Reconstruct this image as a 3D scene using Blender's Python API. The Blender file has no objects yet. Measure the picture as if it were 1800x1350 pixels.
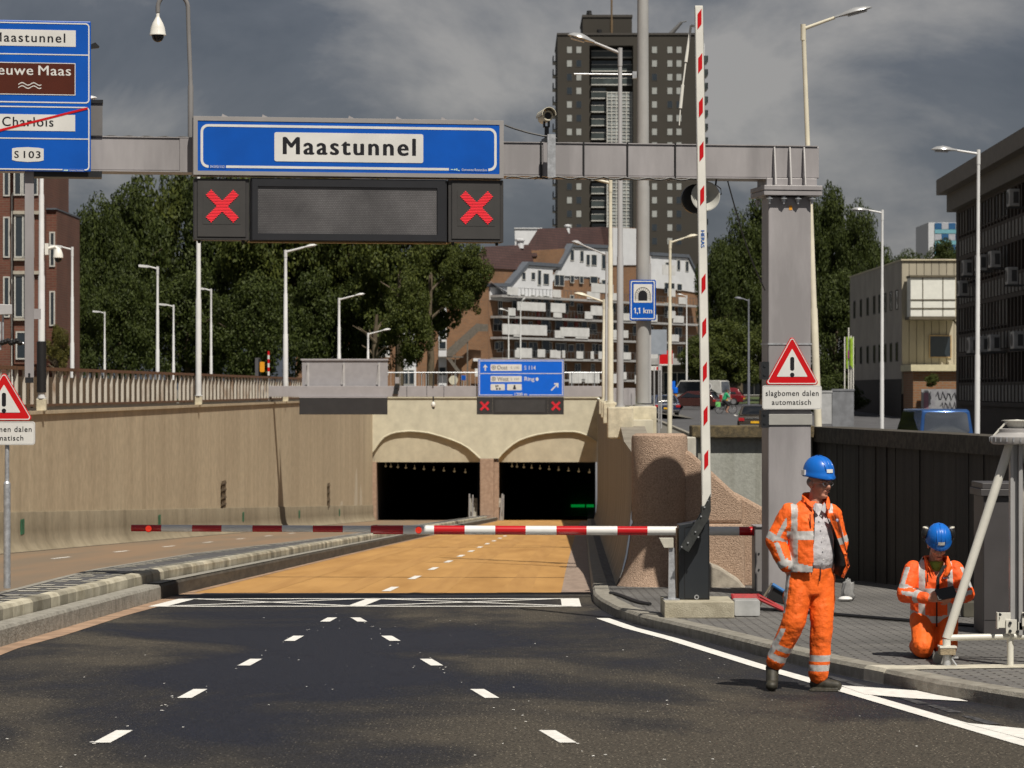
import bpy, bmesh, math, random
import numpy as np
from mathutils import Vector, Matrix, Euler
S = bpy.context.scene
C = S.collection
R = math.radians
random.seed(7)
# ------------------------------------------------------------ camera
FPX, HOR, CAMZ = 5000.0, 685.0, 1.8
cam = bpy.data.cameras.new('camera')
cam.lens = 100.0; cam.sensor_width = 36.0; cam.sensor_fit = 'HORIZONTAL'
cam.shift_y = 10 / 1800
cam.clip_start = 0.5; cam.clip_end = 6000
cam.dof.use_dof = True; cam.dof.focus_distance = 27.0; cam.dof.aperture_fstop = 7.0
camo = bpy.data.objects.new('camera', cam); C.objects.link(camo)
camo.location = (0, 0, CAMZ); camo.rotation_euler = (R(90), 0, 0)
S.camera = camo
# ------------------------------------------------------------ sun and sky
SUN_EL, SUN_AZ = R(56.5), R(155)           # azimuth of the sun, clockwise from +Y (behind the camera, to the right)
sun_to = Vector((math.sin(SUN_AZ) * math.cos(SUN_EL), math.cos(SUN_AZ) * math.cos(SUN_EL), math.sin(SUN_EL)))
sl = bpy.data.lights.new('sun', 'SUN'); sl.energy = 5.0; sl.angle = R(0.5); sl.color = (1.0, 0.93, 0.82)
so = bpy.data.objects.new('sun', sl); C.objects.link(so)
so.rotation_euler = (-sun_to).to_track_quat('-Z', 'Y').to_euler()
so.location = sun_to * 60
w = bpy.data.worlds.new('World'); S.world = w; w.use_nodes = True
nt = w.node_tree; nt.nodes.clear()
def N(t, typ, **kw):
    n = t.nodes.new(typ)
    for k, v in kw.items():
        if k == 'ins':
            for a, b in v.items(): n.inputs[a].default_value = b
        else: setattr(n, k, v)
    return n
out = N(nt, 'ShaderNodeOutputWorld')
bg = N(nt, 'ShaderNodeBackground', ins={'Strength': 0.074})
sky = N(nt, 'ShaderNodeTexSky', sky_type='NISHITA', sun_disc=False, sun_elevation=SUN_EL, sun_rotation=SUN_AZ, air_density=1.0, dust_density=1.0)
tc = N(nt, 'ShaderNodeTexCoord')
mp = N(nt, 'ShaderNodeMapping', ins={'Scale': (1.0, 1.0, 1.7), 'Location': (0.37, 0.2, 0.06)})
nt.links.new(tc.outputs['Generated'], mp.inputs['Vector'])
n1 = N(nt, 'ShaderNodeTexNoise', ins={'Scale': 9.0, 'Detail': 8.0, 'Roughness': 0.56, 'Distortion': 0.3})
n2 = N(nt, 'ShaderNodeTexNoise', ins={'Scale': 3.3, 'Detail': 3.0, 'Roughness': 0.5})
nt.links.new(mp.outputs[0], n1.inputs['Vector']); nt.links.new(mp.outputs[0], n2.inputs['Vector'])
ad = N(nt, 'ShaderNodeMath', operation='ADD'); nt.links.new(n1.outputs['Fac'], ad.inputs[0]); nt.links.new(n2.outputs['Fac'], ad.inputs[1])
rp = N(nt, 'ShaderNodeValToRGB')
e = rp.color_ramp.elements
e[0].position = 0.41; e[0].color = (0.80, 0.92, 1.2, 1)
e[1].position = 0.60; e[1].color = (4.5, 4.3, 4.15, 1)
m_ = e.new(0.50); m_.color = (1.5, 1.6, 1.88, 1)
half = N(nt, 'ShaderNodeMath', operation='MULTIPLY', ins={1: 0.5}); nt.links.new(ad.outputs[0], half.inputs[0])
nt.links.new(half.outputs[0], rp.inputs['Fac'])
mixs = N(nt, 'ShaderNodeMix', data_type='RGBA', ins={'Factor': 0.90})
nt.links.new(sky.outputs[0], mixs.inputs['A']); nt.links.new(rp.outputs['Color'], mixs.inputs['B'])
nt.links.new(mixs.outputs['Result'], bg.inputs['Color']); nt.links.new(bg.outputs[0], out.inputs[0])
vs = S.view_settings
vs.view_transform = 'Standard'; vs.look = 'None'; vs.exposure = 0.0; vs.gamma = 1.0; vs.use_curve_mapping = False
S.cycles.max_bounces = 6; S.cycles.diffuse_bounces = 3; S.cycles.glossy_bounces = 3; S.cycles.transmission_bounces = 4
S.cycles.transparent_max_bounces = 6; S.cycles.caustics_reflective = False; S.cycles.caustics_refractive = False
S.cycles.sample_clamp_indirect = 5
# ------------------------------------------------------------ helpers
def P(px, py, Y):                 # the point at distance Y seen at that place of the picture
    return Vector(((px - 900) * Y / FPX, Y, CAMZ - (py - HOR) * Y / FPX))
def pz(py, Y): return CAMZ - (py - HOR) * Y / FPX
def pxx(px, Y): return (px - 900) * Y / FPX
def gr(Y):                        # the road falls towards the tunnel
    if Y < 38.5: return -0.0254 * Y
    return -0.978 - 0.0391 * (Y - 38.5)
def lerp(tab, Y):
    if Y <= tab[0][0]: a, b = tab[0], tab[1]
    elif Y >= tab[-1][0]: a, b = tab[-2], tab[-1]
    else:
        for a, b in zip(tab, tab[1:]):
            if a[0] <= Y <= b[0]: break
    t = (Y - a[0]) / (b[0] - a[0]); return a[1] + t * (b[1] - a[1])
_mats = {}
def M(name, col, rough=0.6, metal=0.0, var=0.12, scale=3.0, bump=0.0, bscale=60.0, spec=0.5, col2=None, fac=(0.4, 0.65), stretch=(1, 1, 1), emit=None, es=0, coat=0, island=0):
    if name in _mats: return _mats[name]
    m = bpy.data.materials.new(name); m.use_nodes = True; t = m.node_tree
    b = t.nodes['Principled BSDF']
    b.inputs['Roughness'].default_value = rough; b.inputs['Metallic'].default_value = metal
    b.inputs['Specular IOR Level'].default_value = spec
    if coat: b.inputs['Coat Weight'].default_value = coat; b.inputs['Coat Roughness'].default_value = 0.08
    if emit: b.inputs['Emission Color'].default_value = (*emit, 1); b.inputs['Emission Strength'].default_value = es
    tc = N(t, 'ShaderNodeTexCoord'); mp = N(t, 'ShaderNodeMapping', ins={'Scale': stretch})
    t.links.new(tc.outputs['Object'], mp.inputs[0])
    nz = N(t, 'ShaderNodeTexNoise', ins={'Scale': scale, 'Detail': 6.0, 'Roughness': 0.6}); t.links.new(mp.outputs[0], nz.inputs['Vector'])
    rp = N(t, 'ShaderNodeValToRGB'); e = rp.color_ramp.elements
    c2 = col2 or tuple(c * (1 - var) for c in col); c1 = col if col2 else tuple(min(1, c * (1 + var * 0.6)) for c in col)
    e[0].position, e[1].position = fac; e[0].color = (*c2, 1); e[1].color = (*c1, 1)
    t.links.new(nz.outputs['Fac'], rp.inputs['Fac'])
    last = rp.outputs['Color']
    if island:
        g = N(t, 'ShaderNodeNewGeometry'); mr = N(t, 'ShaderNodeMapRange', ins={'To Min': 1 - island, 'To Max': 1 + island})
        t.links.new(g.outputs['Random Per Island'], mr.inputs['Value'])
        vm = N(t, 'ShaderNodeVectorMath', operation='SCALE'); t.links.new(last, vm.inputs[0]); t.links.new(mr.outputs[0], vm.inputs['Scale'])
        last = vm.outputs[0]
    t.links.new(last, b.inputs['Base Color'])
    if bump:
        nb = N(t, 'ShaderNodeTexNoise', ins={'Scale': bscale, 'Detail': 3.0}); t.links.new(tc.outputs['Object'], nb.inputs['Vector'])
        bp = N(t, 'ShaderNodeBump', ins={'Strength': bump, 'Distance': 0.02}); t.links.new(nb.outputs['Fac'], bp.inputs['Height'])
        t.links.new(bp.outputs[0], b.inputs['Normal'])
    m['rp'] = 1; _mats[name] = m; return m
def brickmat(name, c1, c2, mortar, bw, bh, ms=0.012, rough=0.8, axes='xz', bump=0.4, var=0.35, nscale=0.6):
    if name in _mats: return _mats[name]
    m = bpy.data.materials.new(name); m.use_nodes = True; t = m.node_tree; b = t.nodes['Principled BSDF']
    b.inputs['Roughness'].default_value = rough
    tc = N(t, 'ShaderNodeTexCoord'); sp = N(t, 'ShaderNodeSeparateXYZ'); cb = N(t, 'ShaderNodeCombineXYZ')
    t.links.new(tc.outputs['Object'], sp.inputs[0])
    src = {'x': sp.outputs[0], 'y': sp.outputs[1], 'z': sp.outputs[2]}
    if axes == 'sz':
        a = N(t, 'ShaderNodeMath', operation='ADD'); t.links.new(sp.outputs[0], a.inputs[0]); t.links.new(sp.outputs[1], a.inputs[1]); t.links.new(a.outputs[0], cb.inputs[0]); t.links.new(sp.outputs[2], cb.inputs[1])
    else:
        t.links.new(src[axes[0]], cb.inputs[0]); t.links.new(src[axes[1]], cb.inputs[1])
    br = N(t, 'ShaderNodeTexBrick', ins={'Color1': (*c1, 1), 'Color2': (*c2, 1), 'Mortar': (*mortar, 1), 'Scale': 1.0, 'Mortar Size': ms, 'Brick Width': bw, 'Row Height': bh, 'Bias': 0.0})
    t.links.new(cb.outputs[0], br.inputs['Vector'])
    nz = N(t, 'ShaderNodeTexNoise', ins={'Scale': nscale, 'Detail': 5.0}); t.links.new(tc.outputs['Object'], nz.inputs['Vector'])
    mr = N(t, 'ShaderNodeMapRange', ins={'From Min': 0.3, 'From Max': 0.7, 'To Min': 1 - var, 'To Max': 1 + var * 0.5}); t.links.new(nz.outputs['Fac'], mr.inputs['Value'])
    vm = N(t, 'ShaderNodeVectorMath', operation='SCALE'); t.links.new(br.outputs['Color'], vm.inputs[0]); t.links.new(mr.outputs[0], vm.inputs['Scale'])
    t.links.new(vm.outputs[0], b.inputs['Base Color'])
    if bump:
        bp = N(t, 'ShaderNodeBump', ins={'Strength': bump, 'Distance': 0.01}); bp.invert = True
        t.links.new(br.outputs['Fac'], bp.inputs['Height']); t.links.new(bp.outputs[0], b.inputs['Normal'])
    _mats[name] = m; return m
class MB:
    def __init__(s): s.v = []; s.f = []; s.m = []
    def add(s, vs, fs, mi=0):
        o = len(s.v); s.v += [tuple(v) for v in vs]; s.f += [tuple(i + o for i in f) for f in fs]; s.m += [mi] * len(fs); return s
    def box(s, x0, x1, y0, y1, z0, z1, mi=0, mat=None):
        vs = [Vector((x, y, z)) for z in (z0, z1) for y in (y0, y1) for x in (x0, x1)]
        if mat: vs = [mat @ v for v in vs]
        return s.add(vs, [(0, 2, 3, 1), (4, 5, 7, 6), (0, 1, 5, 4), (2, 6, 7, 3), (0, 4, 6, 2), (1, 3, 7, 5)], mi)
    def tube(s, p0, p1, r0, r1=None, n=12, mi=0, cap=True):
        return s.path([p0, p1], [r0, r0 if r1 is None else r1], n, mi, cap)
    def path(s, pts, r, n=8, mi=0, cap=True):
        pts = [Vector(p) for p in pts]; rs = r if isinstance(r, (list, tuple)) else [r] * len(pts)
        vs = []; fs = []; up = None
        for i, p in enumerate(pts):
            d = (pts[min(i + 1, len(pts) - 1)] - pts[max(i - 1, 0)]).normalized()
            if up is None:
                up = Vector((0, 0, 1)) if abs(d.z) < 0.9 else Vector((0, 1, 0))
            a = d.cross(up).normalized(); bb = d.cross(a).normalized(); up = -bb if False else up
            for k in range(n):
                t = 2 * math.pi * k / n; vs.append(p + (a * math.cos(t) + bb * math.sin(t)) * rs[i])
        for i in range(len(pts) - 1):
            for k in range(n):
                k2 = (k + 1) % n; fs.append((i * n + k, i * n + k2, (i + 1) * n + k2, (i + 1) * n + k))
        if cap:
            fs.append(tuple(range(n))[::-1]); fs.append(tuple(range((len(pts) - 1) * n, len(pts) * n)))
        return s.add(vs, fs, mi)
    def prism(s, poly, y0, y1, mi=0, side=None):      # polygon in x,z extruded along y
        n = len(poly); vs = [(x, y0, z) for x, z in poly] + [(x, y1, z) for x, z in poly]
        s.add(vs, [tuple(range(n)), tuple(range(2 * n - 1, n - 1, -1))], mi)
        o = len(s.v) - 2 * n
        for i in range(n):
            j = (i + 1) % n; s.f.append((o + i, o + n + i, o + n + j, o + j)); s.m.append(mi if side is None else side[i])
        return s
    def slab(s, poly, z0, z1, mi=0):                  # polygon in x,y extruded up
        n = len(poly); vs = [(x, y, z0) for x, y in poly] + [(x, y, z1) for x, y in poly]
        fs = [tuple(range(n))[::-1], tuple(range(n, 2 * n))] + [(i, (i + 1) % n, n + (i + 1) % n, n + i) for i in range(n)]
        return s.add(vs, fs, mi)
    def lathe(s, prof, n=20, c=(0, 0, 0), axis='z', mi=0, mat=None):
        vs = []; fs = []
        for r, z in prof:
            for k in range(n):
                t = 2 * math.pi * k / n; a, b = r * math.cos(t), r * math.sin(t)
                v = Vector((a, b, z)) if axis == 'z' else (Vector((a, z, b)) if axis == 'y' else Vector((z, a, b)))
                if mat: v = mat @ v
                vs.append(v + Vector(c))
        for i in range(len(prof) - 1):
            for k in range(n):
                k2 = (k + 1) % n; fs.append((i * n + k, i * n + k2, (i + 1) * n + k2, (i + 1) * n + k))
        fs.append(tuple(range(n))[::-1]); fs.append(tuple(range((len(prof) - 1) * n, len(prof) * n)))
        return s.add(vs, fs, mi)
    def ball(s, c, r, n=16, mi=0, mat=None):
        r = (r, r, r) if not isinstance(r, (tuple, list)) else r
        k = n // 2; vs = []; fs = []
        for i in range(k + 1):
            th = math.pi * (i + 0.001 if i == 0 else (i - 0.001 if i == k else i)) / k
            for j in range(n):
                ph = 2 * math.pi * j / n
                v = Vector((r[0] * math.sin(th) * math.cos(ph), r[1] * math.sin(th) * math.sin(ph), r[2] * math.cos(th)))
                if mat: v = mat @ v
                vs.append(v + Vector(c))
        for i in range(k):
            for j in range(n): fs.append((i * n + j, (i + 1) * n + j, (i + 1) * n + (j + 1) % n, i * n + (j + 1) % n))
        fs.append(tuple(range(n))); fs.append(tuple(range(k * n, k * n + n))[::-1])
        return s.add(vs, fs, mi)
    def quad(s, a, b, c, d, mi=0): return s.add([a, b, c, d], [(0, 1, 2, 3)], mi)
    def xf(s, mat): s.v = [tuple(mat @ Vector(v)) for v in s.v]; return s
    def mesh(s, name, mats, smooth=None):
        me = bpy.data.meshes.new(name); me.from_pydata(s.v, [], s.f)
        for m in (mats if isinstance(mats, (list, tuple)) else [mats]): me.materials.append(m)
        me.polygons.foreach_set('material_index', s.m)
        bm = bmesh.new(); bm.from_mesh(me); bmesh.ops.recalc_face_normals(bm, faces=bm.faces); bm.to_mesh(me); bm.free()
        if smooth:
            me.polygons.foreach_set('use_smooth', [True] * len(me.polygons)); me.set_sharp_from_angle(angle=R(smooth if smooth is not True else 40))
        me.update(); return me
    def build(s, name, mats, parent=None, smooth=None, bevel=0, loc=None):
        o = bpy.data.objects.new(name, s.mesh(name, mats, smooth)); C.objects.link(o)
        if parent: o.parent = parent
        if loc is not None: o.location = loc
        if bevel:
            b = o.modifiers.new('bevel', 'BEVEL'); b.width = bevel; b.segments = 2; b.limit_method = 'ANGLE'; b.angle_limit = R(40)
        return o
def tag(o, label=None, cat=None, group=None, kind=None):
    for k, v in (('label', label), ('category', cat), ('group', group), ('kind', kind)):
        if v: o[k] = v
    return o
def thing(name, label, cat, loc=(0, 0, 0), rz=0.0, group=None):
    o = bpy.data.objects.new(name, None); C.objects.link(o); o.location = loc; o.rotation_euler = (0, 0, rz); o.empty_display_size = 0.2
    return tag(o, label, cat, group)
def dup(root, loc=None, rz=None, label=None, group=None, scale=None):
    r = root.copy(); C.objects.link(r)
    if loc is not None: r.location = loc
    if rz is not None: r.rotation_euler = (0, 0, rz)
    if scale is not None: r.scale = scale
    if label: r['label'] = label
    if group: r['group'] = group
    for ch in list(root.children):
        c = ch.copy(); C.objects.link(c); c.parent = r
        for g in list(ch.children):
            d = g.copy(); C.objects.link(d); d.parent = c
    return r
def share(src, parent, loc=(0, 0, 0), name=None):       # another part with the same mesh
    o = src.copy(); C.objects.link(o); o.parent = parent; o.location = loc
    if name: o.name = name
    return o
def text(body, size, mat, parent, loc, rot=(R(90), 0, 0), align='CENTER', bold=0.0, space=1.05, name='lettering', ext=0.0015, sx=1.0):
    cu = bpy.data.curves.new('t', 'FONT'); cu.body = body; cu.size = size; cu.align_x = align; cu.align_y = 'CENTER'
    cu.offset = bold; cu.space_character = space; cu.extrude = ext; cu.resolution_u = 4
    o = bpy.data.objects.new('t', cu); C.objects.link(o)
    dg = bpy.context.evaluated_depsgraph_get()
    me = bpy.data.meshes.new_from_object(o.evaluated_get(dg)); bpy.data.objects.remove(o); bpy.data.curves.remove(cu)
    me.materials.clear(); me.materials.append(mat)
    r = bpy.data.objects.new(name, me); C.objects.link(r); r.parent = parent; r.location = loc; r.rotation_euler = rot; r.scale = (sx, 1, 1)
    return r
def rrect(x0, x1, z0, z1, r, n=5):
    p = []
    for cx, cz, a in ((x1 - r, z1 - r, 0), (x0 + r, z1 - r, 90), (x0 + r, z0 + r, 180), (x1 - r, z0 + r, 270)):
        for k in range(n + 1):
            t = R(a + 90 * k / n); p.append((cx + r * math.cos(t), cz + r * math.sin(t)))
    return p
def ring(mb, outer, inner, y0, y1, mi=0):
    n = len(outer); vs = [(x, y0, z) for x, z in outer] + [(x, y0, z) for x, z in inner] + [(x, y1, z) for x, z in outer] + [(x, y1, z) for x, z in inner]
    fs = []
    for i in range(n):
        j = (i + 1) % n
        fs += [(i, j, n + j, n + i), (2 * n + i, 3 * n + i, 3 * n + j, 2 * n + j), (i, 2 * n + i, 2 * n + j, j), (n + i, n + j, 3 * n + j, 3 * n + i)]
    mb.add(vs, fs, mi); return mb
# ------------------------------------------------------------ common materials
white_paint = M('white_paint', (0.78, 0.77, 0.72), 0.45, var=0.08, scale=2)
road_white = M('road_white', (0.82, 0.81, 0.77), 0.6, var=0.12, scale=14)
grey_steel = M('grey_steel', (0.325, 0.312, 0.322), 0.40, metal=0.0, var=0.2, scale=2.2, stretch=(1, 1, .22), spec=0.5)
galv = M('galvanised', (0.52, 0.54, 0.57), 0.42, metal=0.55, var=0.22, scale=18)
dark_metal = M('dark_metal', (0.02, 0.022, 0.025), 0.4, var=0.2)
black = M('black_plastic', (0.012, 0.012, 0.013), 0.5, var=0.1)
sign_blue = M('sign_blue', (0.0, 0.088, 0.47), 0.35, var=0.12, scale=1.1)
sign_white = M('sign_white', (0.70, 0.70, 0.68), 0.4, var=0.08, scale=1.6)
sign_black = M('sign_black', (0.008, 0.008, 0.012), 0.45, var=0.05)
sign_red = M('sign_red', (0.58, 0.004, 0.008), 0.35, var=0.06)
cream = M('cream_paint', (0.62, 0.58, 0.46), 0.45, var=0.1, scale=3)
pole_grey = M('pole_grey', (0.40, 0.40, 0.41), 0.45, var=0.12, scale=2.5, stretch=(1, 1, 0.3))
pole_white = M('pole_white', (0.66, 0.67, 0.68), 0.42, var=0.08, scale=2)
concrete = M('concrete', (0.42, 0.40, 0.35), 0.85, var=0.3, scale=3.5, bump=0.3)
# ------------------------------------------------------------ plan of the ramp
LK = [(5, -5.75), (27.6, -4.97), (38.5, -4.54), (60, -4.1), (87, -3.48), (185, -0.9), (300, 2.0)]      # kerb left of the main carriageway
RK = [(-20, 14), (5, 8), (15, 5.3), (20.57, 3.7), (21.86, 3.28), (23.2, 2.97), (24.3, 2.7), (26.4, 2.3), (28.5, 1.95), (29.7, 1.72), (31.3, 1.42), (33, 1.2), (35, 1.08), (36.5, 1.04), (38.5, 1.08), (54, 1.45), (109, 2.85), (185, 4.9), (300, 8.0)]
ML = [(5, -6.7), (32, -5.8), (51, -5.8), (75, -4.8), (110, -3.95), (185, -1.95), (300, 1.1)]
def LW(Y): return -12.5 + 0.0298 * (Y - 70)
def RW(Y): return 1.65 + 0.0267 * (Y - 39)
def zR(Y):
    if Y < 110: return -0.85
    if Y < 240: return -0.85 + 1.25 * (Y - 110) / 130
    return min(1.0, 0.4 + 0.6 * (Y - 240) / 160)
def sheet(mb, Ys, fl, fr, fz, mi=0, cols=1):
    for a, b in zip(Ys, Ys[1:]):
        for k in range(cols):
            t0, t1 = k / cols, (k + 1) / cols
            xa0, xa1 = fl(a) + (fr(a) - fl(a)) * t0, fl(a) + (fr(a) - fl(a)) * t1
            xb0, xb1 = fl(b) + (fr(b) - fl(b)) * t0, fl(b) + (fr(b) - fl(b)) * t1
            mb.quad((xa0, a, fz(a)), (xa1, a, fz(a)), (xb1, b, fz(b)), (xb0, b, fz(b)), mi)
def frange(a, b, s):
    n = max(1, int(round((b - a) / s))); return [a + (b - a) * i / n for i in range(n + 1)]
# ------------------------------------------------------------ ground sheet (with the opening of the ramp)
grass_m = M('grass', (0.075, 0.10, 0.03), 0.9, var=0.4, scale=0.8, col2=(0.04, 0.06, 0.018))
ground_m = M('ground_soil', (0.16, 0.15, 0.13), 0.9, var=0.3, scale=0.7, col2=(0.11, 0.105, 0.09))
g = MB()
rows = [-60, 5, 20, 38, 60, 85, 110, 150, 185.6]
sheet(g, rows, lambda y: -3000, lambda y: LW(y) - 0.28, lambda y: 1.0 if y > 30 else gr(y) + 0.1)
sheet(g, rows, lambda y: (RW(y) + 0.4 if y > 44 else 5.0 + (44 - max(y, 0)) * 0.14), lambda y: 3000, zR)
for a, b in zip([185.6, 190, 240, 300, 420, 900, 2000], [190, 240, 300, 420, 900, 2000, 5000]):
    g.quad((-3000, a, 1.0), (5.0, a, 1.0), (5.0, b, 1.0), (-3000, b, 1.0))
    g.quad((5.0, a, 1.0), (12.0, a, zR(a)), (12.0, b, zR(b)), (5.0, b, 1.0))
    g.quad((12.0, a, zR(a)), (3000, a, zR(a)), (3000, b, zR(b)), (12.0, b, zR(b)))
tag(g.build('ground', ground_m), kind='structure')
# ------------------------------------------------------------ asphalt with dust patches and pale specks that paint the stones' sparkle
def asphalt_mat():
    m = bpy.data.materials.new('new_asphalt'); m.use_nodes = True; t = m.node_tree; b = t.nodes['Principled BSDF']
    tc = N(t, 'ShaderNodeTexCoord')
    mp = N(t, 'ShaderNodeMapping', ins={'Scale': (0.30, 0.16, 1), 'Location': (3.3, 0.95, 0)}); t.links.new(tc.outputs['Object'], mp.inputs[0])
    nz = N(t, 'ShaderNodeTexNoise', ins={'Scale': 1.0, 'Detail': 8.0, 'Roughness': 0.58, 'Distortion': 0.5}); t.links.new(mp.outputs[0], nz.inputs['Vector'])
    rp = N(t, 'ShaderNodeValToRGB'); e = rp.color_ramp.elements
    e[0].position = 0.45; e[0].color = (0.0095, 0.0105, 0.0165, 1); e[1].position = 0.60; e[1].color = (0.050, 0.043, 0.033, 1)
    mm = e.new(0.525); mm.color = (0.020, 0.0185, 0.018, 1)
    fac = nz.outputs['Fac']                     # where dust was walked and driven onto the new surface
    for cx, cy, rx, ry, wt in ((0.6, 17.3, 3.6, 2.6, .13), (-4.3, 26.5, 1.7, 4.2, .10), (0.7, 31, 1.0, 5, .07), (-1.7, 26, 1.9, 6.5, -.10), (2.2, 20, 1.2, 3, .08)):
        m1 = N(t, 'ShaderNodeMapping', ins={'Location': (-cx / rx, -cy / ry, 0), 'Scale': (1 / rx, 1 / ry, 0)}); t.links.new(tc.outputs['Object'], m1.inputs[0])
        ln = N(t, 'ShaderNodeVectorMath', operation='LENGTH'); t.links.new(m1.outputs[0], ln.inputs[0])
        mr_ = N(t, 'ShaderNodeMapRange', interpolation_type='SMOOTHSTEP', ins={'From Min': 0.3, 'From Max': 1.3, 'To Min': wt, 'To Max': 0.0}); t.links.new(ln.outputs['Value'], mr_.inputs['Value'])
        sm = N(t, 'ShaderNodeMath', operation='ADD'); t.links.new(fac, sm.inputs[0]); t.links.new(mr_.outputs[0], sm.inputs[1]); fac = sm.outputs[0]
    t.links.new(fac, rp.inputs['Fac'])
    fine = N(t, 'ShaderNodeTexNoise', ins={'Scale': 55.0, 'Detail': 2.0}); t.links.new(tc.outputs['Object'], fine.inputs['Vector'])
    mr = N(t, 'ShaderNodeMapRange', ins={'From Min': 0.3, 'From Max': 0.7, 'To Min': 0.25, 'To Max': 2.0}); t.links.new(fine.outputs['Fac'], mr.inputs['Value'])
    vm = N(t, 'ShaderNodeVectorMath', operation='SCALE'); t.links.new(rp.outputs['Color'], vm.inputs[0]); t.links.new(mr.outputs[0], vm.inputs['Scale'])
    vo = N(t, 'ShaderNodeTexVoronoi', ins={'Scale': 34.0}); t.links.new(tc.outputs['Object'], vo.inputs['Vector'])
    lt = N(t, 'ShaderNodeMath', operation='LESS_THAN', ins={1: 0.22}); t.links.new(vo.outputs['Distance'], lt.inputs[0])
    sp = N(t, 'ShaderNodeSeparateColor'); t.links.new(vo.outputs['Color'], sp.inputs[0])
    gt = N(t, 'ShaderNodeMath', operation='GREATER_THAN', ins={1: 0.70}); t.links.new(sp.outputs[0], gt.inputs[0])
    mu = N(t, 'ShaderNodeMath', operation='MULTIPLY'); t.links.new(lt.outputs[0], mu.inputs[0]); t.links.new(gt.outputs[0], mu.inputs[1])
    dm = N(t, 'ShaderNodeMapRange', ins={'From Min': 0.44, 'From Max': 0.6, 'To Min': 0.12, 'To Max': 1.0}); t.links.new(fac, dm.inputs['Value']); m3 = N(t, 'ShaderNodeMath', operation='MULTIPLY'); t.links.new(mu.outputs[0], m3.inputs[0]); t.links.new(dm.outputs[0], m3.inputs[1])
    vo.inputs['Randomness'].default_value = 1.0; mx = N(t, 'ShaderNodeMix', data_type='RGBA', ins={'B': (0.30, 0.265, 0.205, 1)}); t.links.new(m3.outputs[0], mx.inputs['Factor']); t.links.new(vm.outputs[0], mx.inputs['A'])
    t.links.new(mx.outputs['Result'], b.inputs['Base Color'])
    rr = N(t, 'ShaderNodeMapRange', ins={'From Min': 0.4, 'From Max': 0.62, 'To Min': 0.52, 'To Max': 0.85}); t.links.new(fac, rr.inputs['Value']); t.links.new(rr.outputs[0], b.inputs['Roughness'])
    b.inputs['Specular IOR Level'].default_value = 0.35
    bp = N(t, 'ShaderNodeBump', ins={'Strength': 0.5, 'Distance': 0.012}); t.links.new(fine.outputs['Fac'], bp.inputs['Height']); t.links.new(bp.outputs[0], b.inputs['Normal'])
    return m
asphalt = asphalt_mat()
ochre = M('ochre_surface', (0.50, 0.275, 0.085), 0.75, col2=(0.36, 0.185, 0.05), scale=1.3, fac=(0.3, 0.62), stretch=(1.0, 0.10, 1), bump=0.15)
brown_road = M('brown_asphalt', (0.19, 0.145, 0.10), 0.8, col2=(0.24, 0.162, 0.10), scale=0.6, fac=(0.4, 0.62), stretch=(1.3, 0.12, 1), bump=0.2)
fK = lambda y: lerp(LK, y); fR = lambda y: lerp(RK, y); fM = lambda y: lerp(ML, y)
mb = MB(); Ya = [-20, 5] + frange(10, 38.5, 1.3) + [39.3]
sheet(mb, Ya, fK, fR, gr, cols=4); road = tag(mb.build('road', asphalt), kind='structure')
mb = MB(); sheet(mb, [39.3] + frange(42, 60, 4) + frange(65, 185, 10) + [250], lambda y: fK(y), lambda y: fR(y), gr, cols=3)
tunnel_road = tag(mb.build('road', [ochre]), kind='structure')
mb = MB(); sheet(mb, [-20, 5, 20] + frange(30, 185, 8) + [250], lambda y: LW(y) + 0.02, lambda y: fM(y), gr, cols=3)
left_road = tag(mb.build('road', [brown_road]), kind='structure')
strip = M('pinkish_strip', (0.36, 0.24, 0.16), 0.8, var=0.25, scale=3)
mb = MB(); sheet(mb, frange(10, 39.2, 2), lambda y: fK(y), lambda y: fK(y) + 0.24 - 0.1 * math.sin(y * 1.7), lambda y: gr(y) + 0.004); mb.build('gutter_strip', strip, road)
mb = MB(); sheet(mb, [39.3] + frange(42, 180, 7), lambda y: fK(y), lambda y: fK(y) + 0.12, lambda y: gr(y) + 0.004); mb.build('gutter_strip', strip, tunnel_road)
mb = MB(); sheet(mb, [39.3] + frange(42, 182, 7), lambda y: fR(y) - 0.42, lambda y: fR(y), lambda y: gr(y) + 0.004); mb.build('gutter_strip', M('gutter_tile', (0.33, 0.25, 0.2), 0.8, var=0.3, scale=6), tunnel_road)
gut = M('dark_gutter', (0.035, 0.03, 0.024), 0.8, var=0.3)
mb = MB(); sheet(mb, frange(20, 185, 8), lambda y: LW(y) + 0.03, lambda y: LW(y) + 0.42, lambda y: gr(y) + 0.004); mb.build('gutter_strip', gut, left_road)
seam_m = M('road_joint', (0.16, 0.085, 0.03), .8, var=.3); track_m = M('tyre_track', (0.455, 0.248, 0.076), .75, col2=(0.385, 0.20, 0.058), scale=2.2, fac=(.3, .6), stretch=(2, .05, 1))
for y in (47.5, 78):
    mb = MB(); mb.quad(*[(x, yy, gr(yy) + .0035) for x, yy in ((fK(y) + .12, y), (fR(y) - .42, y - .4), (fR(y) - .42, y - .36 + .002 * y), (fK(y) + .12, y + .04 + .002 * y))]); mb.build('road_joint', seam_m, tunnel_road)
for t0 in (.16, .37, .60, .81):
    mb = MB(); sheet(mb, frange(39.4, 180, 9), lambda y: fK(y) + (fR(y) - fK(y)) * (t0 - .035 - .008 * math.sin(y)), lambda y: fK(y) + (fR(y) - fK(y)) * (t0 + .035 + .008 * math.sin(y * 1.3)), lambda y: gr(y) + .0025); mb.build('tyre_track', track_m, tunnel_road)
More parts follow.
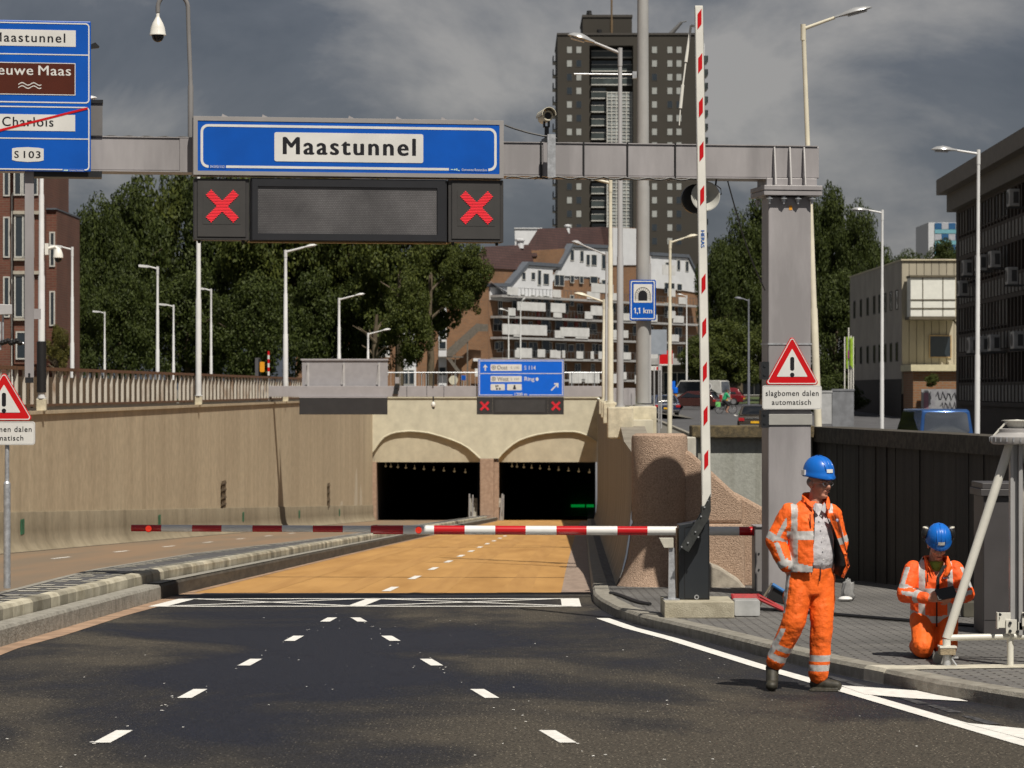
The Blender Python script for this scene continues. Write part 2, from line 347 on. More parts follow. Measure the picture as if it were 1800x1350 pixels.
# painted markings are pieces of the road they lie on
def paint(pts, parent, name='lane_marking', dz=0.005, sub=1):
    m = MB(); vs = [(x, y, gr(y) + dz) for x, y in pts]; m.add(vs, [tuple(range(len(vs)))]); return m.build(name, road_white, parent)
for k in range(-2, 5):
    y = 18.62 + 3.45 * k
    xl = -2.61 + (y - 18.6) * 0.0377; xr = 0.30 - (y - 18.6) * 0.148
    if k > -2 or True:
        for x0, s in ((xl, 0.0377), (xr, -0.148)):
            a, b = y - 0.42, y + 0.42
            paint([(x0 - 0.055 - s * 0.42, a), (x0 + 0.055 - s * 0.42, a), (x0 + 0.055 + s * 0.42, b), (x0 - 0.055 + s * 0.42, b)], road, 'lane_dash')
def line(p, q, wd, parent, name='painted_line'):
    p, q = Vector(p), Vector(q); d = (q - p).normalized(); n = Vector((-d.y, d.x)) * wd / 2
    return paint([p + n, q + n, q - n, p - n], parent, name)
# hatched box across the carriageway
mb = MB()
def pl(p, q, wd, dz):
    p, q = Vector(p), Vector(q); d = (q - p).normalized(); n = Vector((-d.y, d.x)) * wd / 2
    mb.add([(v.x, v.y, gr(v.y) + dz) for v in (p + n, q + n, q - n, p - n)], [(0, 1, 2, 3)])
x0f, x1f, yf, x0b, x1b, yb = -4.36, 0.84, 35.4, -4.25, 0.86, 37.35
for p, q, wd, dz in (((x0f - .15, yf), (x1f, yf), 0.16, .005), ((x0b - .1, yb), (x1b, yb), 0.16, .005), ((x0f - 0.05, yf - .08), (x0b, yb + .08), 0.22, .006), ((x1f - .1, yf - .08), (x1b - .1, yb + .08), 0.24, .006),
                 ((-1.95, yf), (-1.80, yb), 0.2, .007), ((x0f + .1, yf), (-1.9, yb), 0.12, .008), ((x0b, yb), (-1.95, yf), 0.12, .009), ((-1.9, yf), (x1b - .2, yb), 0.12, .008), ((-1.85, yb), (x1f - .1, yf), 0.12, .009)):
    pl(p, q, wd, dz)
mb.build('hatched_box_marking', road_white, road)
el = [(1.04, 32.7), (1.28, 30.8), (1.62, 28.9), (2.19, 24.95), (2.60, 22.5), (3.27, 18.2), (4.2, 13)]
mb = MB()
for (xa, ya), (xb, yb_) in zip(el, el[1:]):
    w0 = 0.075
    mb.add([(xa - w0, ya, gr(ya) + .005), (xa + w0, ya, gr(ya) + .005), (xb + w0, yb_, gr(yb_) + .005), (xb - w0, yb_, gr(yb_) + .005)], [(0, 1, 2, 3)])
mb.build('edge_line', road_white, road)
def gp(px, py):                                  # the road point seen there
    Y = 9050 / (py - 812.0); return (pxx(px, Y), Y)
paint([gp(1476, 1208), gp(1640, 1219.5), gp(1702, 1236.5), gp(1600, 1231), gp(1520, 1224)], road, 'chevron_marking', 0.007)
paint([gp(1690, 1274), gp(1800, 1285), gp(1900, 1300), gp(1940, 1320), gp(1800, 1303)], road, 'chevron_marking', 0.007)
# left-over flecks of paint and light scuffs
mb = MB(); rnd = random.Random(3)
for i in range(150):
    if i < 60:
        k = rnd.uniform(15.5, 33); x = (-2.61 + (k - 18.6) * 0.0377 if rnd.random() < .5 else 0.30 - (k - 18.6) * 0.148) + rnd.gauss(0, .05); y = k
    else: y = rnd.uniform(14.5, 34); x = rnd.uniform(-3.6, 2.6)
    if x > fR(y) - .1: continue
    r = rnd.uniform(0.004, 0.011) * (1.3 if i < 60 else 1)
    mb.add([(x + r * rnd.uniform(.6, 1.4) * math.cos(a), y + 1.6 * r * rnd.uniform(.6, 1.4) * math.sin(a), gr(y) + .006) for a in (0, 1.25, 2.5, 3.7, 5)], [(0, 1, 2, 3, 4)])
tag(mb.build('paint_fleck', road_white, road), kind='stuff')
ghost = M('worn_paint', (0.085, 0.085, 0.09), 0.75, col2=(.02, .02, .022), scale=16, fac=(.42, .6))
for px, py in ((1472, 1196), (1508, 1207), (1602, 1234), (1658, 1249), (1722, 1269)):
    x, y = gp(px, py); m = MB(); a, b = 0.05, 0.32; sx = 0.0377 if px < 900 else -.148
    m.add([(x - a - sx * b, y - b, gr(y - b) + .0045), (x + a - sx * b, y - b, gr(y - b) + .0045), (x + a * .7 + sx * b, y + b, gr(y + b) + .0045), (x - a * .6 + sx * b, y + b, gr(y + b) + .0045)], [(0, 1, 2, 3)]); m.build('worn_marking', ghost, road)
for k in range(16):                              # dashes of the ochre and the brown carriageway
    y = 41.0 + 6.2 * k; x0 = (fK(y) + fR(y)) / 2 - 0.1; s = 0.026
    paint([(x0 - .06, y - 1), (x0 + .06, y - 1), (x0 + .06 + 2 * s, y + 1), (x0 - .06 + 2 * s, y + 1)], tunnel_road, 'lane_dash')
for k in range(11):
    y = 47.5 + 8 * k; x0 = LW(y) + 2.6
    paint([(x0 - .06, y - 1), (x0 + .06, y - 1), (x0 + .12, y + 1), (x0, y + 1)], left_road, 'lane_dash')
# ------------------------------------------------------------ median: concrete guide kerb, block kerb, paving
kerb_c = M('kerb_concrete', (0.33, 0.315, 0.275), 0.85, col2=(0.19, 0.18, 0.155), scale=9, fac=(0.3, 0.62), bump=0.6, bscale=40)
kerb_d = M('kerb_dirty', (0.115, 0.10, 0.08), 0.85, col2=(0.05, 0.043, 0.034), scale=6, fac=(0.3, 0.6), stretch=(1, .4, 2), bump=0.3)
block_m = M('kerb_blocks', (0.46, 0.43, 0.34), 0.8, col2=(0.26, 0.235, 0.17), scale=2.2, fac=(0.35, 0.65), island=0.42, bump=0.2)
pave = brickmat('dark_pavers', (0.105, 0.105, 0.11), (0.13, 0.13, 0.132), (0.045, 0.043, 0.04), 0.21, 0.105, 0.014, 0.8, 'xy', 0.6, 0.3, 0.8)
mb = MB()
Ym = [8, 14, 20, 24] + frange(27, 60, 3) + frange(66, 184, 8)
def sweep(mb, Ys, prof, fx, fz, mi=0, cap=True):          # prof: list of (dx, dz); fx, fz functions of Y
    n = len(prof); vs = [(fx(y) + dx, y, fz(y) + dz) for y in Ys for dx, dz in prof]
    fs = [(i * n + k, i * n + k + 1, (i + 1) * n + k + 1, (i + 1) * n + k) for i in range(len(Ys) - 1) for k in range(n - 1)]
    if cap: fs += [tuple(range(n)), tuple(range((len(Ys) - 1) * n, len(Ys) * n))[::-1]]
    mb.add(vs, fs, mi)
sweep(mb, [y for y in Ym if y <= 36] + [37.2], [(0, -.1), (0.0, .165), (-.02, .195), (-.20, .205), (-.22, -.1)], fK, gr, 0)
sweep(mb, [37.25] + [y for y in Ym if y > 38], [(0, -.1), (0.0, .165), (-.02, .195), (-.20, .205), (-.22, -.1)], fK, gr, 1)
kerb1 = tag(mb.build('kerb', [kerb_c, M('kerb_shaded', (0.085, 0.076, 0.06), 0.85, col2=(0.035, 0.03, 0.024), scale=5, fac=(0.3, 0.62), stretch=(1, .3, 1.5), bump=0.3)], smooth=30), kind='structure')  # far stretch: shade on the kerb side is put into a darker colour
mb = MB(); sheet(mb, [37.3] + [y for y in Ym if y > 38], lambda y: fK(y) - .195, lambda y: fK(y) - .022, lambda y: gr(y) + .209); mb.build('kerb_lit_top', kerb_c, kerb1)  # pale strip paints the sunlit look of the kerb's top
mb = MB(); y = 12.0
while y < 170:
    L = 0.48; a, b = y + .008, y + L - .008
    sweep(mb, [a, b], [(-.225, -.1), (-.225, .31), (-.25, .345), (-.35, .355), (-.37, -.1)], fK, gr, 0); y += L
tag(mb.build('kerb', block_m), kind='structure')
mb = MB(); sheet(mb, Ym, lambda y: fM(y) + .12, lambda y: fK(y) - .36, lambda y: gr(y) + .33, cols=2)
median = tag(mb.build('pavement', pave), kind='structure')
mb = MB(); sweep(mb, Ym, [(.14, .335), (0.02, .33), (0, .31), (0, -.1)], fM, gr, 0); tag(mb.build('kerb', kerb_c), kind='structure')
mb = MB(); rnd = random.Random(5)                 # pale edging stones in two rows on the median
for y in frange(26, 120, .52):
    if rnd.random() < .12: continue
    for fx, o in ((lambda t: fK(t) - .47, 0), (lambda t: fM(t) + .32, 1)):
        x = fx(y); j = .10 if int(y / .52) % 2 else 0
        mb.add([(x - .14, y, gr(y) + .336), (x + .02 + j, y, gr(y) + .336), (x + .02 + j, y + .24, gr(y + .24) + .336), (x - .14, y + .24, gr(y + .24) + .336)], [(0, 1, 2, 3)])
mb.build('edging_stones', M('pale_stones', (0.42, 0.40, 0.34), 0.8, var=0.3, island=.2), median)
# ------------------------------------------------------------ right pavement with its kerb
def kerbpts(a, b):
    return [y for y in frange(a, b, .5)]
mb = MB(); Yk = [-20, 0, 6, 10, 14] + frange(16, 38.5, .45) + frange(42, 184, 8)
sweep(mb, [y for y in Yk if y < 23.0] + [23.05], [(0, -.15), (.01, .09), (.035, .12), (.24, .12), (.25, -.15)], fR, gr)
sweep(mb, [23.5] + [y for y in Yk if y > 23.6], [(0, -.15), (.01, .09), (.035, .12), (.22, .12), (.23, -.15)], fR, gr)
kerb_stone_m = M('kerb_stone', (0.30, 0.285, 0.245), 0.85, col2=(0.20, 0.185, 0.155), scale=8, fac=(0.35, 0.62), bump=0.5, bscale=70)  # plain kerb stone tone, mottled by noise
kerb2 = tag(mb.build('kerb', kerb_stone_m, smooth=30), kind='structure')
mb = MB(); sweep(mb, [23.055, 23.25, 23.495], [(0, -.15), (.01, .095), (.035, .124), (.26, .124), (.27, -.15)], fR, gr)
mb.build('pale_kerb_stone', M('new_concrete', (0.55, 0.52, 0.43), 0.8, var=0.2, scale=8), kerb2)
pave2 = brickmat('grey_pavers', (0.135, 0.132, 0.13), (0.17, 0.165, 0.155), (0.05, 0.045, 0.04), 0.22, 0.11, 0.012, 0.85, 'xy', 0.7, 0.35, 0.7)
def DW(y): return 4.62 + (44 - y) * 0.1375       # dark retaining wall right of the pavement
mb = MB(); sheet(mb, [0, 8, 14] + frange(16, 44, 1), lambda y: fR(y) + .22, lambda y: max(DW(y), fR(y) + .3) if y > 12 else fR(y) + 4, lambda y: gr(y) + .112, cols=3)
pavement = tag(mb.build('pavement', pave2), kind='structure')
mb = MB(); sheet(mb, frange(37.6, 184, 8), lambda y: fR(y) + .2, lambda y: RW(y) - .02, lambda y: gr(y) + .115)
tag(mb.build('pavement', pave), kind='structure')
mb = MB(); mb.quad(*[(x, y, gr(y) + .118) for x, y in ((3.15, 23.05), (6.2, 23.7), (6.2, 24.0), (3.02, 23.5))])
mb.build('channel_cover', _mats['new_concrete'], pavement)
mb = MB()
for p, q in (((1.25, 36.2), (1.62, 33.2)), ((2.0, 33.2), (6.2, 27.0)), ):
    pts = [Vector((p[0] + (q[0] - p[0]) * t, p[1] + (q[1] - p[1]) * t + .25 * math.sin(t * 7), 0)) for t in frange(0, 1, .05)]
    mb.path([(v.x, v.y, gr(v.y) + .135) for v in pts], .02, 6)
tag(mb.build('cable', black, smooth=True), 'loose black cable lying across the grey pavement behind the walking worker', 'cable')
# ------------------------------------------------------------ left ramp wall
def wall_mat(name, c1, c2, streak, wet=(0.2, 0.2, 0.19), sc=1.0, st=0.9):
    m = bpy.data.materials.new(name); m.use_nodes = True; t = m.node_tree; b = t.nodes['Principled BSDF']; b.inputs['Roughness'].default_value = .85
    tc = N(t, 'ShaderNodeTexCoord')
    def nz(scale, stv, det=5):
        mp = N(t, 'ShaderNodeMapping', ins={'Scale': stv}); t.links.new(tc.outputs['Object'], mp.inputs[0])
        n = N(t, 'ShaderNodeTexNoise', ins={'Scale': scale, 'Detail': det, 'Roughness': .6}); t.links.new(mp.outputs[0], n.inputs['Vector']); return n
    a = nz(.25 * sc, (1, 1, 1)); rp = N(t, 'ShaderNodeValToRGB'); e = rp.color_ramp.elements
    e[0].position, e[1].position = .35, .65; e[0].color = (*c2, 1); e[1].color = (*c1, 1); t.links.new(a.outputs['Fac'], rp.inputs['Fac'])
    s = nz(1.6 * sc, (1, .8, .035)); mr = N(t, 'ShaderNodeMapRange', ins={'From Min': .42, 'From Max': .72, 'To Min': 0.0, 'To Max': st}); t.links.new(s.outputs['Fac'], mr.inputs['Value'])
    mx = N(t, 'ShaderNodeMix', data_type='RGBA', ins={'B': (*streak, 1)}); t.links.new(mr.outputs[0], mx.inputs['Factor']); t.links.new(rp.outputs['Color'], mx.inputs['A'])
    f = nz(7 * sc, (1, 1, 1), 4); m2 = N(t, 'ShaderNodeMapRange', ins={'From Min': .3, 'From Max': .7, 'To Min': .86, 'To Max': 1.1}); t.links.new(f.outputs['Fac'], m2.inputs['Value'])
    vm = N(t, 'ShaderNodeVectorMath', operation='SCALE'); t.links.new(mx.outputs['Result'], vm.inputs[0]); t.links.new(m2.outputs[0], vm.inputs['Scale'])
    t.links.new(vm.outputs[0], b.inputs['Base Color']); _mats[name] = m
    bp = N(t, 'ShaderNodeBump', ins={'Strength': .25, 'Distance': .02}); t.links.new(f.outputs['Fac'], bp.inputs['Height']); t.links.new(bp.outputs[0], b.inputs['Normal'])
    return m
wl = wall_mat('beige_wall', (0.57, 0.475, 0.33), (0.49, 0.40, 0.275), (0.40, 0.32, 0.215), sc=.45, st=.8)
wl2 = wall_mat('beige_plinth', (0.33, 0.28, 0.195), (0.28, 0.235, 0.16), (0.19, 0.155, 0.10), sc=.6, st=.85)
Yw = [20, 40] + frange(50, 185, 7.5)
rw_ = thing('retaining_wall', 'long sunlit beige concrete wall along the left side of the tunnel ramp', 'wall', (0, 0, 0))
mb = MB()
n = len(Yw)
vs = [(LW(y) + o, y, z) for y in Yw for o, z in ((0, gr(y) + .95), (0, 1.16), (.06, 1.16), (.06, 1.25), (-.35, 1.25), (-.35, .6))]
mb.add(vs, [(i * 6 + k, (i + 1) * 6 + k, (i + 1) * 6 + k + 1, i * 6 + k + 1) for i in range(n - 1) for k in range(5)])
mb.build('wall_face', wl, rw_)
mb = MB(); sweep(mb, Yw, [(-.2, 1.0), (.035, 1.0), (.05, .97), (.055, .5), (.09, .25), (.20, .06), (.38, -.05), (-.2, -.05)], LW, gr); mb.build('plinth', wl2, rw_, smooth=50)
grn = M('green_reflector', (0.02, 0.16, 0.08), 0.5, var=.3)
for px, wd in ((35, .22), (277, .22), (425, .25), (524, .28), (595, .3)):
    Y = 14.586 / ((900 - px) / 5000 + .0298); mb = MB(); z = gr(Y) + .62; h = .19
    mb.box(LW(Y) + .058, LW(Y) + .075, Y - wd * 1.1, Y + wd * 1.1, z - h, z + h); mb.build('reflector', grn, rw_)
for px, py in ((392, 868), (577, 872)):
    Y = 14.586 / ((900 - px) / 5000 + .0298); z = pz(py, Y); s = Y / 5000; mb = MB(); h = 23 * s
    for k in (-1, 0, 1): mb.box(LW(Y) + .01, LW(Y) + .045, Y + k * .55 - .1, Y + k * .55 + .1, z - h, z + h)
    for k in (-.8, -.3, .3, .8): mb.box(LW(Y) + .01, LW(Y) + .06, Y - .8, Y + .8, z + h * k - .03, z + h * k + .03)
    mb.build('step_iron', M('rusty_iron', (0.12, 0.085, 0.05), .8, var=.4, scale=8), rw_)
white_stain = M('lime_stain', (0.62, 0.56, 0.45), .85, col2=(.50, .42, .30), scale=1.2, fac=(.35, .6), stretch=(1, 1, .15))
for px, yt, yb, w_ in ((626, 822, 905, 1.5), (634, 850, 908, 1.0), (600, 880, 908, 1.2)):
    Y = 14.586 / ((900 - px) / 5000 + .0298); mb = MB(); zt, zb_ = pz(yt, Y), max(pz(yb, Y), gr(Y) + 1.0); X_ = lambda y: LW(y) + .004
    mb.add([(X_(Y - w_), Y - w_, zb_), (X_(Y + w_), Y + w_, zb_), (X_(Y + w_ * .7), Y + w_ * .7, zb_ + (zt - zb_) * .6), (X_(Y + w_ * .2), Y + w_ * .2, zt), (X_(Y - w_ * .4), Y - w_ * .4, zb_ + (zt - zb_) * .8)], [(0, 1, 2, 3, 4)]); mb.build('lime_stain', white_stain, rw_)
# ------------------------------------------------------------ tunnel portal
por = thing('tunnel_portal', 'pale yellow tunnel front with two dark arched openings at the bottom of the ramp', 'tunnel portal', (0, 0, 0))
pw = wall_mat('portal_plaster', (0.57, 0.54, 0.42), (0.55, 0.515, 0.40), (0.52, 0.48, 0.365), sc=.2, st=.35)
pink_m = M('pink_stone', (0.40, 0.28, 0.205), .85, col2=(0.31, 0.21, 0.15), scale=5, bump=.3)
YP = 185.0
PX = lambda px: pxx(px, YP)
PZ = lambda py: pz(py, YP)
arcL = [(650, 800), (659, 789), (667, 777), (675.6, 768), (686, 763), (697.8, 759.7), (720, 757.8), (737, 759), (753, 761), (775, 767), (795, 773.6), (810, 780), (823, 787.5), (834, 797), (843.6, 806)]
arcR = [(875.6, 806), (883, 797), (892, 789), (903, 780), (914, 773.6), (930, 768), (945, 764), (960, 761.5), (975.5, 759.7), (992, 758.8), (1009, 759), (1020, 761), (1031, 765), (1040, 770), (1050, 777)]
mb = MB(); ztop = 1.25
def strip(arc):
    for (a, za), (b, zb) in zip(arc, arc[1:]):
        mb.add([(PX(a), YP, PZ(za)), (PX(b), YP, PZ(zb)), (PX(b), YP, ztop), (PX(a), YP, ztop), (PX(a), YP + .7, PZ(za)), (PX(b), YP + .7, PZ(zb))], [(0, 1, 2, 3), (0, 4, 5, 1)])
strip(arcL); strip(arcR)
mb.quad((PX(843.6), YP, PZ(806)), (PX(875.6), YP, PZ(806)), (PX(875.6), YP, ztop), (PX(843.6), YP, ztop))
mb.quad((PX(640), YP, ztop), (PX(1055), YP, ztop), (PX(1055), YP + .6, ztop), (PX(640), YP + .6, ztop))
mb.box(PX(655), PX(1052), YP - .08, YP + .6, ztop, ztop + .14)
mb.build('front_wall', pw, por)
for arc in (arcL, arcR):
    mb = MB(); mb.path([(PX(a), YP - .01, PZ(b)) for a, b in arc], .06, 8); mb.build('arch_moulding', pw, por, smooth=True)
    mb = MB()
    lo = PZ(812.5)
    for (a, za), (b, zb) in zip(arc, arc[1:]):
        mb.add([(PX(a), YP + .34, lo), (PX(b), YP + .34, lo), (PX(b), YP + .14, PZ(zb) + .02), (PX(a), YP + .14, PZ(za) + .02)], [(0, 1, 2, 3)])
    mb.box(PX(arc[0][0]), PX(arc[-1][0]), YP + .345, YP + 1.3, lo, lo + .3)
    mb.build('tympanum', wall_mat('tympanum_plaster', (0.58, 0.53, 0.40), (0.56, 0.505, 0.375), (0.52, 0.465, 0.34), sc=.2, st=.35) if 'tympanum_plaster' not in _mats else _mats['tympanum_plaster'], por)
mb = MB(); mb.box(PX(843.6), PX(868), YP - .02, YP + .9, -7.2, PZ(806)); mb.box(PX(868), PX(875), YP + .25, YP + 1.4, -7.2, PZ(806)); mb.build('pier', pink_m, por, bevel=.05)
tunnel_dark = M('tunnel_dark_lining', (0.035, 0.034, 0.032), .9, var=.3)  # near-black lining: the tubes' darkness is partly painted into the colour
for a, b in ((661, 839), (876.5, 1047.5)):
    mb = MB(); YE = 245.0; sh = .0267 * (YE - YP); x0, x1 = PX(a), PX(b); zc = PZ(812.5) + .01; dzz = gr(YE) - gr(YP)
    ya = YP + 1.0
    mb.quad((x0, ya, zc), (x1, ya, zc), (x1 + sh, YE, zc + dzz), (x0 + sh, YE, zc + dzz))
    mb.quad((x0, ya, -7.2), (x0, ya, zc), (x0 + sh, YE, zc + dzz), (x0 + sh, YE, -10))
    mb.quad((x1, ya, -7.2), (x1, ya, zc), (x1 + sh, YE, zc + dzz), (x1 + sh, YE, -10))
    mb.quad((x0 + sh, YE, -10), (x1 + sh, YE, -10), (x1 + sh, YE, zc + dzz), (x0 + sh, YE, zc + dzz))
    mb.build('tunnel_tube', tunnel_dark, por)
    mb = MB(); mb.box(x0 - .3, x0 + .02, YP + .05, YP + 3.5, -7.2, zc); mb.build('jamb', pink_m, por)
lampm = M('tunnel_lamp_glow', (0.22, 0.2, 0.13), .4, emit=(1.0, .72, .38), es=.10)
first = None
for base, x1 in ((678, 818), (900, 1036)):
    for k in range(10):
        t = (k / 9) ** 1.25; Y = YP + 4.2 - 2.2 * t; px = base + (x1 - base) * t; py = 819.5 + 10.5 * t
        if first is None:
            mb = MB(); mb.ball((0, 0, 0), (.085, .08, .07), 8); mb.tube((0, 0, .05), (0, 0, .22), .02, n=6); first = mb.build('ceiling_lamp', lampm, por); first.location = P(px, py, Y)
        else: share(first, por, P(px, py, Y), 'ceiling_lamp')
glow = M('green_strip_light', (0, .3, .05), .5, emit=(0.0, 1.0, .14), es=.16)
for a, b in ((1004, 1028), (1031, 1047)):
    mb = MB(); mb.box(pxx(a, 244.5), pxx(b, 244.5), 244.4, 244.9, pz(891.5, 244.5), pz(887, 244.5)); mb.build('strip_light', glow, por)
for s_, px in ((1, 829), (-1, 883)):              # refuge steps with hand rails beside the pier
    mb = MB()
    for k in range(5): mb.box(PX(px - 6), PX(px + 10 if s_ > 0 else px + 2), YP + .3 + .25 * k, YP + 2, -6.9, -6.72 + .28 * (k + 1))
    mb.build('steps', concrete, por)
    mb = MB(); a = px - 4; mb.tube((PX(a), YP + .2, -6.7), (PX(a + (4 if s_ < 0 else 0)), YP + .25, PZ(868)), .06, n=8); mb.tube((PX(a + 5), YP + .3, -6.7), (PX(a + 6), YP + .3, PZ(870)), .05, n=8); mb.build('handrail', galv, por, smooth=True)
# ------------------------------------------------------------ right ramp wall (in its own shade), coping
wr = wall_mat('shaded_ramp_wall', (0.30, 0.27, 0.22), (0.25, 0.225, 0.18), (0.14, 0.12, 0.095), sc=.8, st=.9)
rr_ = thing('retaining_wall', 'dark curved concrete wall on the right side of the tunnel ramp, lamp posts on its top', 'wall', (0, 0, 0))
mb = MB(); Yr = [38.9, 44, 48, 53.1, 53.2] + frange(58, 185, 6)
prof = [(-.28, -.05), (-.22, .12), (-.15, .3), (-.09, .55), (-.045, .85), (-.015, 1.15), (0, 1.5)]
nn = len(prof) + 2
vs = []
for y in Yr:
    for dx, dz in prof: vs.append((RW(y) + dx, y, gr(y) + dz))
    zt = .93 if y < 53 else 1.12; vs.append((RW(y), y, zt)); vs.append((RW(y) + .45, y, zt))
mb.add(vs, [(i * nn + k, i * nn + k + 1, (i + 1) * nn + k + 1, (i + 1) * nn + k) for i in range(len(Yr) - 1) for k in range(nn - 1)])
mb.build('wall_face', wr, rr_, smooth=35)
mb = MB(); sweep(mb, [53.2] + [y for y in Yr if y > 54], [(0, -.001), (0, .1), (.6, .1), (.6, -1.0), (.44, -1.0)], lambda y: RW(y) + .012, lambda y: 1.125); mb.build('coping', cream, rr_)
cem = M('cream_concrete', (0.58, 0.53, 0.40), .85, var=.2, scale=5, bump=.3)
# ------------------------------------------------------------ pink aggregate wing wall with its round head
agg = M('pink_aggregate', (0.46, 0.33, 0.245), .9, col2=(0.27, 0.185, 0.13), scale=46, fac=(0.33, 0.62), bump=.9, bscale=60)
wing = thing('wing_wall', 'pinkish pebbled concrete wall with a rounded head at the end of the ramp wall', 'wall', (0, 0, 0))
cx, cy = 2.02, 38.95
mb = MB(); zb = gr(38.5) + .05
prof = [(.62, zb), (.56, zb + .1), (.50, zb + .24), (.45, zb + .42), (.415, zb + .62), (.395, zb + .8), (.385, zb + .88), (.37, zb + .90), (.37, zb + .93), (.385, zb + .95), (.385, 1.12), (.375, 1.17), (.33, 1.2)]
mb.lathe(prof, 40, (cx, cy, 0)); mb.build('round_head', agg, wing, smooth=40)
mb = MB()
A = [(2.3, .98), (2.48, .98), (2.62, .86), (3.27, .22), (3.27, zb + .95), (3.27, zb + .92), (3.3, zb + .9), (3.42, zb), (2.3, zb)]
mb.prism([(2.25, .97), (2.42, .97), (3.14, .30), (3.14, zb + .9), (2.25, zb + .9)], 38.78, 40.3)
mb.prism([(2.25, zb + .9), (3.16, zb + .9), (3.18, zb), (2.25, zb)], 38.69, 40.3)
mb.prism([(3.05, .40), (3.75, .02), (3.75, zb), (3.05, zb)], 39.05, 40.2)
mb.build('sloping_wing', agg, wing, bevel=.05)
mb = MB(); q = [(2.2, zb), (3.2, zb), (3.05, zb + .18), (2.8, zb + .34), (2.5, zb + .45), (2.2, zb + .5)]
mb.prism(q, 38.3, 38.72); mb.build('foot', M('grey_screed', (.38, .34, .28), .85, var=.25, scale=7, bump=.3), wing, bevel=.04)
mb = MB(); gw_ = wall_mat('grey_concrete', (0.40, 0.41, 0.38), (0.33, 0.34, 0.31), (0.20, 0.20, 0.165), sc=3.2, st=.7)
gwall = thing('concrete_wall', 'light grey stained concrete wall section with a brown stone coping behind the white barrier arm', 'wall', (0, 0, 0))
mb.box(2.85, 4.6, 43.6, 44.0, gr(43) - .1, 1.06); mb.build('wall_face', gw_, gwall)
mb = MB(); mb.box(2.75, 4.62, 43.45, 44.15, 1.06, 1.25); mb.build('coping', M('brown_coping', (.15, .115, .06), .9, col2=(.075, .06, .035), scale=14, bump=.5), gwall, bevel=.02)
mb = MB(); mb.box(2.48, 2.8, 43.3, 43.6, .76, 1.08); tag(mb.build('stone_block', M('pale_block', (.50, .48, .42), .85, var=.2), bevel=.02), 'small pale stone block between the pink round wall and the grey concrete wall', 'block')
# dark retaining wall
dkm = wall_mat('black_stained_concrete', (0.050, 0.045, 0.038), (0.036, 0.032, 0.027), (0.016, 0.014, 0.012), sc=3.0, st=.9)
dk = thing('retaining_wall', 'black weathered concrete wall behind the two workers, with vertical grooves', 'wall', (0, 0, 0))
mb = MB(); y = 44.0; i = 0
while y > 14:
    L = random.Random(i).uniform(.16, .36)
    o = random.Random(i * 3 + 1).uniform(0, .022)
    mb.box(0, 0, 0, 0, 0, 0) if False else mb.add([(DW(y) + o, y, gr(y) + .0), (DW(y - L) + o, y - L, gr(y - L) + .0), (DW(y - L) + o, y - L, 1.0), (DW(y) + o, y, 1.0), (DW(y) + .4, y, gr(y)), (DW(y - L) + .4, y - L, gr(y)), (DW(y - L) + .4, y - L, 1.0), (DW(y) + .4, y, 1.0)],
        [(0, 1, 2, 3), (0, 3, 7, 4), (1, 5, 6, 2), (4, 7, 6, 5), (3, 2, 6, 7)])
    y -= L; i += 1
mb.build('wall_face', dkm, dk)
mb = MB(); sweep(mb, [14, 44.05], [(-.06, 1.002), (-.06, 1.23), (.46, 1.23), (.46, 1.002), (-.06, 1.002)], DW, lambda y: 0); mb.build('coping', M('dark_coping', (.085, .075, .058), .9, col2=(.04, .035, .028), scale=9, bump=.5), dk)
# street on the upper level at the right
street_m = M('street_asphalt', (0.085, 0.085, 0.09), .8, var=.25, scale=.5)
mb = MB(); SL = [(-30, 9.5), (60, 8.8), (140, 9.1), (200, 9.3), (240, 8.6), (262, 4)]; SR = [(-30, 17), (60, 17), (140, 21), (200, 28), (240, 42), (262, 60)]
sheet(mb, [-30, 20, 60, 110, 140, 170, 200, 240, 262], lambda y: lerp(SL, y), lambda y: lerp(SR, y), lambda y: zR(y) + .01, cols=2); street = tag(mb.build('street', street_m), kind='structure')
mb = MB(); sweep(mb, frange(60, 240, 15), [(0, 0), (0, .13), (-.2, .13), (-.2, 0)], lambda y: lerp(SL, y), zR); tag(mb.build('kerb', kerb_stone_m), kind='structure')
mb = MB(); mb.quad((4, 263, zR(263) + .05), (70, 263, zR(263) + .05), (70, 300, 1.05), (4, 300, 1.05)); mb.quad((-40, 195, 1.02), (5, 195, 1.02), (5, 240, 1.02), (-40, 240, 1.02)); tag(mb.build('grass', grass_m), kind='structure')
for k in range(6):
    y = 145 + 17 * k; x = (lerp(SL, y) + lerp(SR, y)) / 2 - 3; m = MB(); m.add([(x, y, zR(y) + .016), (x + .15, y, zR(y) + .016), (x + .3, y + 4, zR(y + 4) + .016), (x + .15, y + 4, zR(y + 4) + .016)], [(0, 1, 2, 3)]); m.build('lane_dash', road_white, street)
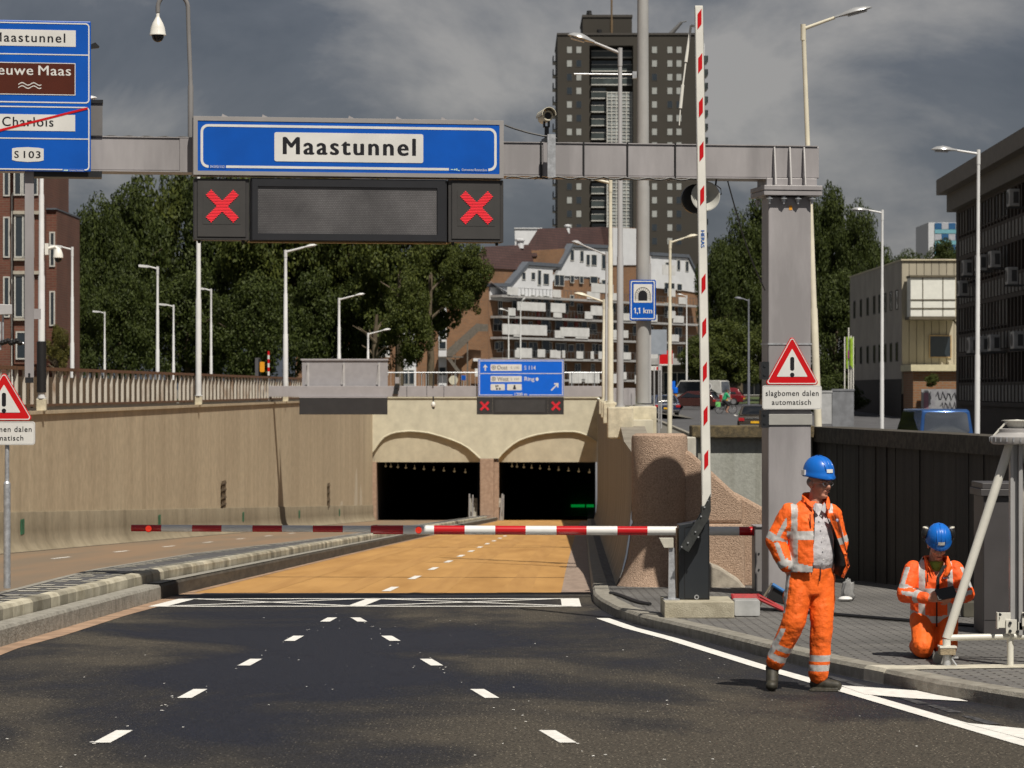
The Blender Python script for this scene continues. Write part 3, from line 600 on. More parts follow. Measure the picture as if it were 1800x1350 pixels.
# ------------------------------------------------------------ lettering fitted to a size
def textfit(body, wd, ht, mat, parent, loc, bold=0.0, name='lettering', rot=(R(90), 0, 0), space=1.0, label=None):
    o = text(body, 1.0, mat, parent, loc, rot, 'CENTER', 0.0, space, name, 0.0); me = o.data
    if bold:                                    # heavier strokes: three shifted layers a fraction of a millimetre apart
        bm = bmesh.new(); bm.from_mesh(me); geo = bm.faces[:]
        for dx, dz in ((-bold, .02), (bold, .04), (0, .06)):
            r = bmesh.ops.duplicate(bm, geom=geo); vv = [g for g in r['geom'] if isinstance(g, bmesh.types.BMVert)]
            bmesh.ops.translate(bm, verts=vv, vec=(dx, 0 if dx else bold * .5, dz))
        bm.to_mesh(me); bm.free()
    co = np.empty(len(me.vertices) * 3, np.float32); me.vertices.foreach_get('co', co); co = co.reshape(-1, 3)
    mn, mx = co.min(0), co.max(0); c = (mn + mx) / 2; c[2] = 0
    sx = wd / (mx[0] - mn[0]); sy = (ht / (mx[1] - mn[1])) if ht else sx
    co = (co - c) * np.array([sx, sy, .02], np.float32); me.vertices.foreach_set('co', co.ravel()); me.update()
    return o
# ------------------------------------------------------------ the big gantry
GY, GX = 36.0, pxx(1388, 36.0)
GT = math.atan2(1.4, 9.0)
def gu(px, dy=0.0):               # along the beam, metres from the column, for a picture column; dy: in front of the beam axis (local -y)
    k = (px - 900) / FPX; c, s = math.cos(GT), math.sin(GT)
    X0, Y0 = GX + s * dy, GY - c * dy
    u = (k * Y0 - X0) / (c - k * s); return u, Y0 + u * s
def gw(px, py, dy=0.0):
    u, Y = gu(px, dy); return u, pz(py, Y), Y
gan = thing('sign_gantry', 'tall grey steel gantry beam over the road carried by a broad column on the right', 'gantry', (GX, GY, 0), GT)
ub, zb_t, _ = gw(1440, 262, .22); ua, za_t, Ya_ = gw(-420, 237, .22)
ztop, zbot = 4.86, 4.46
mb = MB(); mb.box(ua, ub, -.22, .22, zbot, ztop); mb.build('beam', grey_steel, gan, bevel=.012)
mb = MB(); mb.box(ua, ub - .02, -.235, .235, ztop, ztop + .012); mb.box(ua, ub - .6, -.235, .235, zbot - .014, zbot); mb.build('beam_flange', grey_steel, gan)
u0 = gu(1350, .24)[0]; u1 = gu(1425, .24)[0]; gz = gr(36) + .1
mb = MB(); mb.box(u0, u1, -.26, .10, gz, 4.22); mb.build('column', grey_steel, gan, bevel=.015)
mb = MB(); mb.box(u0 - .08, u1 + .12, -.36, .36, 4.235, 4.295); mb.box(u0 - .08, u1 + .12, -.37, .37, 4.30, 4.36); mb.box(u0 - .02, u1 + .08, -.25, .25, 4.361, 4.458); mb.build('cap_plate', grey_steel, gan, bevel=.006)
bolt = None
for i in range(4):
    for yy in (-.31, .31):
        u = u0 + .0 + (u1 - u0) * (i / 3.0)
        if bolt is None:
            mb = MB(); mb.lathe([(.026, -.03), (.026, .03)], 6); mb.lathe([(.045, .0), (.045, .012)], 12); mb.tube((0, 0, -.06), (0, 0, -.02), .015, n=8); mb.lathe([(.03, .125), (.03, .17)], 6); bolt = mb.build('bolt', galv, gan); bolt.location = (u, yy, 4.19)
        else: share(bolt, gan, (u, yy, 4.19), 'bolt')
for px in (1361, 1388, 1413):
    u = gu(px, .24)[0]; mb = MB(); mb.add([(u - .008, -.222, ztop - .01), (u + .008, -.222, ztop - .01), (u + .008, -.222, 4.37), (u - .008, -.222, 4.37), (u - .008, -.26, ztop - .01), (u + .008, -.26, ztop - .01), (u + .008, -.335, 4.37), (u - .008, -.335, 4.37)],
        [(0, 1, 2, 3), (4, 7, 6, 5), (0, 4, 5, 1), (3, 2, 6, 7), (0, 3, 7, 4), (1, 5, 6, 2)]); mb.build('stiffener', M('bare_edge_steel', (.55, .54, .54), .4, var=.1), gan)
mb = MB(); mb.box(u0 - .012, u1 + .012, -.278, .115, pz(747, 35.7), pz(728, 35.7)); mb.build('clamp_band', M('pale_band', (.36, .36, .34), .5, var=.1), gan, bevel=.004)
mb = MB(); mb.box(u0 - .008, u1 + .008, -.268, .105, pz(606, 35.7), pz(603, 35.7)); mb.build('steel_strap', galv, gan)
mb = MB()
for py in (735, 650):
    z = pz(py, 35.7); mb.box(u0 - .10, u0 - .002, -.30, -.18, z - .12, z + .1); mb.tube((u0 - .06, -.31, z - .06), (u0 - .06, -.29, z - .06), .018, n=8); mb.tube((u0 - .06, -.31, z + .05), (u0 - .06, -.29, z + .05), .018, n=8)
mb.build('clamp_bracket', dark_metal, gan)
mb = MB(); uu = gu(1390, .27)[0]; mb.box(uu - .02, uu + .02, -.263, -.26, pz(369, 35.7), pz(361, 35.7)); mb.build('orange_sticker', M('orange_sticker', (.7, .3, .02), .5), gan)
for px in (951, 1026, 1103, 1187):
    u = gu(px, .23)[0]; mb = MB(); mb.box(u - .009, u + .009, -.24, .24, zbot - .02, ztop + .02); mb.build('cable_tie', black, gan)
mb = MB(); u = gu(340, .23)[0]; mb.box(gu(316, .23)[0], u, -.232, .232, zbot - .008, ztop + .008); mb.box(gu(952, .23)[0] + .02, gu(966, .23)[0], -.236, .236, zbot - .015, ztop + .01); mb.build('joint_plate', grey_steel, gan)
pts = [(gu(px, .24)[0], -.2, pz(py, 35.4)) for px, py in ((888, 222), (905, 228), (930, 235), (955, 240), (970, 241), (980, 244.5))]; mb = MB(); mb.path(pts, .012, 6)
pts = [(gu(px, .24)[0], -.236, zbot - .012 - .03 * abs(math.sin(px * .08))) for px in range(890, 1240, 9)]; mb.path(pts, .012, 6)
pts = [(gu(px, .24)[0], .0, ztop + .03 + .008 * math.sin(px * .2)) for px in range(165, 345, 9)]; mb.path(pts, .01, 5); mb.build('cable', black, gan, smooth=True)
mb = MB(); a = gw(1279, 318, .2); b = gw(1345, 510, .2); pts = [(a[0] + (b[0] - a[0]) * t, -.2, a[1] + (b[1] - a[1]) * t - .12 * math.sin(t * 3.1)) for t in frange(0, 1, .1)]; mb.path(pts, .009, 5); mb.build('hanging_cable', black, gan, smooth=True)
# hanging bracket post with cameras on the left part of the beam
u = gu(57.5, .24)[0]; wdt = .055
hp = thing('bracket_post', 'slim grey steel post hanging down from the gantry beam at the left edge', 'post', (GX + math.cos(GT) * u, GY + math.sin(GT) * u - .26, 0), GT)
YB = gu(57, .24)[1]
mb = MB(); mb.box(-wdt, wdt, -.05, .05, pz(664, YB), 4.46); mb.build('shaft', grey_steel, hp, bevel=.006)
mb = MB(); mb.box(-.012, .012, -.058, -.05, pz(662, YB), pz(656, YB)); mb.box(-wdt * .9, wdt * .9, -.045, .045, pz(673, YB), pz(664, YB)); mb.build('end_cap', dark_metal, hp)
pc = thing('camera', 'boxy grey traffic camera on the slim hanging post, under the tall blue sign', 'camera', (GX + math.cos(GT) * u - .26, GY + math.sin(GT) * u - .3, 0), GT)
mb = MB(); c = YB / 5000
mb.prism([(-.24, pz(534, YB)), (.06, pz(536, YB)), (.06, pz(553, YB)), (-.13, pz(554, YB))], -.07, .07); mb.build('housing', M('camera_grey', (.42, .42, .43), .45, var=.08), pc, bevel=.006)
mb = MB(); mb.tube((-.05, 0, pz(553, YB)), (-.05, 0, pz(600, YB)), .012, n=8); mb.box(-.11, -.07, -.03, .03, pz(615, YB), pz(566, YB)); mb.tube((-.05, 0, pz(600, YB)), (.22, 0, pz(604, YB)), .016, n=8); mb.build('bracket', galv, pc)
mb = MB()
for i in range(7): mb.ball((-.06 + .035 * i, -.02, pz(603, YB) + .012 * ((i * 7) % 3)), (.035, .05, .035), 8)
mb.build('cable_bundle', black, pc)
mb = MB(); mb.box(.2, .40, -.03, .03, pz(561, YB), pz(543, YB)); mb.build('clamp_plate', grey_steel, pc)
# ------------------------------------------------------------ main name sign
def beam_thing(name, label, cat, px, dy, group=None):
    u, Y = gu(px, dy); c, s = math.cos(GT), math.sin(GT)
    o = thing(name, label, cat, (GX + c * u + s * dy, GY + s * u - c * dy, 0), GT, group); return o, Y / 5000 / (c - (px - 900) / FPX * s), Y
sg, q, Ys = beam_thing('name_sign', 'wide blue overhead sign in a grey frame reading Maastunnel above the road', 'sign', 614.5, .42)
hw = 273 * q; zt, zb2 = pz(208, Ys), pz(311, Ys)
mb = MB(); mb.box(-hw, hw, -.02, .28, zb2, zt); mb.build('sign_box', M('sign_box_grey', (.30, .29, .29), .45, var=.06), sg, bevel=.008)
x0, x1, z0, z1 = -265 * q, 265 * q, pz(303.5, Ys), pz(216, Ys)
mb = MB(); ring(mb, [(-hw + .004, zb2 + .004), (hw - .004, zb2 + .004), (hw - .004, zt - .004), (-hw + .004, zt - .004)], [(x0, z0), (x1, z0), (x1, z1), (x0, z1)], -.035, -.02); mb.build('frame', _mats['sign_box_grey'], sg)
mb = MB(); mb.box(x0, x1, -.028, -.021, z0, z1); mb.build('blue_panel', sign_blue, sg)
mb = MB(); b0 = 4.5 * q; bx0, bx1, bz0, bz1 = -260 * q, 260 * q, pz(298, Ys), pz(222, Ys); ring(mb, rrect(bx0, bx1, bz0, bz1, .09, 6), rrect(bx0 + .03, bx1 - .03, bz0 + .03, bz1 - .03, .065, 6), -.031, -.028)
mb.build('border', sign_white, sg)
mb = MB(); mb.box(-246 * q, -216 * q, -.0325, -.031, bz0 - .01, bz0 + .04); mb.box(175 * q, 245 * q, -.0325, -.031, bz0 - .012, bz0 + .04); mb.build('border_gap', sign_blue, sg)
textfit('04202/152', 25 * q, 4.2 * q, sign_white, sg, (-231 * q, -.0335, bz0 + .014), name='small_lettering')
textfit('Gemeente Rotterdam', 45 * q, 4.2 * q, sign_white, sg, (220 * q, -.0335, bz0 + .013), name='small_lettering')
mb = MB()
for i, (a, b, h) in enumerate(((178, 183, 1.3), (184, 187, 2.3), (188, 190, 3.6), (191, 194, 1.6))): mb.box(a * q, b * q, -.0335, -.0325, bz0 + .008 - .004 * i, bz0 + .008 - .004 * i + h * q)
mb.build('city_emblem', M('emblem_pale', (.55, .75, .6), .5), sg)
mb = MB(); mb.prism(rrect(-132 * q, 129.5 * q, pz(285.5, Ys), pz(234.5, Ys), .025, 4), -.033, -.028); mb.build('name_plate', sign_white, sg)
textfit('Maastunnel', 234 * q, 30.5 * q, sign_black, sg, (-.5 * q, -.034, pz(257.8, Ys)), bold=.034, space=1.22)
mb = MB()
for px in (395, 465, 616, 700, 780, 838): mb.add([((px - 614) * q - .03, .02, zt), ((px - 614) * q + .05, .02, zt), ((px - 614) * q - .02, .02, zt + .035)], [(0, 1, 2)]); mb.box((px - 614) * q - .006, (px - 614) * q + .006, .03, .05, zt, zt + .02)
mb.build('lifting_lug', grey_steel, sg)
# lane signals and the message display under it
dk_box = M('anthracite_box', (.040, .038, .038), .5, var=.1); dk_face = M('anthracite_face', (.052, .050, .049), .45, var=.08)
red_led = M('red_led', (.5, .02, .03), .4, emit=(1.0, .035, .05), es=.62)
def led_cross(sz):
    mb = MB(); n = 22; w, l = .118, .60
    for i in range(n):
        z = (-0.5 + (i + .5) / n) * 1.02; ivs = []
        for sg in (1, -1):                      # |x + sg z| <= w*sqrt2 and |x - sg z| <= l*sqrt2
            a = max(-sg * z - w * 1.414, sg * z - l * 1.414); b = min(-sg * z + w * 1.414, sg * z + l * 1.414)
            if b > a: ivs.append((a, b))
        ivs.sort()
        if len(ivs) > 1 and ivs[1][0] < ivs[0][1]: ivs = [(ivs[0][0], max(ivs[0][1], ivs[1][1]))]
        for a, b in ivs: mb.box(a * sz, b * sz, 0, .006, (z - .33 / n) * sz, (z + .33 / n) * sz)
    return mb
def lane_signal(px, label):
    o, q, Y = beam_thing('lane_signal', label, 'traffic signal', px, .40, 'red cross lane signals under the blue Maastunnel sign')
    dzp = 4 if px > 614 else 0
    w2 = 48.5 * q; zt, zb = pz(314 + dzp * .6, Y), pz(422 + dzp, Y)
    mb = MB(); mb.box(-w2, w2, 0, .26, zb, zt); mb.build('housing', dk_box, o, bevel=.006)
    mb = MB(); mb.box(-43 * q, 43 * q, -.006, 0, zb + 5 * q, zt - 3 * q); mb.build('gasket', black, o)
    mb = MB(); mb.box(-42 * q, 42 * q, -.012, -.0061, zb + 6 * q, zt - 4 * q); mb.build('face_panel', dk_face, o)
    zc = pz(362.5 + dzp * .7, Y)
    mb = MB(); mb.box(-33 * q, 33 * q, -.015, -.0121, zc - 32 * q, zc + 32 * q); mb.build('led_field', M('led_field', (.042, .041, .040), .6), o)
    x = led_cross(57 * q).build('red_cross', red_led, o); x.location = (1 * q, -.0225, zc)
    mb = MB()
    for k in (-1, 1): mb.lathe([(.014, -.035), (.02, -.02), (.02, 0)], 8, (k * w2 * .8, .1, zb))
    mb.build('foot_screw', black, o)
    return o
lane_signal(389.5, 'left dark square signal showing a lit red cross under the Maastunnel sign')
lane_signal(836.5, 'right dark square signal showing a lit red cross under the Maastunnel sign')
o, q, Y = beam_thing('message_display', 'wide blank grey dot-matrix display between the two large red crosses', 'display', 612, .41)
ms = brickmat('matrix_screen', (.125, .12, .125), (.155, .15, .155), (.06, .06, .062), .021, .021, .003, .3, 'xz', 0, .5, 1.4)
a, b = -170.5 * q, 174.5 * q
mb = MB(); mb.box(a, b, 0, .28, pz(424.5, Y), pz(314.5, Y)); mb.build('housing', M('display_black', (.021, .022, .026), .4, var=.1), o, bevel=.006)
mb = MB(); ring(mb, [(-168 * q, pz(423, Y)), (171 * q, pz(423, Y)), (171 * q, pz(316.5, Y)), (-168 * q, pz(316.5, Y))], [(-158 * q, pz(411.5, Y)), (157 * q, pz(411.5, Y)), (157 * q, pz(329, Y)), (-158 * q, pz(329, Y))], -.03, -.001); mb.build('bezel', _mats['display_black'], o)
mb = MB(); mb.box(-157.8 * q, 156.8 * q, -.008, -.0015, pz(411.3, Y), pz(329.2, Y)); mb.build('screen', ms, o)
mb = MB(); mb.box(-175 * q, 180 * q, .05, .25, pz(426.5, Y), pz(424.6, Y)); mb.build('bottom_rail', M('ochre_trim', (.25, .15, .05), .6), o)
# ------------------------------------------------------------ tall direction sign at the left
o, q, Y = beam_thing('direction_sign', 'tall blue direction sign at the left edge with a brown plate and S 103', 'sign', -80, .40)
c0 = lambda px: (px + 80) * q
x0, x1 = c0(-322), c0(161.5)
mb = MB(); mb.box(x0, x1, 0, .05, pz(299.5, Y), pz(33, Y)); mb.build('blue_panel', sign_blue, o, bevel=.01)
mb = MB(); t = 2.2 * q
for a, b in ((36.5, 178.5), (184.5, 297)): ring(mb, rrect(c0(-319), c0(159), pz(b, Y), pz(a, Y), .045, 5), rrect(c0(-319) + t, c0(159) - t, pz(b, Y) + t, pz(a, Y) - t, .033, 5), -.004, 0)
for p in (92.8, 241.5): mb.box(c0(-317), c0(157), -.0035, 0, pz(p + 1, Y), pz(p - 1, Y))
mb.build('border', sign_white, o)
mb = MB(); mb.box(c0(-294), c0(134.5), -.004, 0, pz(78.5, Y), pz(49.5, Y)); mb.box(c0(-294), c0(133.5), -.004, 0, pz(228, Y), pz(199, Y)); mb.build('name_plate', sign_white, o)
textfit('Maastunnel', 129 * q, 16.5 * q, sign_black, o, (c0(51.5), -.0055, pz(63.4, Y)), bold=.016, space=1.2)
textfit('Charlois', 91 * q, 17 * q, sign_black, o, (c0(49.5), -.0055, pz(212, Y)), bold=.014, space=1.15)
brown = M('sign_brown', (.075, .012, .003), .4, var=.08)
mb = MB(); mb.box(c0(-294), c0(134), -.004, 0, pz(164.5, Y), pz(107.5, Y)); mb.build('brown_plate', brown, o)
mb = MB(); ring(mb, [(c0(-294), pz(164.5, Y)), (c0(134), pz(164.5, Y)), (c0(134), pz(107.5, Y)), (c0(-294), pz(107.5, Y))], [(c0(-292.7), pz(163.2, Y)), (c0(132.7), pz(163.2, Y)), (c0(132.7), pz(108.8, Y)), (c0(-292.7), pz(108.8, Y))], -.0055, -.004); mb.build('plate_border', sign_white, o)
textfit('Nieuwe', 92 * q, 17.5 * q, sign_white, o, (c0(13), -.0055, pz(121.3, Y)), bold=.014, space=1.1); textfit('Maas', 58 * q, 17.5 * q, sign_white, o, (c0(97), -.0055, pz(121.3, Y)), bold=.014, space=1.1)
mb = MB()
for dz in (0, 5.6):
    p0 = None
    for i in range(25):
        px = 32.5 + 41 * i / 24; z = pz(145.5 + dz + 2.2 * math.sin(i / 24 * 4 * math.pi + 2.6), Y)
        if p0: mb.add([(p0[0], -.006, p0[1] - .9 * q), (c0(px), -.006, z - .9 * q), (c0(px), -.006, z + .9 * q), (p0[0], -.006, p0[1] + .9 * q)], [(0, 1, 2, 3)])
        p0 = (c0(px), z)
mb.build('wave_symbol', sign_white, o)
mb = MB(); mb.add([(c0(-150), -.0075, pz(265.5, Y)), (c0(-150), -.0075, pz(270, Y)), (c0(156), -.0075, pz(188.6, Y)), (c0(156), -.0075, pz(184.8, Y))], [(0, 1, 2, 3)]); mb.build('red_stroke', sign_red, o)
mb = MB(); mb.prism([(c0(21.5), pz(259.5, Y)), (c0(30), pz(258, Y)), (c0(49.5), pz(257, Y)), (c0(69), pz(258, Y)), (c0(77.5), pz(259.5, Y)), (c0(77.5), pz(280, Y)), (c0(69), pz(282, Y)), (c0(49.5), pz(283.2, Y)), (c0(30), pz(282, Y)), (c0(21.5), pz(280, Y))], -.004, 0); mb.build('route_shield', sign_white, o)
textfit('S', 8 * q, 12.5 * q, sign_black, o, (c0(29.5), -.0055, pz(270, Y)), bold=.016); textfit('103', 30 * q, 12.5 * q, sign_black, o, (c0(57), -.0055, pz(270, Y)), bold=.016, space=1.15)
mb = MB(); mb.box(c0(111), c0(150), -.0048, -.0035, pz(299, Y), pz(295, Y)); mb.build('border_gap', sign_blue, o)
textfit('Gemeente Rotterdam', 25 * q, 2.6 * q, sign_white, o, (c0(136), -.0055, pz(297, Y)), name='small_lettering')
mb = MB(); mb.box(c0(113), c0(121), -.0055, -.0048, pz(298, Y), pz(296, Y)); mb.build('city_emblem', _mats['emblem_pale'], o)
cb, q, Y = beam_thing('equipment_cabinet', 'dark grey equipment cabinet half hidden behind the tall blue sign', 'cabinet', 130, .1)
mb = MB(); mb.box((60 - 130) * q, (180 - 130) * q, -.15, .15, 4.875, pz(183, Y)); mb.build('cabinet_body', M('mid_grey', (.155, .15, .15), .5, var=.08), cb)
mb = MB(); mb.box((58 - 130) * q, (181 - 130) * q, -.17, .17, pz(182.9, Y), pz(177, Y)); mb.build('cabinet_lid', dark_metal, cb)
mb = MB(); mb.box((58 - 130) * q, (179 - 130) * q, -.16, .16, 4.37, 4.445); mb.build('cabinet_foot', dark_metal, cb)
# floodlight tip behind sign
fl, q, Y = beam_thing('small_spotlight', 'small black pointed spotlight sticking out behind the tall blue sign', 'spotlight', 166, .2)
mb = MB(); mb.prism([(-.06, pz(80, Y)), (.01, pz(75, Y)), (.06, pz(82, Y)), (.05, pz(84, Y)), (-.06, pz(86, Y))], -.04, .04); mb.tube((-.3, .1, pz(84, Y)), (-.02, 0, pz(83, Y)), .012, n=6); mb.build('lamp_housing', black, fl)
# dome camera on a goose-neck pole standing on the beam
o, q, Y = beam_thing('dome_camera', 'white dome camera hanging from a grey goose-neck pole on the gantry', 'camera', 335, -.05)
xr = 0.0; ts = [R(180 - 6 * k) for k in range(31)]
mb = MB(); r = 26.5 * q; top = pz(15, Y)
mb.path([(0, 0, 4.87), (0, 0, pz(152, Y)), (0, 0, pz(148, Y)), (-4 * q, 0, top - .15), (-4.5 * q, 0, top)] + [(-4.5 * q - r + r * math.cos(R(6 * k)), 0, top + r * math.sin(R(6 * k))) for k in range(1, 31)] + [(-4.5 * q - 2 * r, 0, pz(23, Y))], [5 * q] * 2 + [3.9 * q] * 34, 12); mb.build('pole', M('dull_grey', (.20, .195, .195), .45, var=.08), o, smooth=True)
cx_ = -4.5 * q - 2 * r; mb = MB(); mb.lathe([(2.8 * q, pz(23, Y)), (3.0 * q, pz(30, Y)), (5 * q, pz(34, Y)), (9 * q, pz(41, Y)), (12.5 * q, pz(50, Y)), (13.8 * q, pz(60, Y)), (14.6 * q, pz(61.5, Y)), (14.6 * q, pz(63, Y))], 24, (cx_, 0, 0)); mb.build('housing', M('gloss_white', (.74, .73, .68), .25, var=.05), o, smooth=35)
mb = MB(); mb.ball((cx_, 0, pz(64, Y)), (10.8 * q, 10.8 * q, 11.5 * q), 20); mb.build('dome', M('smoked_dome', (.004, .004, .005), .06, var=.05), o, smooth=True)
# bullet camera on the beam
o, q, Y = beam_thing('bullet_camera', 'cream bullet camera with sunshade on a bracket on top of the gantry beam', 'camera', 961, .1)
mb = MB(); mb.tube((0, 0, pz(245, Y)), (0, 0, pz(222, Y)), .028, n=10); mb.box(-7 * q, 7 * q, -.14, .1, 4.872, pz(244, Y)); mb.box(-6 * q, -3 * q, -.03, .03, pz(224, Y), pz(214, Y)); mb.box(2 * q, 5 * q, -.03, .03, pz(224, Y), pz(212, Y)); mb.build('bracket', dark_metal, o)
mb = MB(); mb.box(-7 * q, 7 * q, -.365, -.345, 4.42, 4.95); mb.build('mounting_plate', galv, o)
zc = pz(205, Y); mb = MB(); mb.lathe([(.055, .28), (.068, .26), (.068, -.12), (.062, -.14), (.05, -.14), (.044, -.125)], 20, (-.005, 0, zc), 'y'); mb.build('housing', cream, o, smooth=35)
mb = MB(); mb.lathe([(.042, -.126), (.040, -.13)], 20, (-.005, 0, zc), 'y'); mb.build('lens', black, o)
mb = MB()
pr = [(-.005 + .088 * math.cos(R(a)), zc + .012 + .088 * math.sin(R(a))) for a in range(-10, 191, 20)]; pr += [(-.005 + .082 * math.cos(R(a)), zc + .012 + .082 * math.sin(R(a))) for a in range(190, -11, -20)]
n_ = len(pr) // 2
for i in range(n_ - 1): mb.add([(pr[i][0], y, pr[i][1]) for y in (-.22, .26)] + [(pr[i + 1][0], y, pr[i + 1][1]) for y in (-.22, .26)] + [(pr[-1 - i][0], y, pr[-1 - i][1]) for y in (-.22, .26)] + [(pr[-2 - i][0], y, pr[-2 - i][1]) for y in (-.22, .26)], [(0, 1, 3, 2), (4, 6, 7, 5), (0, 2, 6, 4), (1, 5, 7, 3)])
mb.build('sunshade', cream, o)
# horn loudspeaker under the beam
o, q, Y = beam_thing('loudspeaker', 'round pale grey horn loudspeaker hanging under the beam behind the raised barrier arm', 'loudspeaker', 1238, .05)
zc = pz(345.5, Y); rr = 25.5 * q; mb = MB(); mb.lathe([(.03, .22), (.05, .2), (.05, .1), (.08, .04), (.14, -.02), (rr * .96, -.06), (rr, -.075), (rr * .93, -.075), (.13, -.03), (.07, .03), (.02, .06)], 30, (0, 0, zc), 'y'); mb.build('horn', M('speaker_grey', (.42, .42, .39), .5, var=.08), o, smooth=35)
mb = MB(); mb.ball((0, -.01, zc), (.035, .05, .035), 12); mb.build('horn_centre', _mats['speaker_grey'], o, smooth=True)
mb = MB(); mb.lathe([(rr * .9, .02), (rr * 1.0, .03), (rr * 1.0, .10), (rr * .9, .12)], 24, (-8 * q, .18, zc - 2 * q), 'y'); mb.build('rear_drum', dark_metal, o)
mb = MB(); mb.tube((20 * q, .02, zc + rr * .6), (22 * q, .02, 4.46), .012, n=8); mb.path([(22 * q, 0, zc + .14), (29 * q, 0, zc + .1), (30 * q, 0, zc + .03), (25 * q, 0, zc + .02)], .007, 6); mb.build('bracket', dark_metal, o)
# ------------------------------------------------------------ triangular warning signs
def tri(cx, cz, h, w, r=.03):
    pts = [(0, h * .60), (-w / 2, -h * .40), (w / 2, -h * .40)]
    out = []
    for i in range(3):
        p = Vector(pts[i]); a = Vector(pts[i - 1]); b = Vector(pts[(i + 1) % 3]); da = (a - p).normalized(); db = (b - p).normalized()
        ang = da.angle(db); d = r / math.tan(ang / 2); c = p + (da + db).normalized() * (r / math.sin(ang / 2)); s = p + da * d; e = p + db * d
        for k in range(6):
            t = k / 5; v = (s * (1 - t) + e * t) - c; v = v.normalized() * r + c; out.append((cx + v.x, cz + v.y))
    return out
def warn_sign(o, q, cx, ztip, zbase, half, plate, t1='slagbomen dalen', t2='automatisch'):
    h = ztip - zbase; w = 2 * half; cz = zbase + .4 * h
    mb = MB(); mb.prism(tri(cx, cz, h, w), 0, .025); mb.build('sign_plate', sign_red, o, bevel=.004)
    k = 0.93; mb = MB(); ring(mb, tri(cx, cz - .0, h * .955, w * .955, .026), tri(cx, cz, h * .905, w * .905, .02), -.002, 0); mb.build('white_rim', sign_white, o)
    mb = MB(); mb.prism(tri(cx, cz - .01 * h, h * .565, w * .565, .006), -.003, 0); mb.build('white_field', sign_white, o)
    mb = MB(); bz = zbase + .20 * h; mb.prism([(cx + .036 * h * math.cos(R(a)) * 1.25, bz + .045 * h * math.sin(R(a))) for a in range(0, 360, 20)], -.0045, -.003)
    mb.prism(rrect(cx - .042 * h, cx + .042 * h, bz + .085 * h, bz + .36 * h, .035 * h, 5), -.0045, -.003); mb.build('exclamation_mark', sign_black, o)
    x0, x1, z0, z1 = plate
    mb = MB(); mb.prism(rrect(x0, x1, z0, z1, .03, 4), 0, .022); mb.build('text_plate', sign_white, o)
    mb = MB(); ring(mb, rrect(x0 + .006, x1 - .006, z0 + .006, z1 - .006, .025, 4), rrect(x0 + .012, x1 - .012, z0 + .012, z1 - .012, .02, 4), -.001, 0); mb.build('plate_border', M('soft_grey', (.5, .5, .5), .5), o)
    hh = z1 - z0; cc = (x0 + x1) / 2
    textfit(t1, (x1 - x0) * .895, hh * .30, sign_black, o, (cc, -.002, z0 + hh * .64), bold=.008, space=1.12)
    textfit(t2, (x1 - x0) * .66, hh * .215, sign_black, o, (cc - .01, -.002, z0 + hh * .30), bold=.008, space=1.12)
c, s = math.cos(GT), math.sin(GT); u, Yq = gu(1391, .30); q = Yq / 5000
wsr = thing('warning_sign', 'red and white triangle with exclamation mark and text plate on the grey gantry column', 'sign', (GX + c * u + s * .3, GY + s * u - c * .3, 0), GT)
warn_sign(wsr, q, 1.5 * q, pz(589, Yq), pz(676.5, Yq), 49.5 * q, (-52 * q, 55 * q, pz(719.5, Yq), pz(677.5, Yq)))
YL = 31.0; q = YL / 5000
wsl = thing('warning_sign', 'red and white triangle with exclamation mark on its own galvanised post at the left edge', 'sign', (pxx(7, YL), YL, gr(YL) + .42))
zo = gr(YL) + .42
warn_sign(wsl, q, 0, pz(652, YL) - zo, pz(739.5, YL) - zo, 51.5 * q, (-56 * q, 54.5 * q, pz(782, YL) - zo, pz(741, YL) - zo))
mb = MB(); mb.tube((4 * q, .05, 0), (4 * q, .05, pz(850, YL) - zo), 6.2 * q, n=14); mb.tube((4 * q, .05, pz(850, YL) - zo), (4 * q, .05, pz(846, YL) - zo), 6.2 * q, 4 * q, n=14); mb.tube((4 * q, .05, pz(846, YL) - zo), (4 * q, .05, pz(660, YL) - zo), 4 * q, n=14); mb.build('post', galv, wsl, smooth=40)
mb = MB(); mb.box(-.12, .16, .026, .1, pz(700, YL) - zo, pz(695, YL) - zo); mb.box(-.12, .16, .024, .1, pz(765, YL) - zo, pz(760, YL) - zo); mb.build('clamp', galv, wsl)
# ------------------------------------------------------------ raised barrier with its cabinet on a concrete block
YB = 30.7; q = YB / 5000; zo = gr(YB) + .112
cream_conc = M('block_concrete', (.45, .415, .32), .85, col2=(.33, .30, .225), scale=7, bump=.4)
blk = MB(); blk.box(pxx(1168, YB), pxx(1291, YB), YB, YB + .85, zo, pz(1058, YB)); b_ = blk.build('concrete_block', cream_conc, bevel=.008)
tag(b_, 'low pale concrete block carrying the dark barrier cabinet', 'concrete block')
bt = pz(1058, YB); Yc = YB + .30; q = Yc / 5000
bar = thing('barrier', 'raised white barrier arm with red marks on a dark anthracite cabinet', 'barrier', (pxx(1220, Yc), Yc, 0))
X0 = pxx(1220, Yc); lx = lambda px: pxx(px, Yc) - X0
anth = M('anthracite_coat', (.022, .026, .031), .38, var=.08, scale=2); anth2 = M('anthracite_arm', (.04, .043, .042), .5, var=.25, scale=20)
mb = MB(); mb.prism([(lx(1193), pz(923, Yc)), (lx(1247), pz(913, Yc)), (lx(1247.5), bt), (lx(1193.5), bt)], 0, .36); mb.build('cabinet', anth, bar, bevel=.006)
mb = MB(); ring(mb, [(lx(1203), pz(927, Yc)), (lx(1246), pz(918, Yc)), (lx(1246.5), bt + .01), (lx(1203), bt + .01)], [(lx(1204), pz(928, Yc)), (lx(1245), pz(919, Yc)), (lx(1245.5), bt + .02), (lx(1204), bt + .02)], -.004, 0); mb.build('door_seam', black, bar)
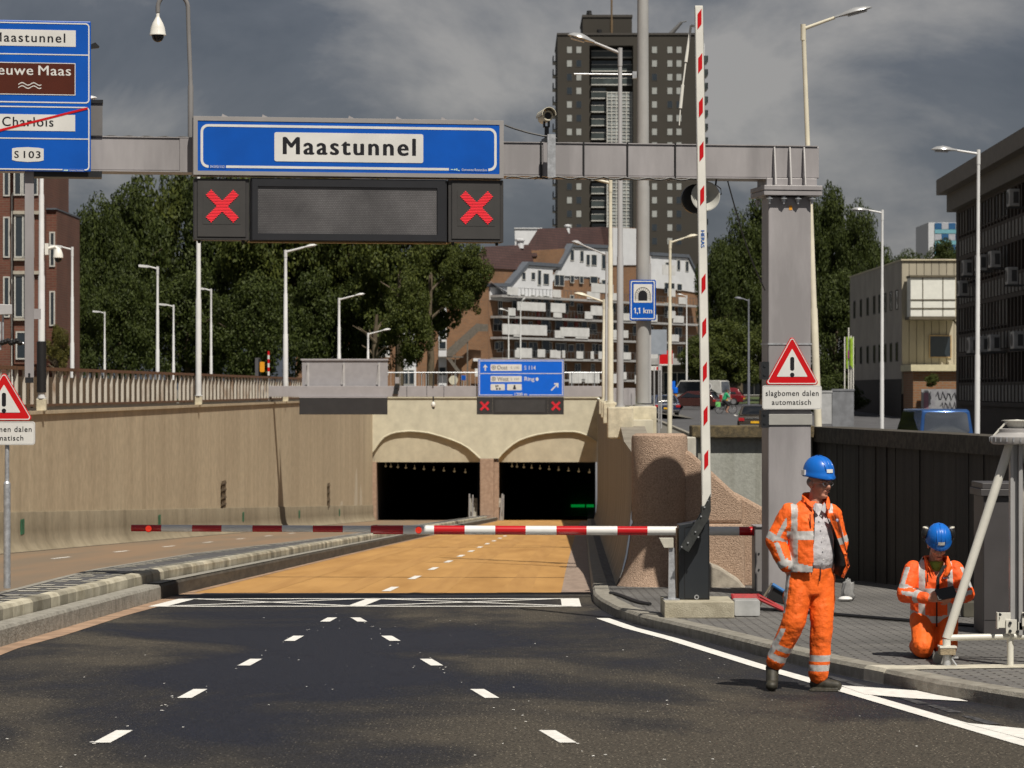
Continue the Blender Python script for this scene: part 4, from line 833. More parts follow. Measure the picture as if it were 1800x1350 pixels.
mb = MB(); zz = pz(1049.5, Yc); ring(mb, [(lx(1224.5) + .026 * math.cos(R(a)), zz + .026 * math.sin(R(a))) for a in range(0, 360, 20)], [(lx(1224.5) + .014 * math.cos(R(a)), zz + .014 * math.sin(R(a))) for a in range(0, 360, 20)], -.012, 0); mb.build('lock_ring', galv, bar)
mb = MB(); mb.box(lx(1190.5), lx(1193), .05, .31, bt + .02, pz(930, Yc)); mb.build('side_seal', M('bronze_seal', (.16, .10, .05), .5), bar)
bx = lambda py: lx(1226.5 + (py - 15) * 13.2 / 865)
hwb = 7.6 * q
mb = MB(); z0, z1 = pz(893, Yc), pz(14, Yc); xa, xb = bx(893), bx(14); y0, y1 = -.19, -.09
mb.add([(xa - hwb, y0, z0), (xa + hwb * 1.08, y0, z0 + .13), (xb + hwb * .9, y0, z1), (xb - hwb * .9, y0, z1), (xa - hwb, y1, z0), (xa + hwb * 1.08, y1, z0 + .13), (xb + hwb * .9, y1, z1), (xb - hwb * .9, y1, z1)], [(0, 1, 2, 3), (4, 7, 6, 5), (0, 4, 5, 1), (2, 6, 7, 3), (0, 3, 7, 4), (1, 5, 6, 2)])
boom = mb.build('barrier_arm', white_paint, bar, bevel=.004)
mb = MB()
for dx in (-.062, .075): mb.add([(xa + dx * hwb * 14 - .002, y0 - .002, z0 + .15), (xa + dx * hwb * 14 + .002, y0 - .002, z0 + .15), (xb + dx * hwb * 12.4 + .002, y0 - .002, z1 - .02), (xb + dx * hwb * 12.4 - .002, y0 - .002, z1 - .02)], [(0, 1, 2, 3)])
mb.build('arm_groove', M('groove_grey', (.45, .45, .42), .5), boom)
for k in range(11):
    if k == 5: continue
    py = 37.6 + 77 * k; x = bx(py) + .8 * q; z = pz(py, Yc); a = 3.5 * q; h = 18 * q; d = 4.6 * q
    mb = MB(); mb.add([(x - a, y0 - .004, z - h), (x + a, y0 - .004, z - h + 2 * d), (x + a, y0 - .004, z + h), (x - a, y0 - .004, z + h - 2 * d)], [(0, 1, 2, 3)]); mb.build('red_reflector', sign_red, boom)
tx = textfit('HERAS', 30 * q, 6.4 * q, M('letter_blue', (.05, .16, .50), .5), boom, (bx(422) + .5 * q, y0 - .004, pz(421.5, Yc)), bold=.02, rot=(R(90), R(90), 0))
mb = MB(); pts = [(1230.7, 888), (1236, 888), (1246.7, 866.7), (1247, 897), (1243, 910.7), (1208, 968.8), (1194.7, 961), (1225, 910.7), (1230.7, 900)]
mb.prism([(lx(a), pz(b, Yc)) for a, b in pts], -.23, -.193); mb.prism([(lx(a), pz(b, Yc)) for a, b in pts], -.085, -.05); mb.build('arm_bracket', anth2, bar, bevel=.004)
mb = MB()
for px, py in ((1196, 959), (1207, 952), (1220, 933), (1230, 906), (1236, 890), (1241, 878), (1225, 942)): mb.tube((lx(px), -.245, pz(py, Yc)), (lx(px), -.23, pz(py, Yc)), .009, n=8)
mb.build('bolt', galv, bar)
mb = MB(); mb.tube((lx(1218), -.07, pz(955, Yc)), (lx(1218), .05, pz(955, Yc)), .05, n=14); mb.build('pivot', dark_metal, bar)
mb = MB(); f = lambda a, b: (lx(a), -.05, pz(b, Yc)); mb.tube(f(1214, 46), f(1205, 110), .013, .019, n=10); mb.tube(f(1205, 110), f(1198, 165), .010, n=10); mb.tube(f(1199.5, 150), f(1195.5, 191), .019, n=10); mb.tube(f(1195.5, 191), f(1193.5, 221), .007, n=8); mb.tube(f(1214, 46), f(1220, 47), .014, n=8); mb.build('support_strut', white_paint, bar, smooth=40)
rest = thing('arm_rest_post', 'slim galvanised rest post with wedge head beside the dark barrier cabinet', 'post', (pxx(1180, Yc), Yc, bt)); q = Yc / 5000
mb = MB(); h = pz(963, Yc) - bt; mb.add([(-5.5 * q, -.03, 0.012), (7 * q, -.03, 0.012), (5 * q, -.02, h), (-4.5 * q, -.02, h), (-5.5 * q, .05, 0.012), (7 * q, .05, 0.012), (5 * q, .04, h), (-4.5 * q, .04, h)], [(0, 1, 2, 3), (4, 7, 6, 5), (0, 4, 5, 1), (2, 6, 7, 3), (0, 3, 7, 4), (1, 5, 6, 2)]); mb.build('post', galv, rest)
mb = MB(); mb.prism([(-21.5 * q, pz(945.5, Yc) - bt), (3.5 * q, pz(945.5, Yc) - bt), (3.5 * q, pz(962.5, Yc) - bt), (-13 * q, pz(962.5, Yc) - bt)], -.05, .05); mb.build('wedge_head', M('pale_casting', (.50, .48, .41), .6, var=.15, scale=10), rest, bevel=.003)
mb = MB(); mb.prism([(-13 * q, 0), (14 * q, 0), (14 * q, .012), (-13 * q, .012)], -.08, .1); mb.build('foot_plate', galv, rest)
# lowered red and white boom
YH = 37.4; q = YH / 5000; zc = pz(931, YH)
hb = thing('barrier', 'lowered red and white striped barrier boom across the whole carriageway', 'barrier', (pxx(1337, YH), YH, 0))
X0h = pxx(1337, YH); hx = lambda px: pxx(px, YH) - X0h
edges = [231, 284, 338, 390, 444, 496, 550, 603, 656, 709, 763, 817, 870.5, 924, 978, 1031, 1085, 1138, 1192, 1245, 1299, 1326]
gloss_red = M('boom_red', (.50, .006, .010), .25, var=.05, coat=.4); gloss_white = M('boom_white', (.76, .76, .74), .28, var=.05, coat=.4)
mb = MB()
for i, (a, b) in enumerate(zip(edges, edges[1:])):
    r0 = .044 if a < 656 else .060; r1 = r0; zz = pz(928.2 + (a - 231) * .0040 + (1.2 if a >= 656 else 0), YH)
    dz2 = pz(928.2 + (b - 231) * .0040 + (1.2 if a >= 656 else 0), YH)
    mb.tube((hx(a), 0, zz), (hx(b), 0, dz2), r0, r1, n=20, mi=i % 2)
mb.tube((hx(652), 0, pz(930, YH)), (hx(663), 0, pz(930.5, YH)), .046, .062, n=20, mi=0)
mb.build('boom', [gloss_red, gloss_white], hb, smooth=40)
lred = M('red_lamp', (.6, .02, .01), .2, emit=(1, .05, .02), es=.55)
for px, py, r in ((262, 929, .042), (736, 931.5, .043)):
    mb = MB(); mb.ball((hx(px), -.055, pz(py, YH)), (r, .035, r), 14); mb.build('red_lamp', lred, hb, smooth=True)
    mb = MB(); mb.lathe([(r * 1.15, -.05), (r * 1.15, -.03)], 18, (hx(px), 0, pz(py, YH)), 'y'); mb.build('lamp_ring', M('dark_red', (.2, .005, .005), .4), hb)
mb = MB(); mb.box(hx(1325), hx(1352), -.16, .3, gr(YH) + .1, pz(925.5, YH)); mb.build('drive_cabinet', M('cabinet_grey', (.215, .205, .205), .5, var=.08), hb, bevel=.008)
mb = MB(); mb.box(hx(1323.5), hx(1353), -.18, .31, pz(925.4, YH), pz(923.4, YH)); mb.build('cabinet_lid', grey_steel, hb)
mb = MB()
for py in (972, 1000): mb.tube((hx(1332), -.17, pz(py, YH)), (hx(1332), -.16, pz(py, YH)), .012, n=8)
mb.build('cabinet_lock', dark_metal, hb)
# small things behind the block
Yk = 31.0; q = Yk / 5000
mb = MB(); mb.prism(rrect(pxx(1291, Yk), pxx(1336, Yk), pz(1083, Yk), pz(1055, Yk), .02, 4), Yk, Yk + .3); o = mb.build('metal_box', M('box_grey', (.44, .45, .45), .35, var=.15, scale=4, coat=.2), bevel=.004); tag(o, 'small grey metal box on the pavement at the end of the concrete block', 'box')
tro = thing('hand_truck', 'red metal hand truck lying on the pavement behind the grey box', 'hand truck', (pxx(1330, 31.9), 31.9, gr(31.9) + .112))
redp = M('trolley_red', (.36, .012, .015), .4, var=.2, scale=8)
mb = MB()
for k in range(5): mb.tube((-.27, .05 * k - .1, .155 + .008 * k), (.02, .05 * k - .1, .155 + .008 * k), .016, n=8)
mb.tube((-.27, -.1, .155), (-.27, .1, .19), .016, n=8); mb.tube((.02, -.1, .155), (.02, .1, .19), .016, n=8); mb.build('frame', redp, tro, smooth=40)
mb = MB(); mb.tube((.02, -.1, .155), (.30, -.16, .03), .018, n=8); mb.tube((.02, .1, .19), (.30, .06, .04), .018, n=8); mb.build('handle', redp, tro, smooth=40)
mb = MB(); mb.lathe([(.09, -.03), (.1, -.02), (.1, .02), (.09, .03)], 18, (-.2, .15, .1), 'y'); mb.build('wheel', black, tro, smooth=30)
saw = thing('folding_stool', 'small folding frame with black cover and blue top leaning behind the walking worker', 'stool', (pxx(1357, 32.3), 32.3, gr(32.3) + .112))
mb = MB(); mb.tube((-.18, 0, .02), (0, .0, .30), .014, n=8); mb.tube((0, 0, .30), (.18, 0, .04), .014, n=8); mb.tube((-.14, .2, .02), (.02, .2, .30), .014, n=8); mb.build('frame', M('bare_tube', (.3, .26, .2), .4, metal=.4), saw, smooth=40)
mb = MB(); mb.add([(-.05, -.02, .12), (.16, -.02, .06), (.20, -.02, .2), (.02, -.02, .27), (-.05, .2, .12), (.16, .2, .06), (.20, .2, .2), (.02, .2, .27)], [(0, 1, 2, 3), (4, 7, 6, 5), (0, 4, 5, 1), (2, 6, 7, 3), (0, 3, 7, 4), (1, 5, 6, 2)]); mb.build('cover', black, saw, bevel=.01)
mb = MB(); mb.tube((0.0, -.03, .30), (.22, -.03, .17), .022, n=8); mb.build('blue_top', M('bright_blue', (.03, .16, .42), .5), saw, smooth=40)
bag = MB(); rb = random.Random(4)
bag.ball((0, 0, .10), (.10, .08, .12), 14); bag.v = [(x * (1 + .25 * rb.uniform(-1, 1)), y, z * (1 + .2 * rb.uniform(-1, 1)) + (.08 if z > .15 else 0)) for x, y, z in bag.v]
o = bag.build('plastic_bag', M('clear_plastic', (.30, .30, .30), .25, var=.2, scale=12), smooth=True); o.location = (pxx(1491, 34.6), 34.6, gr(34.6) + .112); o.scale = (.8, .8, .85); tag(o, 'crumpled translucent plastic bag at the foot of the black wall', 'bag')
mb = MB(); mb.ball((0, 0, .045), (.11, .08, .05), 12); o = mb.build('plastic_bag', M('white_cloth', (.7, .7, .69), .6), smooth=True); o.location = (pxx(1486, 34.4), 34.4, gr(34.4) + .112); o.scale = (.8, .8, .7); tag(o, 'flat white cloth bundle next to the translucent bag', 'cloth')
mb = MB(); mb.prism(rrect(-.10, .12, 0, .17, .02), -.1, .12); o = mb.build('crate', M('dull_olive', (.09, .085, .065), .8, var=.3), bevel=.01); o.location = (pxx(1707, 31), 31, gr(31) + .112); tag(o, 'small dark olive crate near the black wall behind the kneeling worker', 'crate')
# electrical cabinet right
Ye = 27.9; ec = thing('electrical_cabinet', 'dark grey electrical cabinet cut by the right edge behind the white tube frame', 'cabinet', (pxx(1790, Ye), Ye, gr(Ye) + .112))
mb = MB(); hh = pz(872, Ye) - gr(Ye) - .112; mb.box(-.34, .55, 0, .6, 0, hh); mb.build('cabinet_body', M('cabinet_dark', (.062, .058, .06), .5, var=.1), ec, bevel=.008)
mb = MB(); mb.box(-.375, .58, -.04, .63, hh, hh + .07); mb.box(-.36, .57, -.03, .62, hh + .0701, hh + .13); mb.build('cabinet_roof', M('cabinet_dark', (.06,) * 3), ec, bevel=.006)
mb = MB(); mb.box(-.05, -.02, -.03, 0, hh * .52, hh * .66); mb.build('handle', black, ec, bevel=.004)
mb = MB(); mb.box(.0, .004, -.003, 0, .02, hh - .02); mb.box(-.33, .5, -.003, 0, hh * .1, hh * .1 + .004); mb.build('door_seam', black, ec)
# white tubular frame of the mobile mast
Yt = 23.55; q = Yt / 5000; tz = gr(Yt) + .118; wf = thing('tube_frame', 'white tubular steel frame with a flat drum on top at the right edge', 'frame', (pxx(1786, Yt), Yt, tz))
fx = lambda px: pxx(px, Yt) - pxx(1786, Yt)
fz = lambda py: pz(py, Yt) - tz
tw = M('frame_white', (.66, .65, .59), .4, var=.06, scale=4)
for sgn in (1, -1):
    mb = MB(); mb.tube((sgn * fx(1776), .0, fz(778)), (sgn * fx(1664), .0, fz(1122)), .038, n=16); mb.tube((sgn * fx(1664), 0, fz(1123)), (sgn * fx(1664), 0, fz(1136)), .034, n=14); mb.build('diagonal_tube', tw, wf, smooth=40)
    mb = MB(); mb.tube((sgn * fx(1668), 0, fz(1121)), (0, 0, fz(1118.5)), .026, n=14); mb.build('bottom_tube', tw, wf, smooth=40)
    mb = MB(); a = sgn * fx(1665); mb.box(a - .07, a + .07, -.07, .07, fz(1138), fz(1135)); mb.build('foot_plate', tw, wf)
    mb = MB(); mb.box(a - .065, a + .06, -.065, .065, fz(1150), fz(1138.1)); mb.build('wooden_block', M('weathered_wood', (.33, .27, .18), .8, var=.4, scale=10, stretch=(4, 1, 14)), wf)
    mb = MB(); mb.lathe([(.038, .0), (.036, fz(1151)), (.03, fz(1150))], 16, (a, 0, 0)); mb.box(a + .03, a + .085, -.05, -.03, .06, .075); mb.tube((a + .03, -.04, .06), (a + .07, -.05, .0), .008, n=6); mb.build('jack_foot', galv, wf, smooth=40)
    if sgn < 0: mb = MB(); mb.tube((.02, .05, fz(790)), (.30, .9, .05), .034, n=14); mb.build('rear_leg', tw, wf, smooth=40)
mb = MB(); mb.box(fx(1775), fx(1781), -.03, .05, .0 + .25, fz(778)); mb.box(fx(1789), fx(1796), -.05, .06, .25, fz(778)); mb.box(fx(1781), fx(1789), .0, .045, .25, fz(778)); mb.build('mast_profile', M('alu_profile', (.40, .40, .40), .4, var=.08, metal=.2), wf, bevel=.003)
mb = MB(); mb.tube((fx(1776), 0, 0.0), (fx(1776), 0, .3), .027, n=14); mb.build('stub_tube', tw, wf, smooth=40)
mb = MB(); mb.box(fx(1750), fx(1775), -.05, -.035, fz(1103), fz(1076)); mb.box(fx(1749.5), fx(1752), -.10, -.03, fz(1104), fz(1075)); mb.box(fx(1766), fx(1785), -.066, -.051, fz(1113), fz(1088)); mb.box(fx(1788), fx(1830), -.05, -.035, fz(1107), fz(1093)); mb.box(fx(1794), fx(1830), -.07, -.055, fz(1100), fz(1075)); mb.build('bracket_plate', tw, wf, bevel=.003)
mb = MB()
for px, py in ((1755, 1079), (1773, 1094), (1773, 1108), (1786, 1109), (1797, 1079)): mb.lathe([(.012, -.082), (.014, -.078), (.014, -.068)], 8, (fx(px), 0, fz(py)), 'y')
mb.build('bolt', dark_metal, wf)
mb = MB(); r = .215; mb.lathe([(r - .03, fz(781)), (r - .01, fz(779)), (r, fz(773)), (r, fz(768)), (r - .015, fz(766)), (r - .05, fz(763)), (r - .06, fz(760)), (r - .06, fz(754)), (r - .08, fz(753))], 32, (0, 0, 0)); mb.build('drum', M('drum_grey', (.36, .35, .345), .35, var=.12, scale=5), wf, smooth=35)
mb = MB()
for k in range(24):
    a = R(15 * k); mb.box(-.004, .004, r - .002, r + .006, fz(776), fz(768), 0, Matrix.Rotation(a, 4, 'Z'))
mb.build('drum_ribs', galv, wf)
mb = MB()
for sgn in (1, -1): mb.tube((sgn * -.19, -.03, fz(766)), (sgn * -.085, -.05, fz(741)), .009, n=8); mb.tube((sgn * -.085, -.05, fz(741)), (0, -.05, fz(739)), .009, n=8)
mb.lathe([(.12, fz(740)), (.12, fz(738.5)), (.03, fz(737.8))], 20, (0, 0, 0)); mb.lathe([(.06, fz(752.9)), (.10, fz(740.1))], 12, (0, 0, 0)); mb.build('lifting_bail', tw, wf, smooth=40)
mb = MB(); mb.lathe([(.05, -.012), (.06, -.008), (.06, .008), (.05, .012)], 20, (pxx(1652, 23.75), 23.75, gr(23.75) + .165), 'y'); tag(mb.build('castor_wheel', M('wheel_grey', (.3, .3, .28), .6)), 'small grey wheel lying beside the foot of the white tube frame', 'wheel')
# ------------------------------------------------------------ lamp posts
lens_m = M('lamp_lens', (.5, .5, .48), .2, var=.05)
def lamp_post(label, px, Y, zb, ytop, wpx, side, arm, rise, head, mat, style='cobra', lean=0.0, group=None, block=None, name='street_lamp', headmat=None, pxbase=None):
    X = pxx(px if pxbase is None else pxbase, Y); q = Y / 5000; zt = pz(ytop, Y); h = zt - zb; r = wpx * q / 2
    o = thing(name, label, 'street lamp', (X, Y, zb), 0, group)
    lx_ = (px - pxbase) * q if pxbase is not None else 0
    b0 = 0
    if block:
        bw, bh = block; mb = MB(); mb.box(-bw, bw, -bw * .8, bw * .8, -.02 if side > 0 else -.35, bh); mb.build('concrete_base', cem, o, bevel=.03); b0 = bh
    mb = MB(); L = lambda t: (lx_ * t, 0, b0 + (h - b0) * t)
    mb.path([L(0), L(.42), L(.425), L(.70), L(.705), L(1)], [r * 1.08, r, r * .84, r * .80, r * .66, r * .60], 14)
    mb.lathe([(r * 1.5, b0), (r * 1.5, b0 + .03)], 14); mb.build('pole', mat, o, smooth=40)
    if side:
        tip = Vector((lx_ + side * arm, 0, h + rise)); mb = MB(); mb.tube((lx_, 0, h - .06), tip, r * .5, r * .42, n=10); mb.tube((lx_, 0, h - .3), (lx_, 0, h + .04), r * .72, n=12); mb.build('arm', mat, o, smooth=40)
        hm = headmat or mat; d = (tip - Vector((lx_, 0, h))).normalized()
        A = math.atan2(d.z, d.x * side)
        mb = MB()
        if style == 'flat': mb.prism(rrect(0, head, -.05, .05, .03, 3), -.16, .16)
        else:
            prof = [(0, .035, .05), (head * .18, .05, .08), (head * .30, .075, .13), (head * .55, .10, .17), (head * .8, .075, .14), (head * .95, .03, .08), (head, .008, .03)]
            n = 14; vs = []
            for x, hz, wy in prof:
                for k in range(n):
                    t = 2 * math.pi * k / n; z = math.sin(t) * hz; z = z if z > 0 else z * .35
                    vs.append((x, math.cos(t) * wy, z))
            mb.add(vs, [(i * n + k, i * n + (k + 1) % n, (i + 1) * n + (k + 1) % n, (i + 1) * n + k) for i in range(len(prof) - 1) for k in range(n)] + [tuple(range(n)), tuple(range((len(prof) - 1) * n, len(prof) * n))])
            mb.box(head * .35, head * .85, -.09, .09, -.05, -.03)
        mt = Matrix.Translation(tip) @ (Matrix.Diagonal((side, 1, 1, 1))) @ Matrix.Rotation(-A, 4, 'Y')
        mb.xf(mt); mb.build('lamp_head', hm, o, smooth=35)
    return o
head_g = M('lamp_head_grey', (.42, .43, .44), .3, var=.1, metal=.3)
gl = 'lamp posts on the left ramp wall'
for i, (px, Y, yt, w_, lab) in enumerate(((73, 74.7, 190, 11.5, 'thick white lamp post with a black sleeve, next to the slim hanging post'), (349, 104, 290, 9.5, 'white lamp post rising behind the left red cross signal'), (502, 133, 441, 8.5, 'white lamp post under the blank display, tallest with its whole head in view'),
                              (596, 161, 525, 6.5, 'white lamp post standing behind the grey sign back, taller of two'), (647, 183, 586, 5.0, 'short-looking white lamp post rising behind the right end of the grey sign back'))):
    o = lamp_post(lab, px, Y, 1.25, yt, w_, 1, .85, .16, .62, pole_white, group=gl, block=(.13, .32))
    if i == 0:
        mb = MB(); mb.lathe([(.125, pz(690, Y) - 1.25), (.125, pz(600, Y) - 1.25)], 16); mb.build('black_sleeve', black, o, smooth=40)
Y = 74.7; q = Y / 5000; dc = thing('dome_camera', 'white dome camera on a bracket on the thick white lamp post at the left', 'camera', (pxx(80, Y), Y - .05, 0))
mb = MB(); mb.box(-.0, .09, -.06, .06, pz(448, Y), pz(428, Y)); mb.tube((.08, 0, pz(437, Y)), (.26, 0, pz(434, Y)), .045, .04, n=10); mb.tube((.26, 0, pz(434, Y)), (.34, 0, pz(438, Y)), .04, n=10); mb.build('bracket', white_paint, dc, smooth=40)
mb = MB(); mb.lathe([(.05, pz(436, Y)), (.09, pz(440, Y)), (.125, pz(447, Y)), (.135, pz(453, Y)), (.12, pz(454, Y))], 18, (.34, 0, 0)); mb.build('housing', white_paint, dc, smooth=35)
mb = MB(); mb.ball((.34, 0, pz(454.5, Y)), (.10, .10, .11), 14); mb.build('dome', _mats['smoked_dome'], dc, smooth=True)
g2 = 'slim street lamps behind the railing'
for px, Y, yt, w_, lab in ((127, 100, 436, 7, 'slim white lamp post with flat head right of the thick white lamp post'), (184, 185, 549, 4, 'small thin lamp post in front of the dark trees, second from left'), (277, 118, 470, 6.5, 'slim white lamp post with flat head in front of the dark trees'), (305, 150, 537, 5, 'shorter slim lamp post just right of a taller one'), (371, 155, 509, 5, 'slim lamp post just right of the pole behind the red cross signal'), (455, 250, 608, 3, 'tiny lamp post near the orange box')):
    lamp_post(lab, px, Y, 1.0, yt, w_, -1, .35 if Y < 240 else .05, .03, .42, pole_white, 'flat', group=g2)
gr_ = 'lamp posts above the right ramp wall'
cream_p = M('pole_cream', (.66, .62, .50), .45, var=.1, scale=2)
lamp_post('cream lamp post left of the grey ones on the right ramp wall', 1073, 76, 1.24, 318, 10, -1, .62, .1, .5, cream_p, group=gr_, block=(.20, .22))
lamp_post('grey lamp post with long head, between the cream pole and the thick grey pole', 1090, 53, 1.24, 88, 11.5, -1, .48, .14, .52, pole_grey, group=gr_, block=(.24, .24), headmat=head_g)
lamp_post('thin lamp post with its head in front of the balconies, leftmost on the right wall', 1061.5, 104, 1.24, 528, 7, -1, .5, .12, .6, cream_p, group=gr_, block=(.18, .2))
lamp_post('thin pale lamp post reaching up to the stepped roof, beside the cream pole', 1066, 92, 1.24, 445, 6, -1, .75, .25, .4, pole_grey, group=gr_, block=(.18, .2))
big = thing('mast', 'thick round grey mast with the tunnel distance sign, rising out of the picture', 'mast', (pxx(1130, 55), 55, 1.24))
Y = 55; q = Y / 5000
mb = MB(); mb.tube((0, 0, .3), (0, 0, 4.5), .132, .128, n=24); mb.tube((0, 0, 4.5), (0, 0, 11.5), .120, .095, n=24); mb.lathe([(.2, .24), (.2, .27)], 20); mb.build('pole', M('mast_grey', (.37, .37, .365), .5, var=.15, scale=1.5, stretch=(1, 1, .5)), big, smooth=40)
mb = MB(); mb.box(-.27, .25, -.3, .3, -1.5, .24); mb.build('concrete_base', cem, big, bevel=.02)
mb = MB(); mb.lathe([(.133, 5.06), (.133, 5.1)], 20); mb.tube((-.13, 0, pz(131, Y) - 1.24), (-1.33, 0, pz(130, Y) - 1.24), .018, n=8); mb.box(-.20, -.12, -.06, .06, pz(138, Y) - 1.24, pz(126, Y) - 1.24); mb.build('crossbar', galv, big)
mb = MB(); mb.box(.1, .16, -.03, .03, .3, 3.0); mb.build('conduit', pole_grey, big)
ts = thing('tunnel_sign', 'blue rectangular sign with a tunnel symbol and 1,1 km on the thick grey mast', 'sign', (pxx(1129, Y), Y - .2, pz(528, Y)))
hw, hh = 23 * q, 35.5 * q
mb = MB(); mb.prism(rrect(-hw, hw, -hh, hh, .03, 5), 0, .03); mb.build('blue_panel', sign_blue, ts)
mb = MB(); ring(mb, rrect(-hw + 2 * q, hw - 2 * q, -hh + 2 * q, hh - 2 * q, .025, 5), rrect(-hw + 3.7 * q, hw - 3.7 * q, -hh + 3.7 * q, hh - 3.7 * q, .018, 5), -.003, 0); mb.build('border', sign_white, ts)
mb = MB(); mb.prism(rrect(-16 * q, 16.5 * q, -4.5 * q, 28 * q, .012, 3), -.003, 0); mb.build('white_field', sign_white, ts)
mb = MB(); arcp = lambda r, b: [(-r, b)] + [(r * math.cos(R(180 - a)), 9 * q + r * math.sin(R(180 - a))) for a in range(0, 181, 20)] + [(r, b)]
mb.prism([(x, z) for x, z in arcp(7.8 * q, -1 * q)], -.0055, -.003)
o1 = arcp(13.6 * q, -1 * q); i1 = arcp(12.8 * q, -1 * q)
ring(mb, o1, i1, -.0055, -.003)
for a in range(0, 181, 20):
    c, s = math.cos(R(a)), math.sin(R(a)); n = Vector((-s, c)) * .3 * q; p0 = Vector((7.6 * q * c, 9 * q + 7.6 * q * s)); p1 = Vector((13 * q * c, 9 * q + 13 * q * s)); mb.prism([tuple(p0 + n), tuple(p1 + n), tuple(p1 - n), tuple(p0 - n)], -.0055, -.003)
for z in (5.5, 2.2):
    for sg_ in (1, -1): mb.prism([(sg_ * 7.6 * q, (z - .3) * q), (sg_ * 13 * q, (z - .3) * q), (sg_ * 13 * q, (z + .3) * q), (sg_ * 7.6 * q, (z + .3) * q)], -.0055, -.003)
mb.build('tunnel_symbol', sign_black, ts)
textfit('km', 15.5 * q, 9.6 * q, sign_white, ts, (8.8 * q, -.004, -18.5 * q), bold=.02); textfit(',', 2 * q, 4 * q, sign_white, ts, (-9.6 * q, -.004, -23.5 * q), bold=.02)
mb = MB()
for x in (-13, -5.5): mb.prism([((x - 2.6) * q, -16.8 * q), ((x - 2.6) * q, -15.2 * q), ((x - .6) * q, -13.4 * q), ((x + .9) * q, -13.4 * q), ((x + .9) * q, -23.3 * q), ((x - .9) * q, -23.3 * q), ((x - .9) * q, -15.8 * q)], -.004, 0)
mb.build('lettering', sign_white, ts)
lamp_post('cream street lamp on the upper street, its head partly behind the white barrier arm', 1178, 112, -.8, 424, 8, 1, .55, .12, .55, cream_p, lean=0, pxbase=1177, group='street lamps along the upper street')
lamp_post('tall cream lamp post leaning slightly, behind the right edge of the gantry column', 1412, 60, zR(60), 46, 13, 1, .66, .18, .82, cream_p, pxbase=1444, headmat=head_g, group='street lamps along the upper street')
lamp_post('tall pale lamp post in front of the dark building, head pointing left', 1720, 66, zR(66), 266, 9.5, -1, .50, .02, .6, pole_white, pxbase=1717, headmat=head_g, group='street lamps along the upper street')
lamp_post('slim lamp post in front of the beige building, head pointing left', 1551, 92, zR(92), 371, 7, -1, .42, .02, .6, pole_white, pxbase=1550, headmat=head_g, group='street lamps along the upper street')
lamp_post('thin dark lamp post before the trees, left of the gantry column', 1316, 165, zR(165), 527, 4.5, -1, .28, .04, .55, M('pole_blue_grey', (.16, .17, .2), .5), group='street lamps along the upper street')
for px, Y, yt, sd, lab in ((894, 230, 546, -1, 'thin far lamp post before the balconies, left of a pair'), (915, 235, 532, 1, 'thin far pole before the balconies, right of a pair'), (1207, 240, 520, -1, 'thin far lamp post behind the tunnel distance sign')):
    lamp_post(lab, px, Y, 1.0, yt, 3.2, sd, .3 if sd < 0 else .05, .05, .5, pole_white, group='far lamp posts before the apartments')
# ------------------------------------------------------------ railing on the left wall
rust = M('rusty_steel', (.17, .075, .03), .8, col2=(.09, .05, .03), scale=5, fac=(.3, .65)); bars_m = M('worn_bars', (.50, .475, .42), .7, col2=(.22, .14, .085), scale=1.3, fac=(.32, .50), stretch=(1, 1, .4), island=.3); fence_b = M('brown_screen', (.15, .10, .055), .85, col2=(.055, .042, .025), scale=.8, fac=(.3, .6), stretch=(1, 2, .25))
for k, (a, b) in enumerate(((58, 74.3), (75.1, 103.6), (104.4, 132.6), (133.4, 160.6), (161.4, 182.6))):
    o = thing('railing', ['weathered railing section at the far left, beside the hanging post', 'weathered railing section between the first two thick white lamp posts', 'rusty railing section right of the pole under the left red cross', 'small railing section left of the grey sign back', 'farthest railing section, behind the grey sign back'][k], 'railing', (0, 0, 0), 0, 'railings on the left wall')
    mb = MB(); sweep(mb, [a, b], [(-.20, 2.31), (-.20, 2.40), (-.08, 2.40), (-.08, 2.31), (-.20, 2.31)], LW, lambda y: 0); mb.build('top_rail', rust, o)
    mb = MB(); sweep(mb, [a, b], [(-.17, 1.36), (-.17, 1.42), (-.11, 1.42), (-.11, 1.36), (-.17, 1.36)], LW, lambda y: 0); mb.build('bottom_rail', rust, o)
    mb = MB()
    for y in frange(a + .1, b - .1, 1.02): mb.box(LW(y) - .185, LW(y) - .105, y - .04, y + .04, 1.42, 2.31)
    mb.build('bars', bars_m, o)
    mb = MB(); sweep(mb, [a, b], [(-.2, 1.25), (-.2, 1.32), (-.05, 1.32), (-.05, 1.25)], LW, lambda y: 0)
    mb.build('foot_strip', M('dark_bracket', (.06, .05, .04), .8), o)
    mb = MB(); sweep(mb, [a, b], [(-.75, 1.0), (-.75, 2.15), (-.72, 2.15), (-.72, 1.0)], LW, lambda y: 0); mb.build('screen', fence_b, o)
# ------------------------------------------------------------ second gantry farther down
YG = 128.0; q = YG / 5000; gan2 = thing('sign_gantry', 'far grey gantry beam low over the ramp just before the tunnel mouth', 'gantry', (pxx(755, YG), YG, 0))
gx = lambda px: pxx(px, YG) - pxx(755, YG); z = lambda py: pz(py, YG)
far_steel = M('far_steel', (.36, .345, .36), .45, var=.06)
mb = MB(); mb.box(gx(455), gx(1072), -.2, .2, z(697.5), z(678.5)); mb.build('beam', far_steel, gan2, bevel=.01)
mb = MB(); mb.box(gx(1055), gx(1117), -.05, .5, z(712), z(682)); [mb.box(gx(p), gx(p + 2), -.08, -.05, z(712), z(683)) for p in (1083, 1093, 1104)]; mb.build('end_frame', far_steel, gan2)
mb = MB(); mb.box(gx(449), gx(456.5), -.2, .2, 1.15, z(629)); mb.box(gx(446), gx(457), -.22, .22, 1.2, z(697)); mb.build('post', M('post_dark', (.09, .09, .1), .5), gan2)
